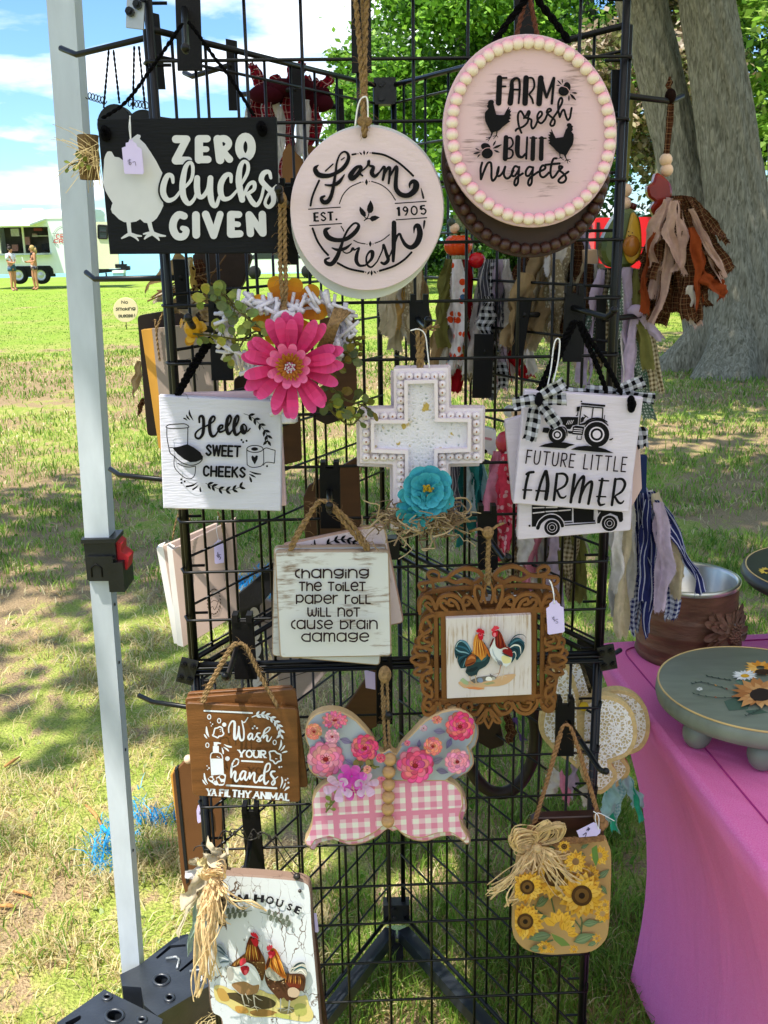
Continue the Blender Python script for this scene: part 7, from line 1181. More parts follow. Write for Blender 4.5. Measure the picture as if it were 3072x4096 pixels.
# ---- future farmer stack
Y = 1.25; FW = mat('farmer_white_paint', c('#cfc4d2'), .55, var=.06, vs=14, stretch=(1, 1, 7), bump=.14, bs=50)
o = T('hanging_sign', 'white board edge sticking out leftmost behind the future farmer sign', 'sign', U(K(20, (215, 1340)), Y+.04)); board(o, 'sign_board', K(20, [(170, 898), (330, 850), (420, 1330), (212, 1352)]), Y+.036, .012, FW, 2)
o = T('hanging_sign', 'blush backed board showing right of the future farmer sign', 'sign', U(K(20, (900, 1400)), Y+.05)); board(o, 'sign_board', K(20, [(700, 900), (930, 925), (945, 1280), (880, 1400), (700, 1380)]), Y+.05, .012, mat('blush_board', c('#cdb0ac'), .7, var=.05), 2)
o = T('hanging_sign', 'white board with a black farm truck below the tractor sign', 'sign', U(K(20, (560, 1560)), Y+.02)); board(o, 'sign_board', rrect(K(20, [(262, 1000), (905, 980), (882, 1518), (240, 1572)]), 10), Y+.02, .012, FW, 3)
a = Art(5, Y+.02); WT_ = c('#cfc4d2')
a.poly([(278, 1420), (795, 1420), (790, 1668), (690, 1674), (640, 1622), (540, 1585), (430, 1620), (350, 1690), (330, 1744), (278, 1746)]); a.poly([(808, 1420), (1078, 1420), (1088, 1684), (812, 1696)]); a.poly([(1090, 1420), (1300, 1440), (1440, 1570), (1444, 1660), (1425, 1684), (1398, 1686), (1370, 1610), (1280, 1572), (1180, 1620), (1146, 1702), (1112, 1702), (1106, 1640), (1130, 1580)])
a.lines('355,1762 385,1690 470,1625 560,1618 636,1660 668,1732', BLACK, 46); a.lines('338,1730 370,1665 450,1600 545,1582 630,1615 690,1690', WT_, 11); a.lines('1108,1700 1110,1630 1150,1560', WT_, 10); a.lines('1078,1440 1075,1655', WT_, 10)
a.lines('295,1505 435,1500|462,1500 600,1498|295,1572 435,1556|460,1552 602,1544|622,1542 770,1530', WT_, 15); a.lines('702,1695 795,1688|705,1727 1090,1698', BLACK, 15); a.disc(250, 1733, 14)
for x, y in ((537, 1755), (1270, 1702)):
    a.disc(x, y, 112, WT_)
    for r_, cl in ((102, BLACK), (66, WT_), (60, BLACK), (34, WT_), (29, BLACK)): a.disc(x, y, r_, cl)
a.build('painted_art', o, INK)
o = T('hanging_sign', 'white board lettered Future little farmer with a black tractor', 'sign', U(K(20, (560, 1390)), Y)); board(o, 'sign_board', K(20, [(283, 722), (953, 766), (870, 1416), (218, 1366)]), Y, .014, FW, 4)
a = Art(5, Y)
a.poly([(640, 345), (740, 342), (872, 346), (864, 440), (800, 455), (770, 502), (730, 497), (700, 455), (640, 425)]); a.poly([(735, 520), (800, 525), (800, 560), (745, 555)]); a.poly([(800, 470), (840, 452), (948, 470), (928, 576), (795, 566)])
for k, y in enumerate((490, 515, 540)): a.line(818-k*5, y, 925-k*5, y+9, 9, WT_)
for k in range(4): a.line(735+k*22-14, 440-k*3, 735+k*22+8, 392-k*2, 7, WT_)
a.lines('912,206 1180,230|1186,230 1182,300 1178,370|912,206 895,330 882,440|1062,222 1045,355', w=14); a.lines('918,176 1206,202', w=26); a.disc(912, 145, 10); a.poly([(850, 215), (896, 208), (886, 272), (850, 276)]); a.lines('868,280 860,325 845,325', w=12)
a.lines('885,440,14 950,430,30 1000,390,26 1060,365,24 1140,365,24 1200,385,20 1238,408,16|960,465,16 1010,410,18 1090,385,20 1180,395,20 1250,450,16|645,470,12 690,478,16 722,520,18 728,585,12'); a.poly([(905, 360), (925, 340), (950, 350), (940, 400), (900, 420)]); a.lines('945,318,14 995,350,12|965,338,14 910,402,24'); a.poly([(425, 478), (490, 480), (512, 500), (482, 552), (412, 540)])
for x, y, rs in ((603, 572, (112, 63, 49, 28)), (1107, 567, (162, 98, 80, 52))):
    a.disc(x, y, rs[0]+8, WT_) if rs[0] > 120 else None
    for r_, cl in zip(rs, (BLACK, WT_, BLACK, WT_)): a.disc(x, y, r_, cl)
a.poly([(366, 722), (450, 688), (560, 668), (700, 668), (832, 698), (760, 718), (710, 746), (560, 738)]); a.poly([(776, 760), (860, 722), (960, 710), (1100, 720), (1220, 755), (1326, 806), (1100, 790)]); a.lines('858,585 852,628|852,628 908,632|908,632 912,588', w=10); a.lines('1210,322 1200,385', w=9); a.lines('1270,636,12 1290,632,20 1312,616,12')
DKT = c('#241820'); a.text('FUTURE', 192, 942, 815, 998, 185, 18, DKT, sp=.42, lean=.05); a.text('LITTLE', 928, 1014, 1480, 1052, 200, 18, DKT, sp=.42, lean=.05)
a.lines('240,1058,36 205,1200,36 182,1382,34|212,1075,34 245,1055,36 300,1047,34|165,1275,22 275,1277,22|336,1403,34 395,1180,36 452,1036,36|462,1040,44 482,1200,52 458,1390,50|332,1285,22 490,1292,24|600,1072,36 580,1250,38 560,1405,36|715,1352,18 685,1375,26 640,1365,32 606,1292,30|825,1082,40 800,1260,40 775,1432,38|788,1380,24 860,1195,30 930,1102,34 942,1140,42 915,1280,40 886,1432,36|898,1380,24 960,1232,30 1030,1168,34 1045,1205,42 1022,1340,38 1000,1452,36|1178,1135,36 1150,1300,38 1128,1420,36|1128,1415,34 1150,1468,36 1210,1455,16|1138,1154,24 1258,1160,22|1108,1360,22 1220,1362,20|1345,1138,38 1322,1310,38 1300,1468,36|1452,1415,16 1420,1445,28 1380,1430,34 1340,1362,30')
a.lines('606,1070,24 690,1072,34 732,1130,36 700,1220,32 606,1276,24|1350,1140,24 1430,1138,34 1468,1200,38 1430,1290,32 1350,1346,24'); a.build('painted_art', o, INK)
KNOTB(o, [(1545, 130), (1555, 185), (1550, 230)], Y, 5, .0058, BLKCORD)
cordS(o, [[K(20, (355, 740)), K(20, (420, 590)), K(20, (520, 400)), K(20, (560, 330))], [K(20, (390, 725)), K(20, (450, 590)), K(20, (540, 400)), K(20, (570, 330))], [K(20, (745, 735)), K(20, (690, 580)), K(20, (610, 400)), K(20, (590, 340))], [K(20, (830, 745)), K(20, (740, 570)), K(20, (640, 420)), K(20, (595, 335))]], Y+.004, .0034, BLKCORD, fuzz=1)
MB().tube([U(K(20, p), Y) for p in crv([(410, 700), (430, 600), (445, 480), (460, 435), (480, 445), (470, 560), (440, 690)])], .001, 5).build('white_string', STRING, o, True)
def bow(par, pieces, Y, mt_):
    for (p0, p1, w, dpt) in pieces: strip(par, K(20, p0), K(20, p1), w*.7064, Y+dpt, mt_, sway=random.uniform(-6, 6), name='bow_loop', rag=.15, wob=.25)
o2 = T('gingham_bow', 'black and white gingham bow tied at the corner of the tractor sign', 'bow', U(K(20, (360, 775)), Y-.02), 'gingham bows'); GB = fab('bow_gingham', c('#dcdce6'), 'gingham', c('#121116'), None, .0115)
bow(o2, [((362, 775), (208, 800), 62, -.02), ((362, 770), (505, 680), 66, -.026), ((365, 775), (522, 775), 60, -.02), ((358, 780), (310, 1010), 70, -.014), ((366, 780), (475, 930), 66, -.018)], Y, GB); mb = MB(); mb.ball(U(K(20, (362, 775)), Y-.026), .0065, sc=(.8, .8, 1.4)); mb.build('bow_knot', GB, o2, True)
o2 = T('gingham_bow', 'black and white gingham bow peeking over the top edge of the tractor sign', 'bow', U(K(20, (800, 730)), Y+.02), 'gingham bows'); bow(o2, [((800, 735), (960, 670), 66, .018), ((800, 730), (630, 715), 46, .018), ((800, 745), (1020, 772), 52, .024), ((940, 930), (955, 1050), 62, .03), ((780, 735), (520, 725), 30, .02)], Y, GB)
# ---- toilet paper joke stack
Y = 1.25; DW = worn('distressed_white_board', c('#cbcac8'), c('#84705f'), .272, (1.2, 1, 8), 20); DWP = worn('distressed_pink_board', c('#dcc8c8'), c('#8d6a60'), .28, (3, 1, 3), 16); EB = (.62, .45, .32)
o = T('hanging_sign', 'distressed pinkish board tilted at the back of the joke sign stack', 'sign', U(K(12, (900, 690)), Y+.04)); board(o, 'sign_board', rrect([K(12, p) for p in ((50, 55), (830, -105), (985, 650), (300, 800))], 20), Y+.036, .008, DWP, 5, edge=EB)
a = Art(12, Y+.036); a.sprig([(360, 72), (440, 28), (520, 14), (590, 32), (645, 66)], 6, 46, w=5); a.lines('300,20,6 304,50,14 312,76,6|276,52,6 282,64,12 288,76,5'); a.build('painted_sprig', o, INK)
o = T('hanging_sign', 'distressed white board sandwiched between the joke sign and the pinkish one', 'sign', U(K(12, (780, 970)), Y+.02)); board(o, 'sign_board', rrect([K(12, p) for p in ((-10, 72), (850, 62), (800, 978), (-25, 905))], 18), Y+.018, .008, DW, 5, edge=EB)
o = T('hanging_sign', 'distressed white board about changing the toilet paper roll', 'sign', U(K(12, (450, 920)), Y)); board(o, 'sign_board', rrect([K(12, p) for p in ((-5, 104), (870, 100), (890, 908), (35, 922))], 20), Y, .009, DW, 6, edge=EB)
a = Art(12, Y); IK = c('#2a1a1d')
for t_, x0, x1, y_ in (('changing', 152, 716, 312), ('the toilet', 180, 692, 410), ('paper roll', 158, 730, 508), ('will not', 245, 650, 605), ('cause brain', 122, 783, 700), ('damage', 198, 716, 796)): a.text(t_, x0, y_, x1, y_, 74, 12, IK, sp=.2)
a.build('painted_lettering', o, INK); cordS(o, [[K(12, (125, 98)), K(12, (160, 20)), K(12, (300, -230)), K(12, (340, -280)), K(12, (400, -260)), K(12, (520, -120)), K(12, (700, 92))], [K(12, (112, 98)), K(12, (150, 0)), K(12, (290, -225)), K(12, (345, -270))], [K(12, (715, 92)), K(12, (690, 40)), K(12, (560, -130)), K(12, (410, -272))]], Y-.004, .003, TWINE, fuzz=3, twist=340)
# ---- carved rooster frames (laser cut scroll work)
Y = 1.25; FRW = mat('stained_fretwork', c('#74491f'), .55, var=.22, vs=30, stretch=(1, 1, .5)); FRD = (.55, .42, .3)
def fret(o, dx, dy, Yk, full):
    mb = MB(); ki = [0]
    def st(pts, w, closed=False, sm=True):
        P_ = [(p[0]+dx, p[1]+dy, p[2] if len(p) > 2 else w) for p in pts]; P_ = crv(P_, closed, 4) if sm and len(P_) > 2 else P_; n = len(P_); Lf, Rt_ = [], []
        for i in range(n):
            if closed: a_, b_ = P_[i-1], P_[(i+1) % n]
            else: a_, b_ = P_[max(0, i-1)], P_[min(n-1, i+1)]
            ex, ey = b_[0]-a_[0], b_[1]-a_[1]; l = math.hypot(ex, ey) or 1; h_ = P_[i][2]/2; Lf.append((P_[i][0]-ey/l*h_, P_[i][1]+ex/l*h_)); Rt_.append((P_[i][0]+ey/l*h_, P_[i][1]-ex/l*h_))
        ki[0] += 1; yy = Yk-ki[0]*6e-5; th = Vector((0, .006, 0)); V = []
        for l, r in zip(Lf, Rt_): a_, b_ = U(K(9, l), yy), U(K(9, r), yy); V += [a_, b_, b_+th, a_+th]
        Fc = []; m_ = n if closed else n-1
        for i in range(m_):
            j = (i+1) % n
            for k in range(4): Fc.append((4*i+k, 4*i+(k+1) % 4, 4*j+(k+1) % 4, 4*j+k))
        if not closed:
            Fc += [(0, 3, 2, 1), (4*n-4, 4*n-3, 4*n-2, 4*n-1)]
        mb.add(V, Fc)
        if not closed:
            for p in (P_[0], P_[-1]):
                ki[0] += 1; yy = Yk-ki[0]*6e-5; mb.prism([U(K(9, q), yy) for q in ell(p[:2], p[2]/2, p[2]/2, 14)], th)
    st([(335, 610, 52), (345, 1470, 52)], 52, sm=False); st([(258, 600, 40), (268, 1500, 40)], 40, sm=False); st([(1245, 590, 50), (1240, 1440, 50)], 50, sm=False); st([(1335, 580, 40), (1325, 1440, 40)], 40, sm=False)
    st([(250, 600, 60), (1350, 550, 60)], 60, sm=False); st([(240, 1480, 66), (1350, 1430, 66)], 66, sm=False)
    # top scrolls and crown
    for s_, x0 in ((1, 790), (-1, 790)):
        def X(q): return [(x0+s_*p[0], p[1]+(0 if s_ < 0 else -12)*abs(p[0])/500, p[2]) for p in q]
        st(X([(95, 560, 30), (150, 470, 40), (210, 425, 30), (250, 440, 30), (255, 500, 28), (215, 505, 30), (190, 480, 26), (205, 465, 20)]), 30)
        st(X([(240, 560, 34), (270, 470, 38), (340, 415, 36), (430, 410, 34), (500, 450, 34), (525, 540, 32)]), 34); st(X([(300, 540, 30), (330, 480, 34), (390, 450, 30), (400, 500, 30), (360, 510, 30)]), 30)
        st(X([(420, 560, 32), (470, 520, 34), (480, 470, 28), (440, 460, 26), (425, 490, 24)]), 28)
        st(X([(530, 540, 36), (580, 440, 36), (650, 430, 36), (690, 500, 34), (690, 590, 32)]), 34); st(X([(560, 590, 30), (600, 540, 32), (640, 500, 28), (610, 480, 26), (580, 500, 24)]), 28)
        st(X([(80, 560, 34), (110, 500, 34), (140, 400, 30), (130, 320, 26), (70, 330, 26), (60, 400, 28), (75, 470, 30)]), 28); st(X([(30, 480, 26), (50, 400, 26), (25, 300, 22), (0, 270, 20)]), 24)
    # bottom scrolls and flower
    for s_ in (1, -1):
        def X(q): return [(790+s_*p[0], p[1]-(18 if s_ > 0 else -10)*abs(p[0])/500, p[2]) for p in q]
        st(X([(60, 1520, 36), (120, 1600, 34), (200, 1590, 30), (240, 1530, 28), (200, 1490, 28), (165, 1520, 26), (180, 1560, 22)]), 30); st(X([(240, 1500, 34), (300, 1590, 34), (400, 1610, 32), (480, 1540, 32), (490, 1480, 30)]), 32); st(X([(300, 1500, 28), (330, 1560, 30), (400, 1570, 28), (430, 1510, 26), (390, 1500, 24)]), 28)
        st(X([(520, 1480, 34), (560, 1580, 34), (640, 1590, 32), (660, 1500, 30), (600, 1470, 30), (575, 1510, 26), (600, 1545, 22)]), 30); st(X([(20, 1560, 28), (85, 1640, 26), (120, 1690, 24), (70, 1680, 26), (20, 1600, 28)]), 26); st(X([(10, 1560, 26), (45, 1640, 26), (0, 1740, 22)]), 24)
    # side scrolls
    for s_, xb in ((-1, 235), (1, 1350)):
        def X(q): return [(xb+s_*p[0], p[1], p[2]) for p in q]
        st(X([(0, 610, 32), (80, 640, 32), (130, 740, 32), (90, 790, 30), (20, 740, 30), (60, 660, 28)]), 30); st(X([(90, 790, 30), (150, 850, 32), (120, 930, 32), (20, 900, 30), (10, 840, 26)]), 30); st(X([(40, 880, 26), (85, 870, 26), (95, 830, 24), (60, 815, 22)]), 24)
        st(X([(20, 960, 30), (110, 930, 30), (190, 930, 26), (160, 1000, 28), (60, 1010, 28)]), 28); st(X([(60, 1020, 28), (140, 1010, 30), (225, 1060, 26), (140, 1110, 30), (60, 1090, 28)]), 28, True); st(X([(30, 1130, 30), (110, 1130, 28), (195, 1190, 26), (110, 1210, 28), (20, 1150, 30)]), 28)
        st(X([(10, 1180, 30), (100, 1210, 32), (120, 1290, 32), (60, 1310, 28), (30, 1270, 26), (60, 1240, 24)]), 30); st(X([(110, 1290, 32), (100, 1380, 32), (20, 1430, 32), (20, 1350, 26), (60, 1330, 24)]), 30); st(X([(60, 1420, 30), (100, 1500, 30), (40, 1560, 30), (-10, 1520, 28)]), 30)
    # raised scroll work along the very top of the rear frame
    if full:
        for s_ in (1, -1):
            def X(q): return [(790+s_*p[0]-dx, p[1]-dy-(60 if s_ > 0 else 0)*abs(p[0])/700, p[2]) for p in q]
            st(X([(60, 215, 40), (120, 160, 40), (250, 140, 36), (360, 190, 36), (420, 240, 34), (520, 260, 34), (620, 280, 30), (700, 300, 30), (680, 350, 28), (640, 350, 24), (640, 320, 22)]), 34); st(X([(70, 240, 40), (150, 290, 40), (240, 260, 46), (330, 280, 34), (420, 240, 34)]), 36); st(X([(480, 255, 34), (580, 240, 34), (610, 190, 30), (560, 165, 28), (500, 190, 26), (500, 230, 22)]), 28); st(X([(560, 290, 30), (560, 360, 30), (640, 400, 34), (700, 460, 34), (700, 560, 32)]), 32); st(X([(90, 330, 40), (300, 335, 40), (560, 370, 46)]), 40)
    mb.build('scroll_frame', FRW, o)
o = T('carved_frame', 'brown scroll cut frame raised behind the rooster frame', 'frame', U(K(9, (800, 1600)), Y+.03), 'scroll cut wooden frames'); fret(o, 12, -70, Y+.028, True); mt_ = worn('whitewash_streaked', c('#cfc4bf'), c('#a58a6d'), .29, (12, 1, .6), 22); board(o, 'picture_panel', K(9, [(362+12, 640-200), (1220+12, 602-230), (1220+12, 1200), (372+12, 1240)]), Y+.034, .004, mt_, 1)
MB().tube([U(K(9, p), Y+.012) for p in crv([(1040, 410), (1110, 412), (1180, 405), (1215, 380), (1212, 430), (1205, 480)])], .0013, 5).build('tag_string', STRING, o, True)
o = T('carved_frame', 'brown scroll cut frame with two painted roosters, front of the pair', 'frame', U(K(9, (800, 1740)), Y), 'scroll cut wooden frames'); fret(o, 0, 0, Y, False); pn = board(o, 'picture_panel', K(9, [(362, 640), (1220, 602), (1222, 1405), (374, 1445)]), Y-.009, .012, mt_, 2)
a = Art(7, Y-.009); cc2 = lambda h: c(h)
a.poly([(250, 1290), (320, 1250), (480, 1260), (700, 1230), (900, 1200), (1100, 1140), (1330, 1120), (1300, 1200), (1180, 1300), (1000, 1350), (760, 1360), (740, 1410), (600, 1415), (430, 1390), (350, 1380)], c('#c9a27a'), True); a.poly([(280, 1240), (340, 1190), (450, 1270), (440, 1330), (360, 1310)], c('#9fae85')); a.poly([(390, 1370), (560, 1360), (740, 1390), (640, 1418), (450, 1400)], c('#cf8354')); a.poly([(720, 1300), (900, 1260), (960, 1290), (800, 1330)], c('#9c9a70')); a.poly([(480, 1240), (620, 1180), (900, 1140), (1000, 1200), (800, 1250), (560, 1300)], c('#70695f'))
for q, cl in (([(610, 1240), (640, 1195), (700, 1200), (720, 1270), (650, 1280)], '#7d8fa6'), ([(775, 1240), (785, 1180), (850, 1170), (895, 1210), (880, 1245)], '#e6e2da'), ([(890, 1220), (900, 1175), (940, 1175), (955, 1215), (920, 1235)], '#b0aa9f'), ([(850, 1110), (900, 1160), (870, 1170)], '#6b6560')): a.poly([p for p in q], c(cl), True)
# left rooster
a.poly([(510, 715), (470, 600), (410, 510), (340, 476), (265, 482), (212, 540), (182, 640), (186, 740), (216, 830), (240, 780), (238, 880), (292, 1000), (332, 1010), (402, 990), (395, 880), (430, 780)], c('#1d3e46'), True)
for st_, cl in (('290,480,26 380,520,40 450,600,36 490,700,18', '#5d8799'), ('225,590,16 300,600,34 400,640,34 470,720,14', '#2f5e70'), ('200,640,14 270,690,28 380,710,24 460,740,12', '#79a0aa'), ('210,740,12 280,760,26 370,780,18', '#14262c'), ('250,860,12 310,800,26 400,770,16', '#2f5763'), ('280,960,10 320,870,22 390,800,14', '#0f2127'), ('310,500,10 250,520,16 205,610,10', '#a9c3c4'), ('340,990,10 370,900,18 400,820,10', '#6b8f96')): a.lines(st_, c(cl))
a.poly([(520, 700), (440, 760), (390, 880), (410, 1000), (388, 1080), (430, 1130), (470, 1172), (540, 1150), (596, 1150), (640, 1050), (760, 980), (830, 900), (858, 800), (850, 700), (790, 600), (720, 500), (600, 560)], c('#243a3d'), True)
a.lines('560,880,40 640,860,60 740,840,50 800,780,30', c('#35595a')); a.lines('430,1060,40 520,1040,70 600,1000,40', c('#18282b'))
a.poly([(600, 365), (560, 420), (536, 520), (530, 680), (500, 715), (560, 745), (640, 800), (690, 860), (740, 810), (780, 780), (790, 640), (740, 540), (700, 470), (650, 400)], c('#c98434'), True)
for x in range(8): a.rib([(600+x*9, 420, 6), (570+x*22, 600, 18), (560+x*30, 770+20*(x % 2), 5)], c(['#e0a552', '#a8571f', '#d9963f', '#8f4218'][x % 4]))
a.lines('740,560,30 800,680,50 845,780,30', c('#b5622a')); a.poly([(530, 730), (440, 790), (388, 880), (388, 965), (425, 975), (520, 940), (582, 880), (582, 800)], c('#8a4a22'), True); a.lines('440,840,20 500,800,50 560,820,30', c('#b87440')); a.lines('400,950,16 480,930,30 560,890,14', c('#5a2418'))
RD = c('#b9152a'); PKR = c('#d64b5c')
a.poly([(600, 330), (588, 292), (620, 272), (625, 244), (645, 268), (656, 248), (682, 276), (690, 256), (711, 288), (726, 280), (746, 312), (748, 362), (700, 346), (650, 336)], RD); a.poly([(630, 352), (690, 345), (735, 372), (724, 402), (722, 450), (690, 478), (652, 465), (625, 400)], RD, True); a.poly([(650, 365), (690, 358), (712, 380), (680, 400), (650, 400)], PKR, True); a.disc(672, 368, 10, c('#20120f')); a.poly([(730, 374), (762, 392), (728, 402)], c('#6b6a66'))
LG_ = c('#b5a089'); a.lines('472,1165,26 482,1230,20 490,1300,18|488,1300,16 540,1330,10 565,1352,6|488,1300,16 430,1325,10 385,1340,6|488,1300,12 560,1330,8 610,1345,5|575,1148,26 582,1220,20 592,1285,18|592,1285,14 650,1298,10 714,1312,6|592,1285,14 625,1318,10 658,1336,6|592,1285,12 545,1305,8 520,1318,5', LG_)
# right rooster
a.poly([(1190, 580), (1250, 500), (1310, 440), (1390, 430), (1470, 480), (1512, 580), (1490, 680), (1440, 760), (1365, 862), (1330, 820), (1258, 910), (1270, 760), (1240, 650)], c('#20434d'), True)
for st_, cl in (('1210,560,10 1290,430,18 1380,375,18 1480,375,12 1542,440,4', '#2c4148'), ('1240,560,14 1330,490,30 1430,470,24 1522,540,6', '#3f6a78'), ('1230,620,14 1320,570,30 1420,600,22 1440,740,8', '#dad7cc'), ('1250,660,12 1330,640,24 1380,700,18 1370,850,6', '#17282e'), ('1265,720,12 1320,700,20 1345,780,10 1290,880,6', '#c9cdc2'), ('1300,540,10 1400,530,20 1480,600,16 1480,690,6', '#122227')): a.lines(st_, c(cl))
a.poly([(945, 435), (885, 560), (846, 640), (862, 740), (920, 830), (1000, 900), (1100, 950), (1150, 985), (1240, 910), (1270, 800), (1210, 640), (1100, 590)], c('#d5d8d6'), True); a.poly([(1070, 790), (1160, 770), (1250, 830), (1240, 900), (1110, 915)], c('#d9cd94'), True); a.poly([(985, 860), (1060, 870), (1095, 930), (1060, 975), (1010, 930)], c('#7a7c80'), True)
a.lines('900,640,10 930,760,26 1010,850,12', c('#a9b3b8')); a.lines('960,830,14 1010,870,26 1080,890,10', c('#8f949a'))
a.poly([(950, 320), (1010, 288), (1060, 340), (1100, 430), (1130, 520), (1165, 600), (1110, 620), (1040, 645), (965, 590), (948, 450)], c('#6b1712'), True)
for x in range(6): a.rib([(1000+x*10, 350, 6), (1000+x*22, 480, 16), (990+x*30, 610, 4)], c(['#8f2a1c', '#4a0f10', '#a8481f'][x % 3]))
a.poly([(942, 430), (900, 450), (850, 570), (845, 640), (890, 560)], c('#5d1a1a')); a.poly([(1165, 605), (1240, 640), (1282, 720), (1262, 800), (1130, 735), (1085, 680)], c('#7d1418'), True); a.lines('1085,720,12 1160,760,26 1260,800,10', c('#17353c')); a.lines('1080,660,8 1130,630,26 1190,640,12', c('#c9b9ac'))
a.poly([(885, 312), (874, 275), (908, 245), (935, 198), (955, 216), (965, 194), (985, 214), (1003, 206), (1012, 226), (1034, 234), (1022, 266), (960, 285), (912, 312)], c('#d03a4b')); a.poly([(890, 330), (960, 292), (1000, 318), (988, 392), (950, 414), (902, 402)], RD, True); a.poly([(920, 345), (960, 340), (965, 400), (940, 412), (915, 385)], c('#e07a84'), True); a.disc(964, 312, 9, c('#20120f')); a.poly([(893, 325), (866, 345), (896, 352)], c('#8f8a80'))
a.lines('1058,950,26 1045,1020,18 1030,1095,16|1030,1095,14 970,1118,9 910,1125,5|1030,1095,14 1000,1150,9 965,1190,5', c('#a67f6b')); a.lines('1128,975,24 1110,1060,16 1095,1135,16|1095,1135,14 1085,1180,12 1076,1235,5|1095,1135,14 1030,1185,9 970,1205,5|1095,1135,12 1140,1165,8 1175,1168,4', c('#c9b9a6'))
a.build('rooster_painting', pn); cordS(o, [[K(9, (785, 300)), K(9, (775, 130)), K(9, (780, -20)), D(1055, 1150)], [K(9, (795, 300)), K(9, (790, 130)), K(9, (790, -20)), D(1058, 1150)]], Y-.008, .0026, TWINE, fuzz=2)
mb = MB(); mb.ball(U(D(1054, 1150), Y-.01), .008); mb.tube([U(D(1054, 1150), Y-.01), U(D(1035, 1142), Y-.015), U(D(1015, 1148), Y-.01)], .002, 5); mb.tube([U(D(1054, 1150), Y-.01), U(D(1075, 1135), Y-.015), U(D(1088, 1130), Y-.01)], .002, 5); [mb.tube([U(K(9, (785+random.uniform(-40, 40), 180+random.uniform(-50, 60))), Y-.008), U(K(9, (785+random.uniform(-50, 50), 200+random.uniform(-60, 80))), Y-.012)], .0007, 4) for _ in range(10)]; mb.build('cord_knot', TWINE, o, True)
tag('lavender tag marked $5 hanging on the carved rooster frame', [(1370, 540), (1390, 525), (1400, 520), (1404, 490), (1430, 470), (1440, 456), (1475, 460), (1485, 480), (1508, 495), (1512, 515), (1545, 530), (1556, 765), (1545, 778), (1400, 802), (1385, 790)], Y-.02, '1452,625 1432,632 1436,645 1452,652 1450,668|1446,618 1450,660|1488,646 1466,650 1468,664 1486,672 1484,684 1466,686', 9, [[(1450, 490), (1445, 380), (1425, 290), (1402, 252)], [(1456, 490), (1440, 380), (1418, 290), (1400, 256)]])
# ---- wash your hands stack
Y = 1.25; WDB = mat('walnut_stain', c('#6b431f'), .5, var=.3, vs=9, stretch=(1, 1, 9), bump=.08, bs=60, detail=7)
for lab, q, Yk in (('brown stained board at the back of the wash your hands stack', [(640, 1425), (1420, 1375), (1510, 2120), (690, 2100)], Y+.03), ('brown stained board in the middle of the wash your hands stack', [(626, 1462), (1440, 1395), (1535, 2120), (690, 2120)], Y+.016)):
    o = T('hanging_sign', lab, 'sign', U(K(24, q[2]), Yk), 'brown stained hanging boards'); board(o, 'sign_board', rrect(K(24, q), 16), Yk, .006, WDB, 2)
o = T('hanging_sign', 'brown stained board lettered wash your hands ya filthy animal', 'sign', U(K(24, (1050, 2220)), Y), 'brown stained hanging boards'); board(o, 'sign_board', rrect(K(24, [(632, 1494), (1455, 1538), (1475, 2232), (682, 2180)]), 18), Y, .006, WDB, 3, edge=(.6, .5, .42))
a = Art(6, Y); W_ = c('#d0d5d7')
a.lines('150,93 925,130', W_, 26); a.sprig([(925, 195), (1010, 165), (1100, 160), (1200, 190), (1280, 250), (1345, 330), (1385, 420), (1382, 495)], 8, 92, W_, 16)
for x, y in ((230, 192), (390, 255), (200, 650), (1290, 605)): a.ring(x, y, 26, 36, 15, W_)
for x, y, r_ in ((473, 318, 34), (525, 868, 37), (250, 282, 8), (283, 310, 11), (265, 338, 9), (935, 378, 15), (965, 342, 15), (1003, 375, 16), (195, 985, 10), (226, 1020, 15), (202, 1045, 9), (1365, 1005, 17), (1402, 1000, 11), (1467, 1215, 16), (1500, 1192, 12), (1512, 1258, 16), (408, 395, 9), (412, 425, 8), (1310, 870, 10), (1328, 872, 7)): a.disc(x, y, r_, W_)
def cloud(pts, w): a.rib([(x, y, w) for x, y in pts], W_, closed=True)
cloud([(300, 468), (310, 425), (325, 380), (362, 372), (400, 352), (438, 372), (448, 425), (465, 465), (432, 500), (390, 505), (368, 530), (322, 510), (285, 492)], 22); cloud([(1205, 762), (1242, 748), (1290, 745), (1330, 780), (1385, 802), (1386, 850), (1392, 900), (1342, 918), (1300, 950), (1262, 905), (1218, 888), (1218, 830)], 24)
a.lines('548,445,18 546,360,22 592,270,28 640,280,38 640,400,42 640,535,42 672,540,32 706,430,32 710,352,30|710,355,28 712,470,38 742,568,34 786,548,28 790,420,26 770,310,22 758,255,18|758,262,18 800,282,18 855,205,18|928,468,22 890,465,28 860,520,32 882,558,30 922,510,24 930,475,22|930,475,26 925,540,28 950,558,20 990,500,16|1050,455,22 1012,460,28 1000,500,30 1040,540,30 1060,578,26 1022,590,20 1002,570,16 1060,540,16 1090,490,16|1090,490,16 1190,420,20 1215,370,20 1180,365,22 1130,410,28 1110,480,32 1108,530,28|1110,530,24 1150,490,24 1170,510,32 1165,570,30 1195,585,22 1240,515,14', W_)
a.text('YOUR', 690, 852, 1150, 866, 135, 26, W_, serif=.95, stem=1.45); a.lines('758,905 1095,922', W_, 28)
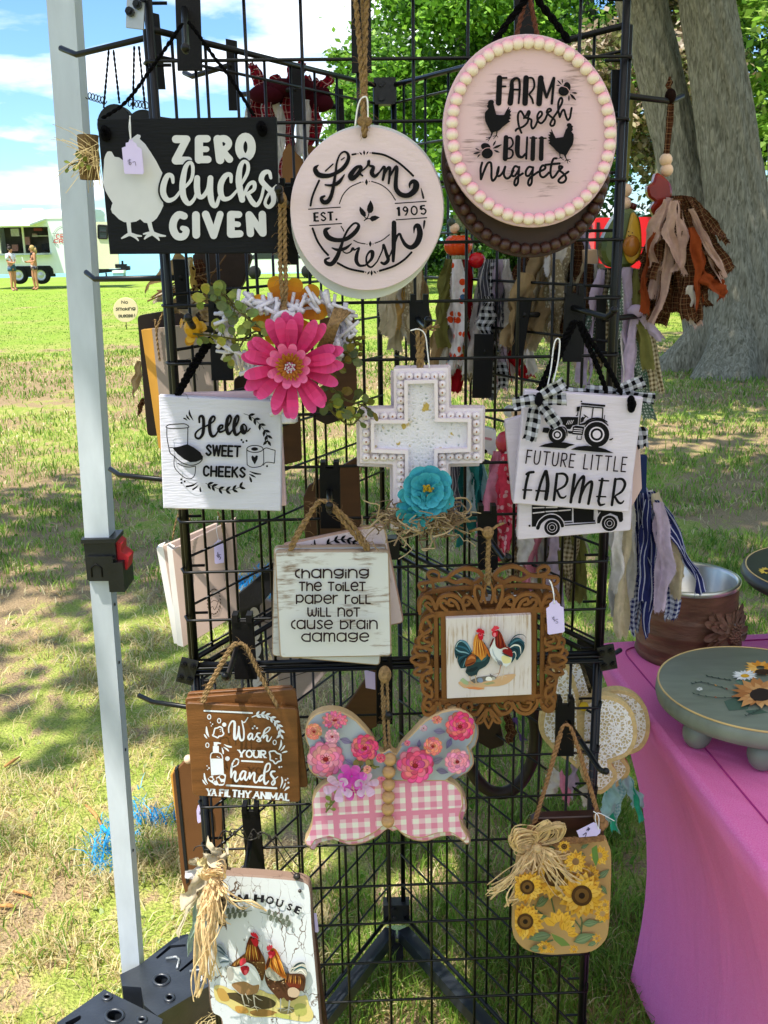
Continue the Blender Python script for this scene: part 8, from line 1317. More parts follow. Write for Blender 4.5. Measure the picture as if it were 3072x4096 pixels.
a.lines('600,1010,18 690,960,20 702,890,24 652,880,24 602,960,28 587,1070,34 585,1168,32|585,1170,26 630,1082,24 656,1092,36 646,1190,38 670,1238,30 720,1180,18|820,1080,26 772,1075,30 730,1150,36 750,1208,32 800,1150,26 820,1088,24|820,1090,30 806,1180,34 830,1218,24 870,1150,18|885,1100,32 884,1150,34 885,1192,30|885,1190,24 940,1102,24 966,1112,32 956,1210,34 985,1258,26 1030,1210,18|1120,1148,26 1080,1140,28 1040,1190,34 1050,1232,30 1110,1180,24|1110,1100,18 1190,1060,22 1218,990,24 1205,950,28 1160,962,28 1130,1050,34 1115,1200,36 1140,1278,34 1190,1230,20|1292,1075,26 1242,1080,32 1230,1130,34 1275,1190,36 1290,1258,34 1260,1294,26 1240,1260,20 1282,1210,18 1340,1160,14', W_)
a.lines('512,1300 1318,1348', W_, 30); a.text('YA', 180, 1470, 350, 1480, 125, 24, W_, serif=.9, stem=1.4, sp=.1); a.text('FILTHY', 390, 1484, 905, 1512, 128, 24, W_, serif=.9, stem=1.4); a.text('ANIMAL', 935, 1516, 1538, 1558, 128, 24, W_, serif=.9, stem=1.4)
a.poly([(246, 868), (455, 868), (468, 1120), (262, 1140)], W_); a.lines('250,868 258,800 292,772 385,772 432,805 450,868', W_, 15); a.poly([(290, 665), (386, 665), (386, 775), (290, 775)], W_); a.poly([(302, 600), (372, 600), (422, 616), (418, 630), (362, 632), (362, 662), (305, 662)], W_); a.disc(362, 838, 10, W_); a.disc(388, 848, 9, W_)
a.poly([(208, 1195), (260, 1150), (300, 1148), (330, 1180), (390, 1148), (440, 1115), (498, 1128), (495, 1190), (470, 1290), (415, 1308), (370, 1296), (330, 1300), (280, 1262), (235, 1235)], W_, True); BRN_ = c('#6b431f')
for x, y, rx, ry, ro in ((255, 1195, 36, 22, .4), (318, 1165, 26, 32, .1), (320, 1215, 22, 40, .5), (378, 1215, 26, 36, -.3), (440, 1165, 40, 32, .3), (395, 1250, 24, 30, 0), (440, 1262, 32, 14, -.2)): a.disc(x, y, rx, BRN_, ry, ro)
for x, y in ((300, 1205), (322, 1238)): a.disc(x, y, 13, W_)
a.lines('185,355,16 195,450,38 228,518,6|150,478,16 172,510,26 196,540,8|470,638,6 530,668,28 588,680,22|460,680,6 510,712,26 542,742,18|436,690,6 450,740,26 458,785,20|1395,568,12 1392,650,32 1355,728,6|1448,662,18 1425,700,26 1384,742,6|1484,752,24 1450,760,28 1404,776,6|150,1110,16 164,1200,32 206,1280,6|125,1215,14 150,1255,26 180,1292,8|1402,1168,16 1414,1240,28 1380,1345,6|1462,1268,18 1448,1310,24 1420,1356,6|1518,1332,26 1485,1350,32 1450,1388,6', W_); a.build('painted_lettering', o)
cordS(o, [[K(24, (765, 1494)), K(24, (800, 1400)), K(24, (960, 1110)), K(24, (1020, 1060)), K(24, (1080, 1090)), K(24, (1180, 1300)), K(24, (1310, 1520))], [K(24, (752, 1490)), K(24, (790, 1390)), K(24, (950, 1105)), K(24, (1015, 1050))], [K(24, (1300, 1510)), K(24, (1170, 1270)), K(24, (1085, 1085))]], Y-.003, .0026, TWINE, fuzz=3)
# ---- butterfly pair
Y = 1.24; BFL = [(790, 484), (740, 440), (690, 345), (600, 245), (500, 185), (390, 170), (295, 200), (240, 260), (220, 340), (235, 410), (255, 455), (240, 520), (245, 590), (280, 640), (345, 665), (410, 682), (350, 722), (298, 775), (272, 845), (276, 930), (266, 1020), (240, 1090), (219, 1130), (228, 1165), (265, 1178), (300, 1128), (400, 1102), (520, 1140), (640, 1122), (740, 1070), (805, 1022), (840, 1040), (880, 1030), (925, 1072), (1000, 1105), (1090, 1112), (1200, 1078), (1290, 1072), (1340, 1100), (1385, 1136), (1412, 1120), (1415, 1090), (1380, 1030), (1362, 950), (1388, 870), (1378, 785), (1330, 720), (1268, 682), (1330, 640), (1400, 600), (1440, 540), (1436, 480), (1420, 440), (1455, 400), (1475, 320), (1465, 240), (1420, 190), (1340, 160), (1230, 182), (1105, 250), (1005, 350), (930, 430), (892, 492), (845, 455)]
PW = mat('butterfly_bare_wood', c('#c2a376'), .6, var=.15, vs=30); PPR = mat('rose_print_paper', c('#a3a9ae'), .5, var=.04, vs=30)
GP = bpy.data.materials.new('pink_check_print'); GP.use_nodes = True; nd = NT(GP.node_tree); tc = nd('ShaderNodeTexCoord'); mp = nd('ShaderNodeMapping', (tc.outputs['Object'], 0)); mp.inputs[2].default_value = (0, R(1.5), 0); sx = nd('ShaderNodeSeparateXYZ', (mp.outputs[0], 0)); fcs = []
for ax, ph_, ph2 in ((0, .62, .55), (2, .2, .62)):
    A_ = nd('ShaderNodeMath', (sx.outputs[ax], 0), operation='MULTIPLY_ADD', i_1=1/.0172, i_2=ph_+20); F_ = nd('ShaderNodeMath', (A_.outputs[0], 0), operation='FRACT'); l1 = nd('ShaderNodeMath', (F_.outputs[0], 0), operation='LESS_THAN', i_1=.52); A2 = nd('ShaderNodeMath', (sx.outputs[ax], 0), operation='MULTIPLY_ADD', i_1=1/.0516, i_2=ph2+20); F2 = nd('ShaderNodeMath', (A2.outputs[0], 0), operation='FRACT'); l2 = nd('ShaderNodeMath', (F2.outputs[0], 0), operation='LESS_THAN', i_1=.15); h1 = nd('ShaderNodeMath', (l1.outputs[0], 0), operation='MULTIPLY', i_1=.45); m_ = nd('ShaderNodeMath', (h1.outputs[0], 0), (l2.outputs[0], 1), operation='MAXIMUM'); fcs.append(m_)
s_ = nd('ShaderNodeMath', (fcs[0].outputs[0], 0), (fcs[1].outputs[0], 1), operation='ADD'); cr = nd('ShaderNodeValToRGB', (s_.outputs[0], 0)); ramp(cr, (0, c('#e3dccf')), (.45, c('#e2b0bb')), (.9, c('#d8809b'))); pb = nd('ShaderNodeBsdfPrincipled', (cr.outputs[0], 'Base Color'), i_Roughness=.5); nd('ShaderNodeOutputMaterial', (pb.outputs[0], 0))
for lab, dx, dy, Yk, front in (('pink wooden butterfly hidden behind its twin, lower edge showing', 26, 26, Y+.024, False), ('wooden butterfly with rose print wings, pink checks and a bead body', 0, 0, Y, True)):
    sh = [(x+dx, y+dy) for x, y in BFL]; o = T('wooden_butterfly', lab, 'ornament', U(K(13, (850+dx, 1040+dy)), Yk), 'rose print wooden butterflies'); board(o, 'wing_board', K(13, crv(sh, True, 3)), Yk, .016, PW if front else mat('back_butterfly_wood', c('#a88868'), .6, var=.25), 4)
    il = inset(sh, 9); lowr = [p for i, p in enumerate(il) if 15 <= i <= 47]; upr = il[:16]+il[47:]
    lowr = [(p[0], max(p[1], 690+dy)) for p in lowr]; upr = [(p[0], min(p[1], 688+dy)) for p in upr]
    board(o, 'check_paper', K(13, lowr), Yk-.0008, .0007, GP, .5); board(o, 'rose_paper', K(13, upr), Yk-.0008, .0007, PPR, .5)
    if not front: continue
    a = Art(13, Yk-.0008)
    def leaf(x, y, L_, an, cl): ex, ey = math.cos(an), math.sin(an); a.rib([(x, y, 3), (x+ex*L_*.45, y+ey*L_*.45, L_*.5), (x+ex*L_, y+ey*L_, 2)], c(cl)); a.line(x, y, x+ex*L_*.9, y+ey*L_*.9, 2.5, c('#665d77'))
    for q in ((480, 380, 95, .3, '#83789a'), (335, 365, 50, .9, '#7b7290'), (515, 530, 80, .6, '#8d84a0'), (1170, 320, 90, .1, '#8f86a2'), (1300, 375, 85, 2.0, '#7d749a'), (1060, 445, 62, -1.5, '#857b98'), (1150, 560, 100, -.4, '#8d84a0'), (1190, 610, 90, .2, '#7b7290'), (1090, 470, 50, .9, '#8d84a0'), (930, 430, 50, -.7, '#9c8fa0'), (460, 400, 40, 1.0, '#8d84a0')): leaf(*q)
    def peony(x, y, r_, base, ry=1.0, mid=True):
        bs = c(base)
        for ring_, (n, rr, pr_) in enumerate(((13, .72, .36), (10, .52, .32), (7, .32, .27), (5, .16, .2))):
            for k in range(n):
                t = 2*math.pi*k/n+ring_*.4+random.uniform(-.15, .15); j = random.uniform(.72, 1.35); cl = tuple(min(.95, q*j+(.1 if random.random() < .3 else 0)) for q in bs); px, py = x+r_*rr*math.cos(t), y+r_*rr*ry*math.sin(t)
                a.disc(px, py, r_*pr_, tuple(q*.72 for q in cl), r_*pr_*.85*ry, t); a.disc(px-r_*.03*math.cos(t), py-r_*.03*math.sin(t), r_*pr_*.88, cl, r_*pr_*.74*ry, t)
        a.disc(x, y+r_*.04, r_*.17, c('#6d1626'), r_*.14*ry)
        for k in range(9): t = 2*math.pi*k/9; a.line(x, y, x+r_*.24*math.cos(t), y+r_*.22*math.sin(t)*ry, r_*.035, c('#9c2a2a'))
    for q in ((374, 525, 128, '#d8788c'), (662, 445, 96, '#d4476c'), (440, 240, 92, '#d96a84', .55), (287, 325, 58, '#dd7f70'), (422, 362, 52, '#dd93a6'), (1034, 572, 128, '#d4506f'), (1365, 285, 102, '#cf3f66'), (1165, 433, 66, '#dc7468'), (1345, 545, 88, '#dc8798'), (1195, 238, 38, '#dd7f70', .7), (1095, 300, 28, '#c9a0b0', .8), (780, 520, 34, '#d4506f'), (975, 410, 22, '#d96a84'), (680, 605, 30, '#dd8f7a'), (785, 672, 30, '#d96a84', .45)): peony(*q)
    a.build('rose_print', o)
    rb_ = 49*.5425*pm((1560, 3100), Yk); ZB = mat('turned_wood_bead', c('#b98f5f'), .5, var=.2, vs=60, stretch=(1, 1, 4)); beads(o, beadmesh(rb_, ZB), [U(K(13, p), Yk-.008) for p in ((847, 530), (840, 622), (838, 716), (836, 806), (833, 895), (832, 985))])
    mb = MB(); MG, MG2, PL = c('#d63ab0'), c('#e884d2'), c('#dcaed2')
    for x, y, r_, n, c1, c2_, nr in ((565, 655, .021, 6, MG, MG2, (0, -1, .1)), (470, 735, .021, 5, PL, c('#e6cfe0'), (-.2, -1, 0)), (670, 715, .02, 5, PL, c('#e6cfe0'), (.3, -1, 0)), (585, 765, .016, 4, MG, MG2, (0, -1, -.3))): flower3(mb, U(K(13, (x, y)), Yk-.018), Vector(nr), r_, n, c1, c2_, rings=((1, 0),), wid=.62, cup=.2)
    mb.build('fabric_flower', PETAL, o, True); mb = MB(); leafspray(mb, [U(K(13, p), Yk-.006) for p in ((470, 800), (420, 860), (375, 920))], 6, .009, [c('#8f9a4a'), c('#a5a85a')], c('#7d8540')); leafspray(mb, [U(K(13, p), Yk-.006) for p in ((600, 620), (690, 590), (770, 585))], 8, .011, [c('#8f8a4a'), c('#a39a55')], c('#7d8540')); mb.build('green_sprig', SMALLLEAF, o)
    cordS(o, [[K(13, (820, 470)), K(13, (800, 250)), K(13, (790, 0)), K(13, (800, -90))], [K(13, (845, 470)), K(13, (835, 250)), K(13, (828, 0)), K(13, (822, -90))], [K(13, (812, 470)), K(13, (805, 300)), K(13, (808, 60))]], Yk+.004, .0022, TWINE, fuzz=2); mb = MB(); mb.ball(U(K(13, (810, -95)), Yk), .009, sc=(1, 1, 1.4)); mb.build('cord_knot', TWINE, o, True)
# ---- sunflower jar
Y = 1.25; o = T('jar_sign', 'mason jar shaped board papered with sunflowers and a raffia bow', 'sign', U(K(15, (500, 1440)), Y)); KR = mat('kraft_print_paper', c('#b58f5c'), .6, var=.05, vs=20)
body = crv([(330, 800), (520, 785), (715, 782), (760, 830), (772, 900), (768, 1100), (758, 1290), (735, 1365), (660, 1425), (520, 1440), (400, 1442), (290, 1415), (225, 1350), (214, 1270), (225, 1100), (235, 950), (265, 850)], True, 4); board(o, 'jar_body', K(15, body), Y, .014, KR, 2, edge=(.7, .6, .5)); board(o, 'jar_lid', rrect(K(15, [(318, 690), (350, 668), (725, 655), (732, 790), (322, 800)]), 12), Y-.001, .016, mat('dark_red_stain', c('#32140e'), .4, var=.3, vs=20, stretch=(1, 1, 6), spec=.5), 4)
a = Art(15, Y); u_raw = a.u
def on_jar(pts, y): return u_raw([(min(max(p[0], 226+max(0, p[1]-1290)*.5), 758-max(0, p[1]-1300)*.75), min(p[1], 1432)) for p in pts], y)      # the print stops at the edge of the board
a.u = on_jar
def jl(x, y, L_, an, cl='#6d7f5a'): ex, ey = math.cos(an), math.sin(an); a.rib([(x, y, 3), (x+ex*L_*.4, y+ey*L_*.4, L_*.46), (x+ex*L_, y+ey*L_, 2)], c(cl)); a.rib([(x+ex*4, y+ey*4, 3), (x+ex*L_*.42, y+ey*L_*.42+2, L_*.22), (x+ex*L_*.9, y+ey*L_*.9, 2)], c('#7f916a')); a.line(x, y, x+ex*L_*.92, y+ey*L_*.92, 2.5, c('#4f5f42'))
for st in ('580,1200 605,1250 600,1330', '430,1110 440,1160 450,1200', '620,880 600,930 605,980', '330,1160 350,1190 380,1210', '440,1360 380,1380 330,1400', '560,1240 590,1280 600,1300'): a.lines(st, c('#5f6f4c'), 8)
for q in ((345, 1170, 90, -.6), (345, 870, 70, .9), (700, 1010, 80, -.7), (715, 1050, 60, 1.0), (610, 1270, 95, -.15), (700, 1260, 50, -.6), (560, 1370, 130, -.35), (430, 1330, 130, 2.95), (330, 1235, 80, -.15), (480, 1240, 70, -.3), (520, 1260, 60, .6), (310, 1410, 90, -.05), (560, 880, 60, -.2), (600, 840, 50, -.5), (270, 990, 60, -.5), (640, 1390, 60, -.4), (420, 830, 40, .3), (390, 1110, 60, 2.2), (690, 1400, 50, -.9)): jl(*q)
YL = ['#d9a437', '#e3b450', '#cd9230', '#e0aa40']
def sunf(x, y, r_, eye=True, n=18, half=None):
    r_ *= 1.12
    for ring_, s_ in ((0, 1.0), (1, .84)):
        for k in range(n):
            t = 2*math.pi*k/n+ring_*.17+random.uniform(-.06, .06)
            if half and not (half[0] < (t % 6.283) < half[1]): continue
            L_ = r_*s_*random.uniform(.88, 1.05); a.rib([(x+r_*.3*math.cos(t), y+r_*.3*math.sin(t), r_*.14), (x+L_*.65*math.cos(t), y+L_*.65*math.sin(t), r_*.36), (x+L_*math.cos(t), y+L_*math.sin(t), 2)], c(random.choice(YL)), cap=False); a.line(x+r_*.35*math.cos(t), y+r_*.35*math.sin(t), x+L_*.8*math.cos(t), y+L_*.8*math.sin(t), 2, c('#a86a18'))
    if eye: a.disc(x, y, r_*.43, c('#4a3018')); a.disc(x, y, r_*.3, c('#6d4c24')); a.disc(x, y, r_*.13, c('#261810'))
sunf(655, 990, 54, False, 12); sunf(395, 900, 50, False, 10); sunf(395, 1400, 40, False, 9); sunf(450, 1000, 118); sunf(605, 1108, 122); sunf(296, 1060, 86); sunf(285, 1255, 96, True, 18); sunf(570, 915, 60, False, 12); sunf(480, 1290, 100, False, 12, (3.4, 6.0)); sunf(500, 1330, 80, False, 11, (4.2, 6.28)); sunf(705, 880, 52, False, 12); sunf(722, 1210, 48, False, 10); sunf(735, 1160, 34, False, 8); sunf(560, 1412, 26, False, 8); sunf(430, 1412, 26, False, 8); sunf(505, 830, 34, True, 10); sunf(690, 1350, 26, False, 7)
a.poly([(660, 840), (690, 820), (700, 900), (685, 945), (665, 900)], c('#5d7a3a')); a.poly([(430, 1320), (500, 1350), (540, 1390), (490, 1395), (450, 1360)], c('#6b7f3f')); a.build('sunflower_print', o)
cordS(o, [[K(15, (330, 700)), K(15, (400, 480)), K(15, (480, 190)), K(15, (520, 140)), K(15, (560, 200)), K(15, (650, 480)), K(15, (700, 650))], [K(15, (340, 695)), K(15, (410, 460)), K(15, (490, 185))], [K(15, (690, 640)), K(15, (640, 470)), K(15, (555, 185))]], Y-.004, .0026, mat('brown_jute', c('#8a6440'), .95, var=.3, vs=200), fuzz=2); mb = MB()
for k in range(5): rope(mb, [U(K(15, (325, 790+k*7)), Y-.016), U(K(15, (520, 785+k*6)), Y-.018), U(K(15, (728, 772+k*5)), Y-.016)], .0022)
for x, y in ((330, 735), (708, 690)):
    for _ in range(6): mb.ball(U(K(15, (x+random.uniform(-22, 22), y+random.uniform(-26, 26))), Y-.012), .007)
mb.build('neck_twine', MC['brown_jute'], o, True)
def raffia(par, ctr, ends, loops, Yk, crop, w0=.0028):
    mb = MB(); kc = U(K(crop, ctr), Yk)
    def ribn(P_):
        w = w0*random.uniform(.35, 1.3)
        P_ = [Vector(p) for p in crv([tuple(p) for p in P_], False, 4)]; V = []
        for i, p in enumerate(P_): t = (P_[min(i+1, len(P_)-1)]-P_[max(i-1, 0)]); s_ = t.cross(Vector((random.gauss(0, .3), -1, random.gauss(0, .3)))); s_.normalize(); w_ = w*random.uniform(.65, 1.2); V += [p-s_*w_*.5, p+Vector((random.gauss(0, .0006), -w*.25, random.gauss(0, .0006))), p+s_*w_*.5]
        mb.add(V, [(3*i+k, 3*i+k+1, 3*i+k+4, 3*i+k+3) for i in range(len(P_)-1) for k in (0, 1)], tuple(random.uniform(.75, 1.15) for _ in range(1))*3)
    for e in ends:
        for _ in range(e[2]): q = U(K(crop, (e[0]+random.gauss(0, e[3]), e[1]+random.gauss(0, e[3]))), Yk+random.uniform(-.02, .012)); ribn([kc, kc.lerp(q, .35)+Vector((random.gauss(0, .006), -.014, random.gauss(.004, .006))), kc.lerp(q, .7)+Vector((random.gauss(0, .006), -.012, random.gauss(0, .006))), q])
    for l in loops:
        for _ in range(l[2]): q = U(K(crop, (l[0]+random.gauss(0, l[3]), l[1]+random.gauss(0, l[3]))), Yk-.02+random.uniform(-.015, .015)); d_ = (q-kc); s_ = Vector((-d_.z, 0, d_.x))*random.uniform(.15, .35); ribn([kc, kc+d_*.5+s_, q, kc+d_*.5-s_, kc])
    mb.ball(kc+Vector((0, -.006, 0)), .007, sc=(1.2, 1, 1)); mb.build('raffia_bow', mat('raffia_tint', c('#e3c390'), .8, var=.2, vs=120, trans=.2, attr=True), par)
raffia(o, (345, 825), [(100, 1095, 16, 22), (190, 1150, 10, 18), (510, 1120, 10, 30), (600, 1000, 16, 26), (440, 1020, 10, 26), (540, 870, 7, 12), (270, 960, 10, 30)], [(490, 715, 26, 16), (215, 800, 26, 20), (235, 750, 12, 14), (405, 690, 4, 8)], Y-.014, 15)
tag('white lavender tag tied on the neck of the sunflower jar', [(575, 742), (590, 735), (672, 694), (690, 700), (698, 725), (712, 735), (708, 755), (690, 770), (590, 778)], Y-.022, '612,765 630,752 626,772|632,738 648,730 640,722|640,742 650,728 634,732', 15, [[(700, 735), (680, 670), (700, 640), (790, 685)], [(700, 735), (700, 660), (670, 630)]])
# ---- farm house board
Y = 1.19; CRK = worn('crackle_white', c('#cdd0d2'), c('#5d4638'), .4, (1, 1, .5), 12, crack=True); SDE = mat('dark_walnut_edge', c('#3f2414'), .55, var=.3, vs=20, stretch=(1, 1, 3))
o = T('hanging_sign', 'dark edged board tucked behind the farm house rooster board', 'sign', U(K(16, (1300, 1836)), Y+.03)); board(o, 'sign_board', rrect([K(16, p) for p in ((400, 740), (1170, 790), (1330, 2060), (560, 2060))], 30), Y+.026, .014, SDE, 3)
o = T('hanging_sign', 'crackled white farm house board painted with three chickens', 'sign', U(K(16, (850, 2000)), Y)); pnl = board(o, 'sign_board', crv([K(16, p) for p in ((345, 800), (420, 740), (620, 735), (1000, 762), (1150, 790), (1188, 870), (1200, 1100), (1235, 1500), (1262, 1836), (1275, 2010), (1200, 2050), (800, 2040), (560, 1960), (520, 1800), (450, 1740), (425, 1500), (390, 1100))], True, 5), Y, .016, CRK, 6, edge=(.32, .2, .14))
a = Art(16, Y); IK2 = c('#1c1a22')
def ser(ch, x0, y0, x1, y1, h, w=12): a.text(ch, x0, y0, x1, y1, h, w, IK2, serif=.9, stem=2)
for ch, x0, y0, x1, y1, h in (('F', 420, 985, 470, 968, 62), ('A', 500, 965, 560, 953, 62), ('R', 590, 950, 640, 945, 62), ('M', 655, 943, 722, 940, 64), ('H', 768, 938, 832, 944, 62), ('O', 850, 948, 905, 958, 60), ('U', 922, 966, 972, 980, 60), ('S', 998, 990, 1036, 1008, 56), ('E', 1060, 1014, 1102, 1034, 58)): ser(ch, x0, y0, x1, y1, h)
GL_ = c('#5d6357')
for x0, y0, x1, y1, n in ((560, 1025, 750, 1000, 4), (812, 1010, 1034, 1080, 4)):
    a.line(x0, y0, x1, y1, 5, GL_)
    for k in range(n): t = (k+.5)/n*.8+(0 if x0 < 700 else .22); x, y = x0+(x1-x0)*t, y0+(y1-y0)*t; a.disc(x-4, y-20, 13, GL_, 24, .12); a.disc(x+8, y+20, 13, GL_, 24, .12)
a.build('painted_lettering', o, INK)
a = Art(8, Y)
a.poly([(130, 1190), (260, 1190), (400, 1250), (760, 1240), (900, 1300), (1290, 1330), (1400, 1320), (1440, 1450), (1500, 1580), (1440, 1680), (1200, 1660), (1000, 1620), (700, 1620), (560, 1580), (420, 1540), (300, 1450), (150, 1380)], c('#cdbb77'), True)
for q, cl in (([(250, 1310), (420, 1280), (820, 1330), (980, 1420), (900, 1500), (640, 1500), (420, 1400)], '#4c3f2a'), ([(420, 1470), (560, 1480), (600, 1560), (450, 1560)], '#b98a45'), ([(620, 1540), (820, 1510), (1000, 1560), (850, 1610), (680, 1600)], '#8f6b3a'), ([(1000, 1520), (1180, 1470), (1240, 1540), (1100, 1580)], '#6a6240'), ([(1240, 1450), (1380, 1440), (1400, 1580), (1260, 1600)], '#a8a65a'), ([(160, 1240), (260, 1230), (340, 1380), (220, 1390)], '#b58f4a'), ([(960, 1570), (1120, 1580), (1200, 1650), (1000, 1620)], '#b3b25c')): a.poly(q, c(cl), True)
# brown hen at the back
a.poly([(640, 500), (590, 570), (566, 660), (556, 730), (510, 770), (372, 880), (380, 935), (520, 920), (640, 960), (775, 1112), (815, 1060), (832, 850), (775, 720), (735, 640)], c('#6f4a26'), True); a.poly([(640, 500), (590, 580), (562, 720), (640, 850), (760, 830), (770, 720), (725, 620)], c('#5a2614'), True)
for x in range(8): a.rib([(600+x*14, 620, 5), (575+x*22, 730, 16), (560+x*28, 830+10*(x % 2), 4)], c(['#c98b3a', '#a8611f', '#d9a54f', '#7d3a16'][x % 4]))
for k in range(26): a.disc(690+random.uniform(-50, 110), 930+random.uniform(-70, 100), random.uniform(8, 16), c(random.choice(['#8f6a3f', '#5d3c1f', '#a8854f', '#c9ab77'])), random.uniform(6, 10))
for k in range(6): a.rib([(530-k*24, 790+k*14, 4), (500-k*22, 840+k*12, 14), (490-k*22, 890+k*6, 4)], c(['#b58648', '#8a5a2a'][k % 2]))
a.poly([(628, 470), (640, 445), (655, 462), (668, 440), (684, 462), (702, 455), (716, 480), (735, 505), (742, 545), (690, 512), (650, 500)], c('#c41a30')); a.poly([(635, 540), (690, 520), (735, 555), (738, 610), (708, 648), (670, 620), (650, 580)], c('#b31a28'), True); a.disc(672, 535, 11, c('#2a130c')); a.poly([(735, 548), (768, 574), (730, 566)], c('#4a3a30'))
# white hen
a.poly([(158, 622), (225, 612), (268, 680), (330, 790), (370, 830), (300, 910), (235, 925), (192, 850), (170, 760)], c('#8f9aa3'), True)
for st_, cl in (('165,630,10 220,670,26 300,760,10', '#33434f'), ('175,700,10 230,730,26 320,800,10', '#4f616e'), ('190,790,10 240,800,24 320,830,10', '#c9d0d3'), ('210,870,10 250,850,24 330,850,10', '#3d4d55')): a.lines(st_, c(cl))
a.poly([(345, 915), (305, 965), (312, 1100), (380, 1210), (500, 1310), (600, 1302), (700, 1300), (752, 1230), (772, 1110), (722, 980), (660, 900), (575, 865), (500, 905), (420, 930)], c('#cfd0ca'), True); a.poly([(370, 1160), (540, 1125), (660, 1180), (750, 1170), (735, 1260), (690, 1300), (520, 1312), (420, 1240)], c('#93704a'), True); a.poly([(300, 960), (360, 930), (400, 1010), (380, 1110), (320, 1100)], c('#a8a39a'), True); a.lines('480,1000,20 520,1060,50 560,1100,20', c('#aebfc4')); a.lines('600,920,20 680,1010,50 740,1110,20', c('#e6e6e2'))
a.poly([(488, 920), (478, 852), (500, 815), (520, 805), (545, 800), (570, 828), (562, 872), (520, 905)], c('#cf3a48')); a.poly([(490, 935), (560, 908), (610, 930), (604, 990), (562, 1040), (522, 1022)], c('#a5182a'), True); a.poly([(540, 975), (585, 970), (575, 1030), (550, 1030)], c('#d65560'), True); a.disc(570, 925, 10, c('#26120d'))
a.lines('512,1310,20 530,1390,16 550,1460,14|550,1450,12 590,1460,7 615,1468,4|550,1450,12 548,1480,5|560,1300,14 590,1350,10 645,1390,5|570,1320,12 600,1390,8 605,1430,4|672,1320,22 680,1390,16 690,1470,14|690,1470,12 650,1490,7 636,1496,4|690,1470,12 715,1505,7 728,1535,4|690,1470,12 740,1490,7 775,1505,4|690,1330,12 740,1370,8 795,1390,4', c('#cbbfa9'))
# rooster on the right
a.poly([(1165, 1005), (1220, 905), (1310, 860), (1380, 880), (1412, 1000), (1390, 1070), (1300, 1035)], c('#b5b0a2'), True)
for st_, cl in (('1190,990,8 1260,900,26 1340,870,20 1385,890,6', '#2c3d42'), ('1230,980,10 1310,930,24 1390,950,12 1410,1000,5', '#24515c'), ('1270,1000,8 1330,970,18 1395,1040,6', '#e2ddd0'), ('1200,950,8 1260,930,16 1330,900,8', '#d5cdbb')): a.lines(st_, c(cl))
a.poly([(842, 950), (828, 1080), (870, 1200), (960, 1305), (1035, 1385), (1090, 1350), (1150, 1405), (1280, 1352), (1312, 1260), (1370, 1250), (1392, 1090), (1332, 1020), (1125, 1010), (1000, 900)], c('#4d2f1f'), True); a.poly([(1120, 1080), (1250, 1090), (1320, 1140), (1300, 1220), (1160, 1200)], c('#6b2c1a'), True)
for k in range(11): a.rib([(1130+k*20, 1030+k*3, 4), (1120+k*22, 1080+k*4, 14), (1110+k*23, 1140+k*3, 4)], c(['#c98a3f', '#5a3018', '#9c6a3a'][k % 3]))
a.poly([(1150, 1230), (1240, 1210), (1310, 1270), (1270, 1345), (1160, 1330)], c('#b9a086'), True); a.poly([(840, 960), (900, 930), (1000, 1020), (1100, 1080), (980, 1120), (850, 1060)], c('#a5a08f'), True)
for k in range(22): a.disc(930+random.uniform(-70, 190), 1110+random.uniform(-60, 120), random.uniform(8, 18), c(random.choice(['#6b4a34', '#3a2418', '#8f6a48', '#b59a78'])), random.uniform(6, 10))
a.poly([(905, 680), (872, 800), (838, 900), (835, 970), (900, 930), (1010, 1030), (1120, 1082), (1065, 880), (1015, 740), (965, 670)], c('#a85a1c'), True)
for x in range(8): a.rib([(920+x*9, 740, 5), (900+x*22, 880, 18), (930+x*26, 990+12*x*.6, 4)], c(['#d9933a', '#7d3a12', '#c4742a', '#e0a34c'][x % 4]))
a.lines('900,800,16 870,880,40 850,950,12', c('#4a2014')); a.poly([(862, 705), (850, 655), (862, 630), (878, 640), (890, 612), (905, 630), (925, 618), (936, 655), (905, 690)], c('#d2394c')); a.poly([(872, 720), (945, 698), (976, 738), (960, 775), (915, 805), (885, 780)], c('#b51c30'), True); a.poly([(890, 760), (930, 765), (912, 805), (888, 790)], c('#d9505a'), True); a.disc(928, 708, 9, c('#26120d')); a.poly([(872, 722), (842, 726), (874, 738)], c('#8f8470'))
a.lines('1045,1370,22 1045,1450,16 1046,1535,10|1046,1500,12 1000,1495,6 975,1492,4|1046,1500,12 1090,1502,6 1110,1510,4|1170,1395,24 1160,1470,18 1145,1570,8|1160,1500,12 1100,1530,7 1065,1535,4|1160,1510,12 1190,1540,7 1210,1560,4|1165,1490,10 1210,1500,6 1230,1505,4', c('#8f9089')); a.build('chicken_painting', pnl)
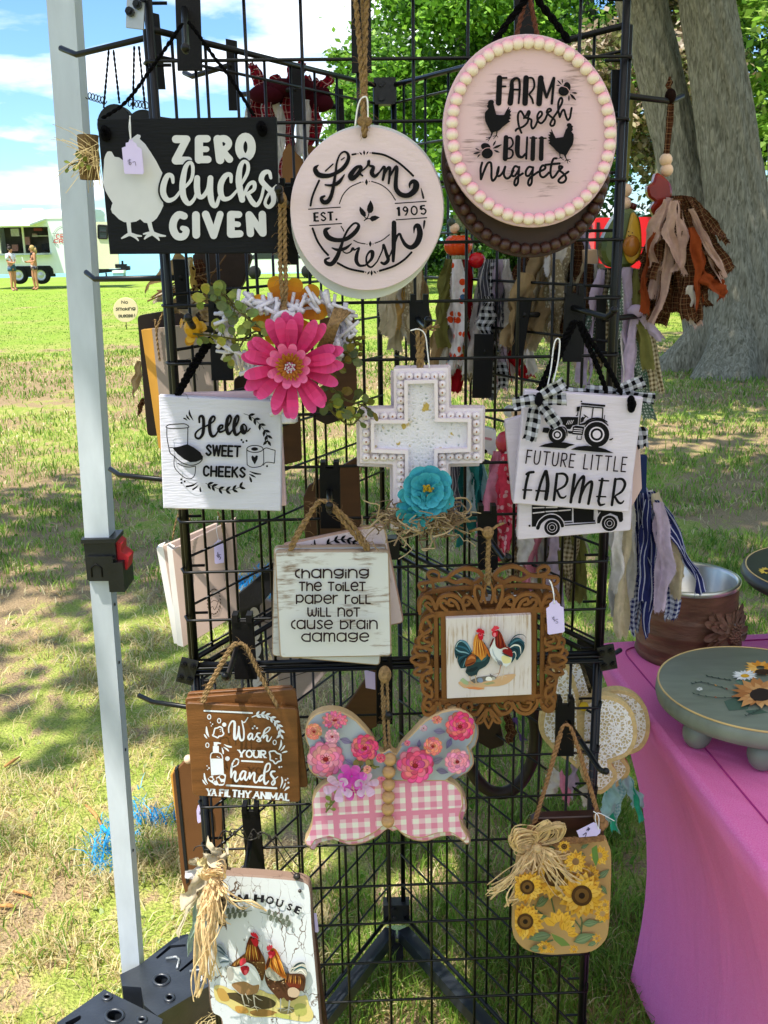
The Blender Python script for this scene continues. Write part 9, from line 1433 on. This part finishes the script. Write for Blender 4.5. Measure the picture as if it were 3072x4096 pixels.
# corn husk, rag and raffia bundle on its corner
for (x0, y0, x1, y1, w, mt_, d_) in ((440, 690, 250, 740, 60, WCOT, .0), (430, 700, 220, 960, 80, CREAM, -.01), (420, 700, 200, 1190, 60, fab('cream_muslin', c('#d6c8a6')), .01), (400, 760, 300, 1320, 70, fab('pale_mint_cloth', c('#a9bfae')), .012), (400, 780, 350, 1400, 62, fab('cream_calico', c('#ccbf9c')), .004), (430, 640, 500, 520, 110, CREAM, -.02), (450, 650, 610, 560, 90, CREAM, -.015), (430, 680, 310, 640, 70, LACEC, .0), (470, 640, 600, 700, 50, fab('taupe_check', c('#b39a7a'), 'gingham', c('#2c211a'), None, .008), -.01), (480, 700, 540, 1130, 80, fab('black_tan_check', c('#8f7a5c'), 'gingham', c('#15110f'), None, .008), -.002), (400, 760, 345, 880, 60, MC.get('x') or fab('tan_black_plaid', c('#b59f7c'), 'gingham', c('#2a2018'), None, .008), -.004), (420, 690, 380, 620, 60, fab('husk_cloth', c('#d9c48a')), -.02)):
    strip(o, K(16, (x0, y0)), K(16, (x1, y1)), w*.5425, Y-.02+d_, mt_, name='rag_strip', rag=.3)
raffia(o, (475, 760), [(400, 1480, 12, 24), (345, 1640, 8, 14), (470, 1480, 8, 24), (430, 1250, 10, 30), (860, 1005, 2, 6), (720, 960, 3, 16), (560, 1080, 8, 20), (390, 1050, 8, 20)], [(520, 690, 14, 24), (400, 720, 10, 24), (540, 860, 8, 30), (420, 930, 8, 30)], Y-.035, 16, .0026)
mb = MB()
for pts in ([(500, 480), (540, 410), (590, 420), (600, 400), (640, 400), (690, 410), (720, 470), (760, 400), (790, 430), (820, 420), (860, 440), (900, 470), (930, 440)], [(510, 660), (540, 440), (620, 430), (740, 480), (850, 420)], [(860, 430), (950, 560), (1030, 680), (1100, 745)], [(930, 450), (1030, 600), (1120, 700)], [(1085, 745), (1030, 770), (1040, 820), (1105, 855)], [(320, 560), (340, 530), (400, 520), (440, 560)]): mb.tube([U(K(16, p), Y+.004) for p in crv(pts, False, 6)], .0008, 5)
for k, (x, y) in enumerate(((590, 420), (625, 420), (685, 410), (745, 440), (800, 440), (880, 450))): mb.tube([U(K(16, (x+9*math.cos(t), y+14*math.sin(t)+t*1.2)), Y) for t in np.linspace(0, 14, 40)], .0007, 4)
mb.ball(U(K(16, (1083, 748)), Y-.002), .005); mb.ball(U(K(16, (1105, 855)), Y-.002), .0025); mb.build('hanging_wire', WIREM, o, True)
o = T('price_tag', 'lavender tag edge sticking out beside the farm house board', 'tag', U(K(16, (1225, 1160)), Y+.03), 'price tags'); board(o, 'card', K(16, [(1208, 1020), (1228, 1022), (1244, 1150), (1238, 1162), (1218, 1160)]), Y+.022, .0008, TAGM, .5)
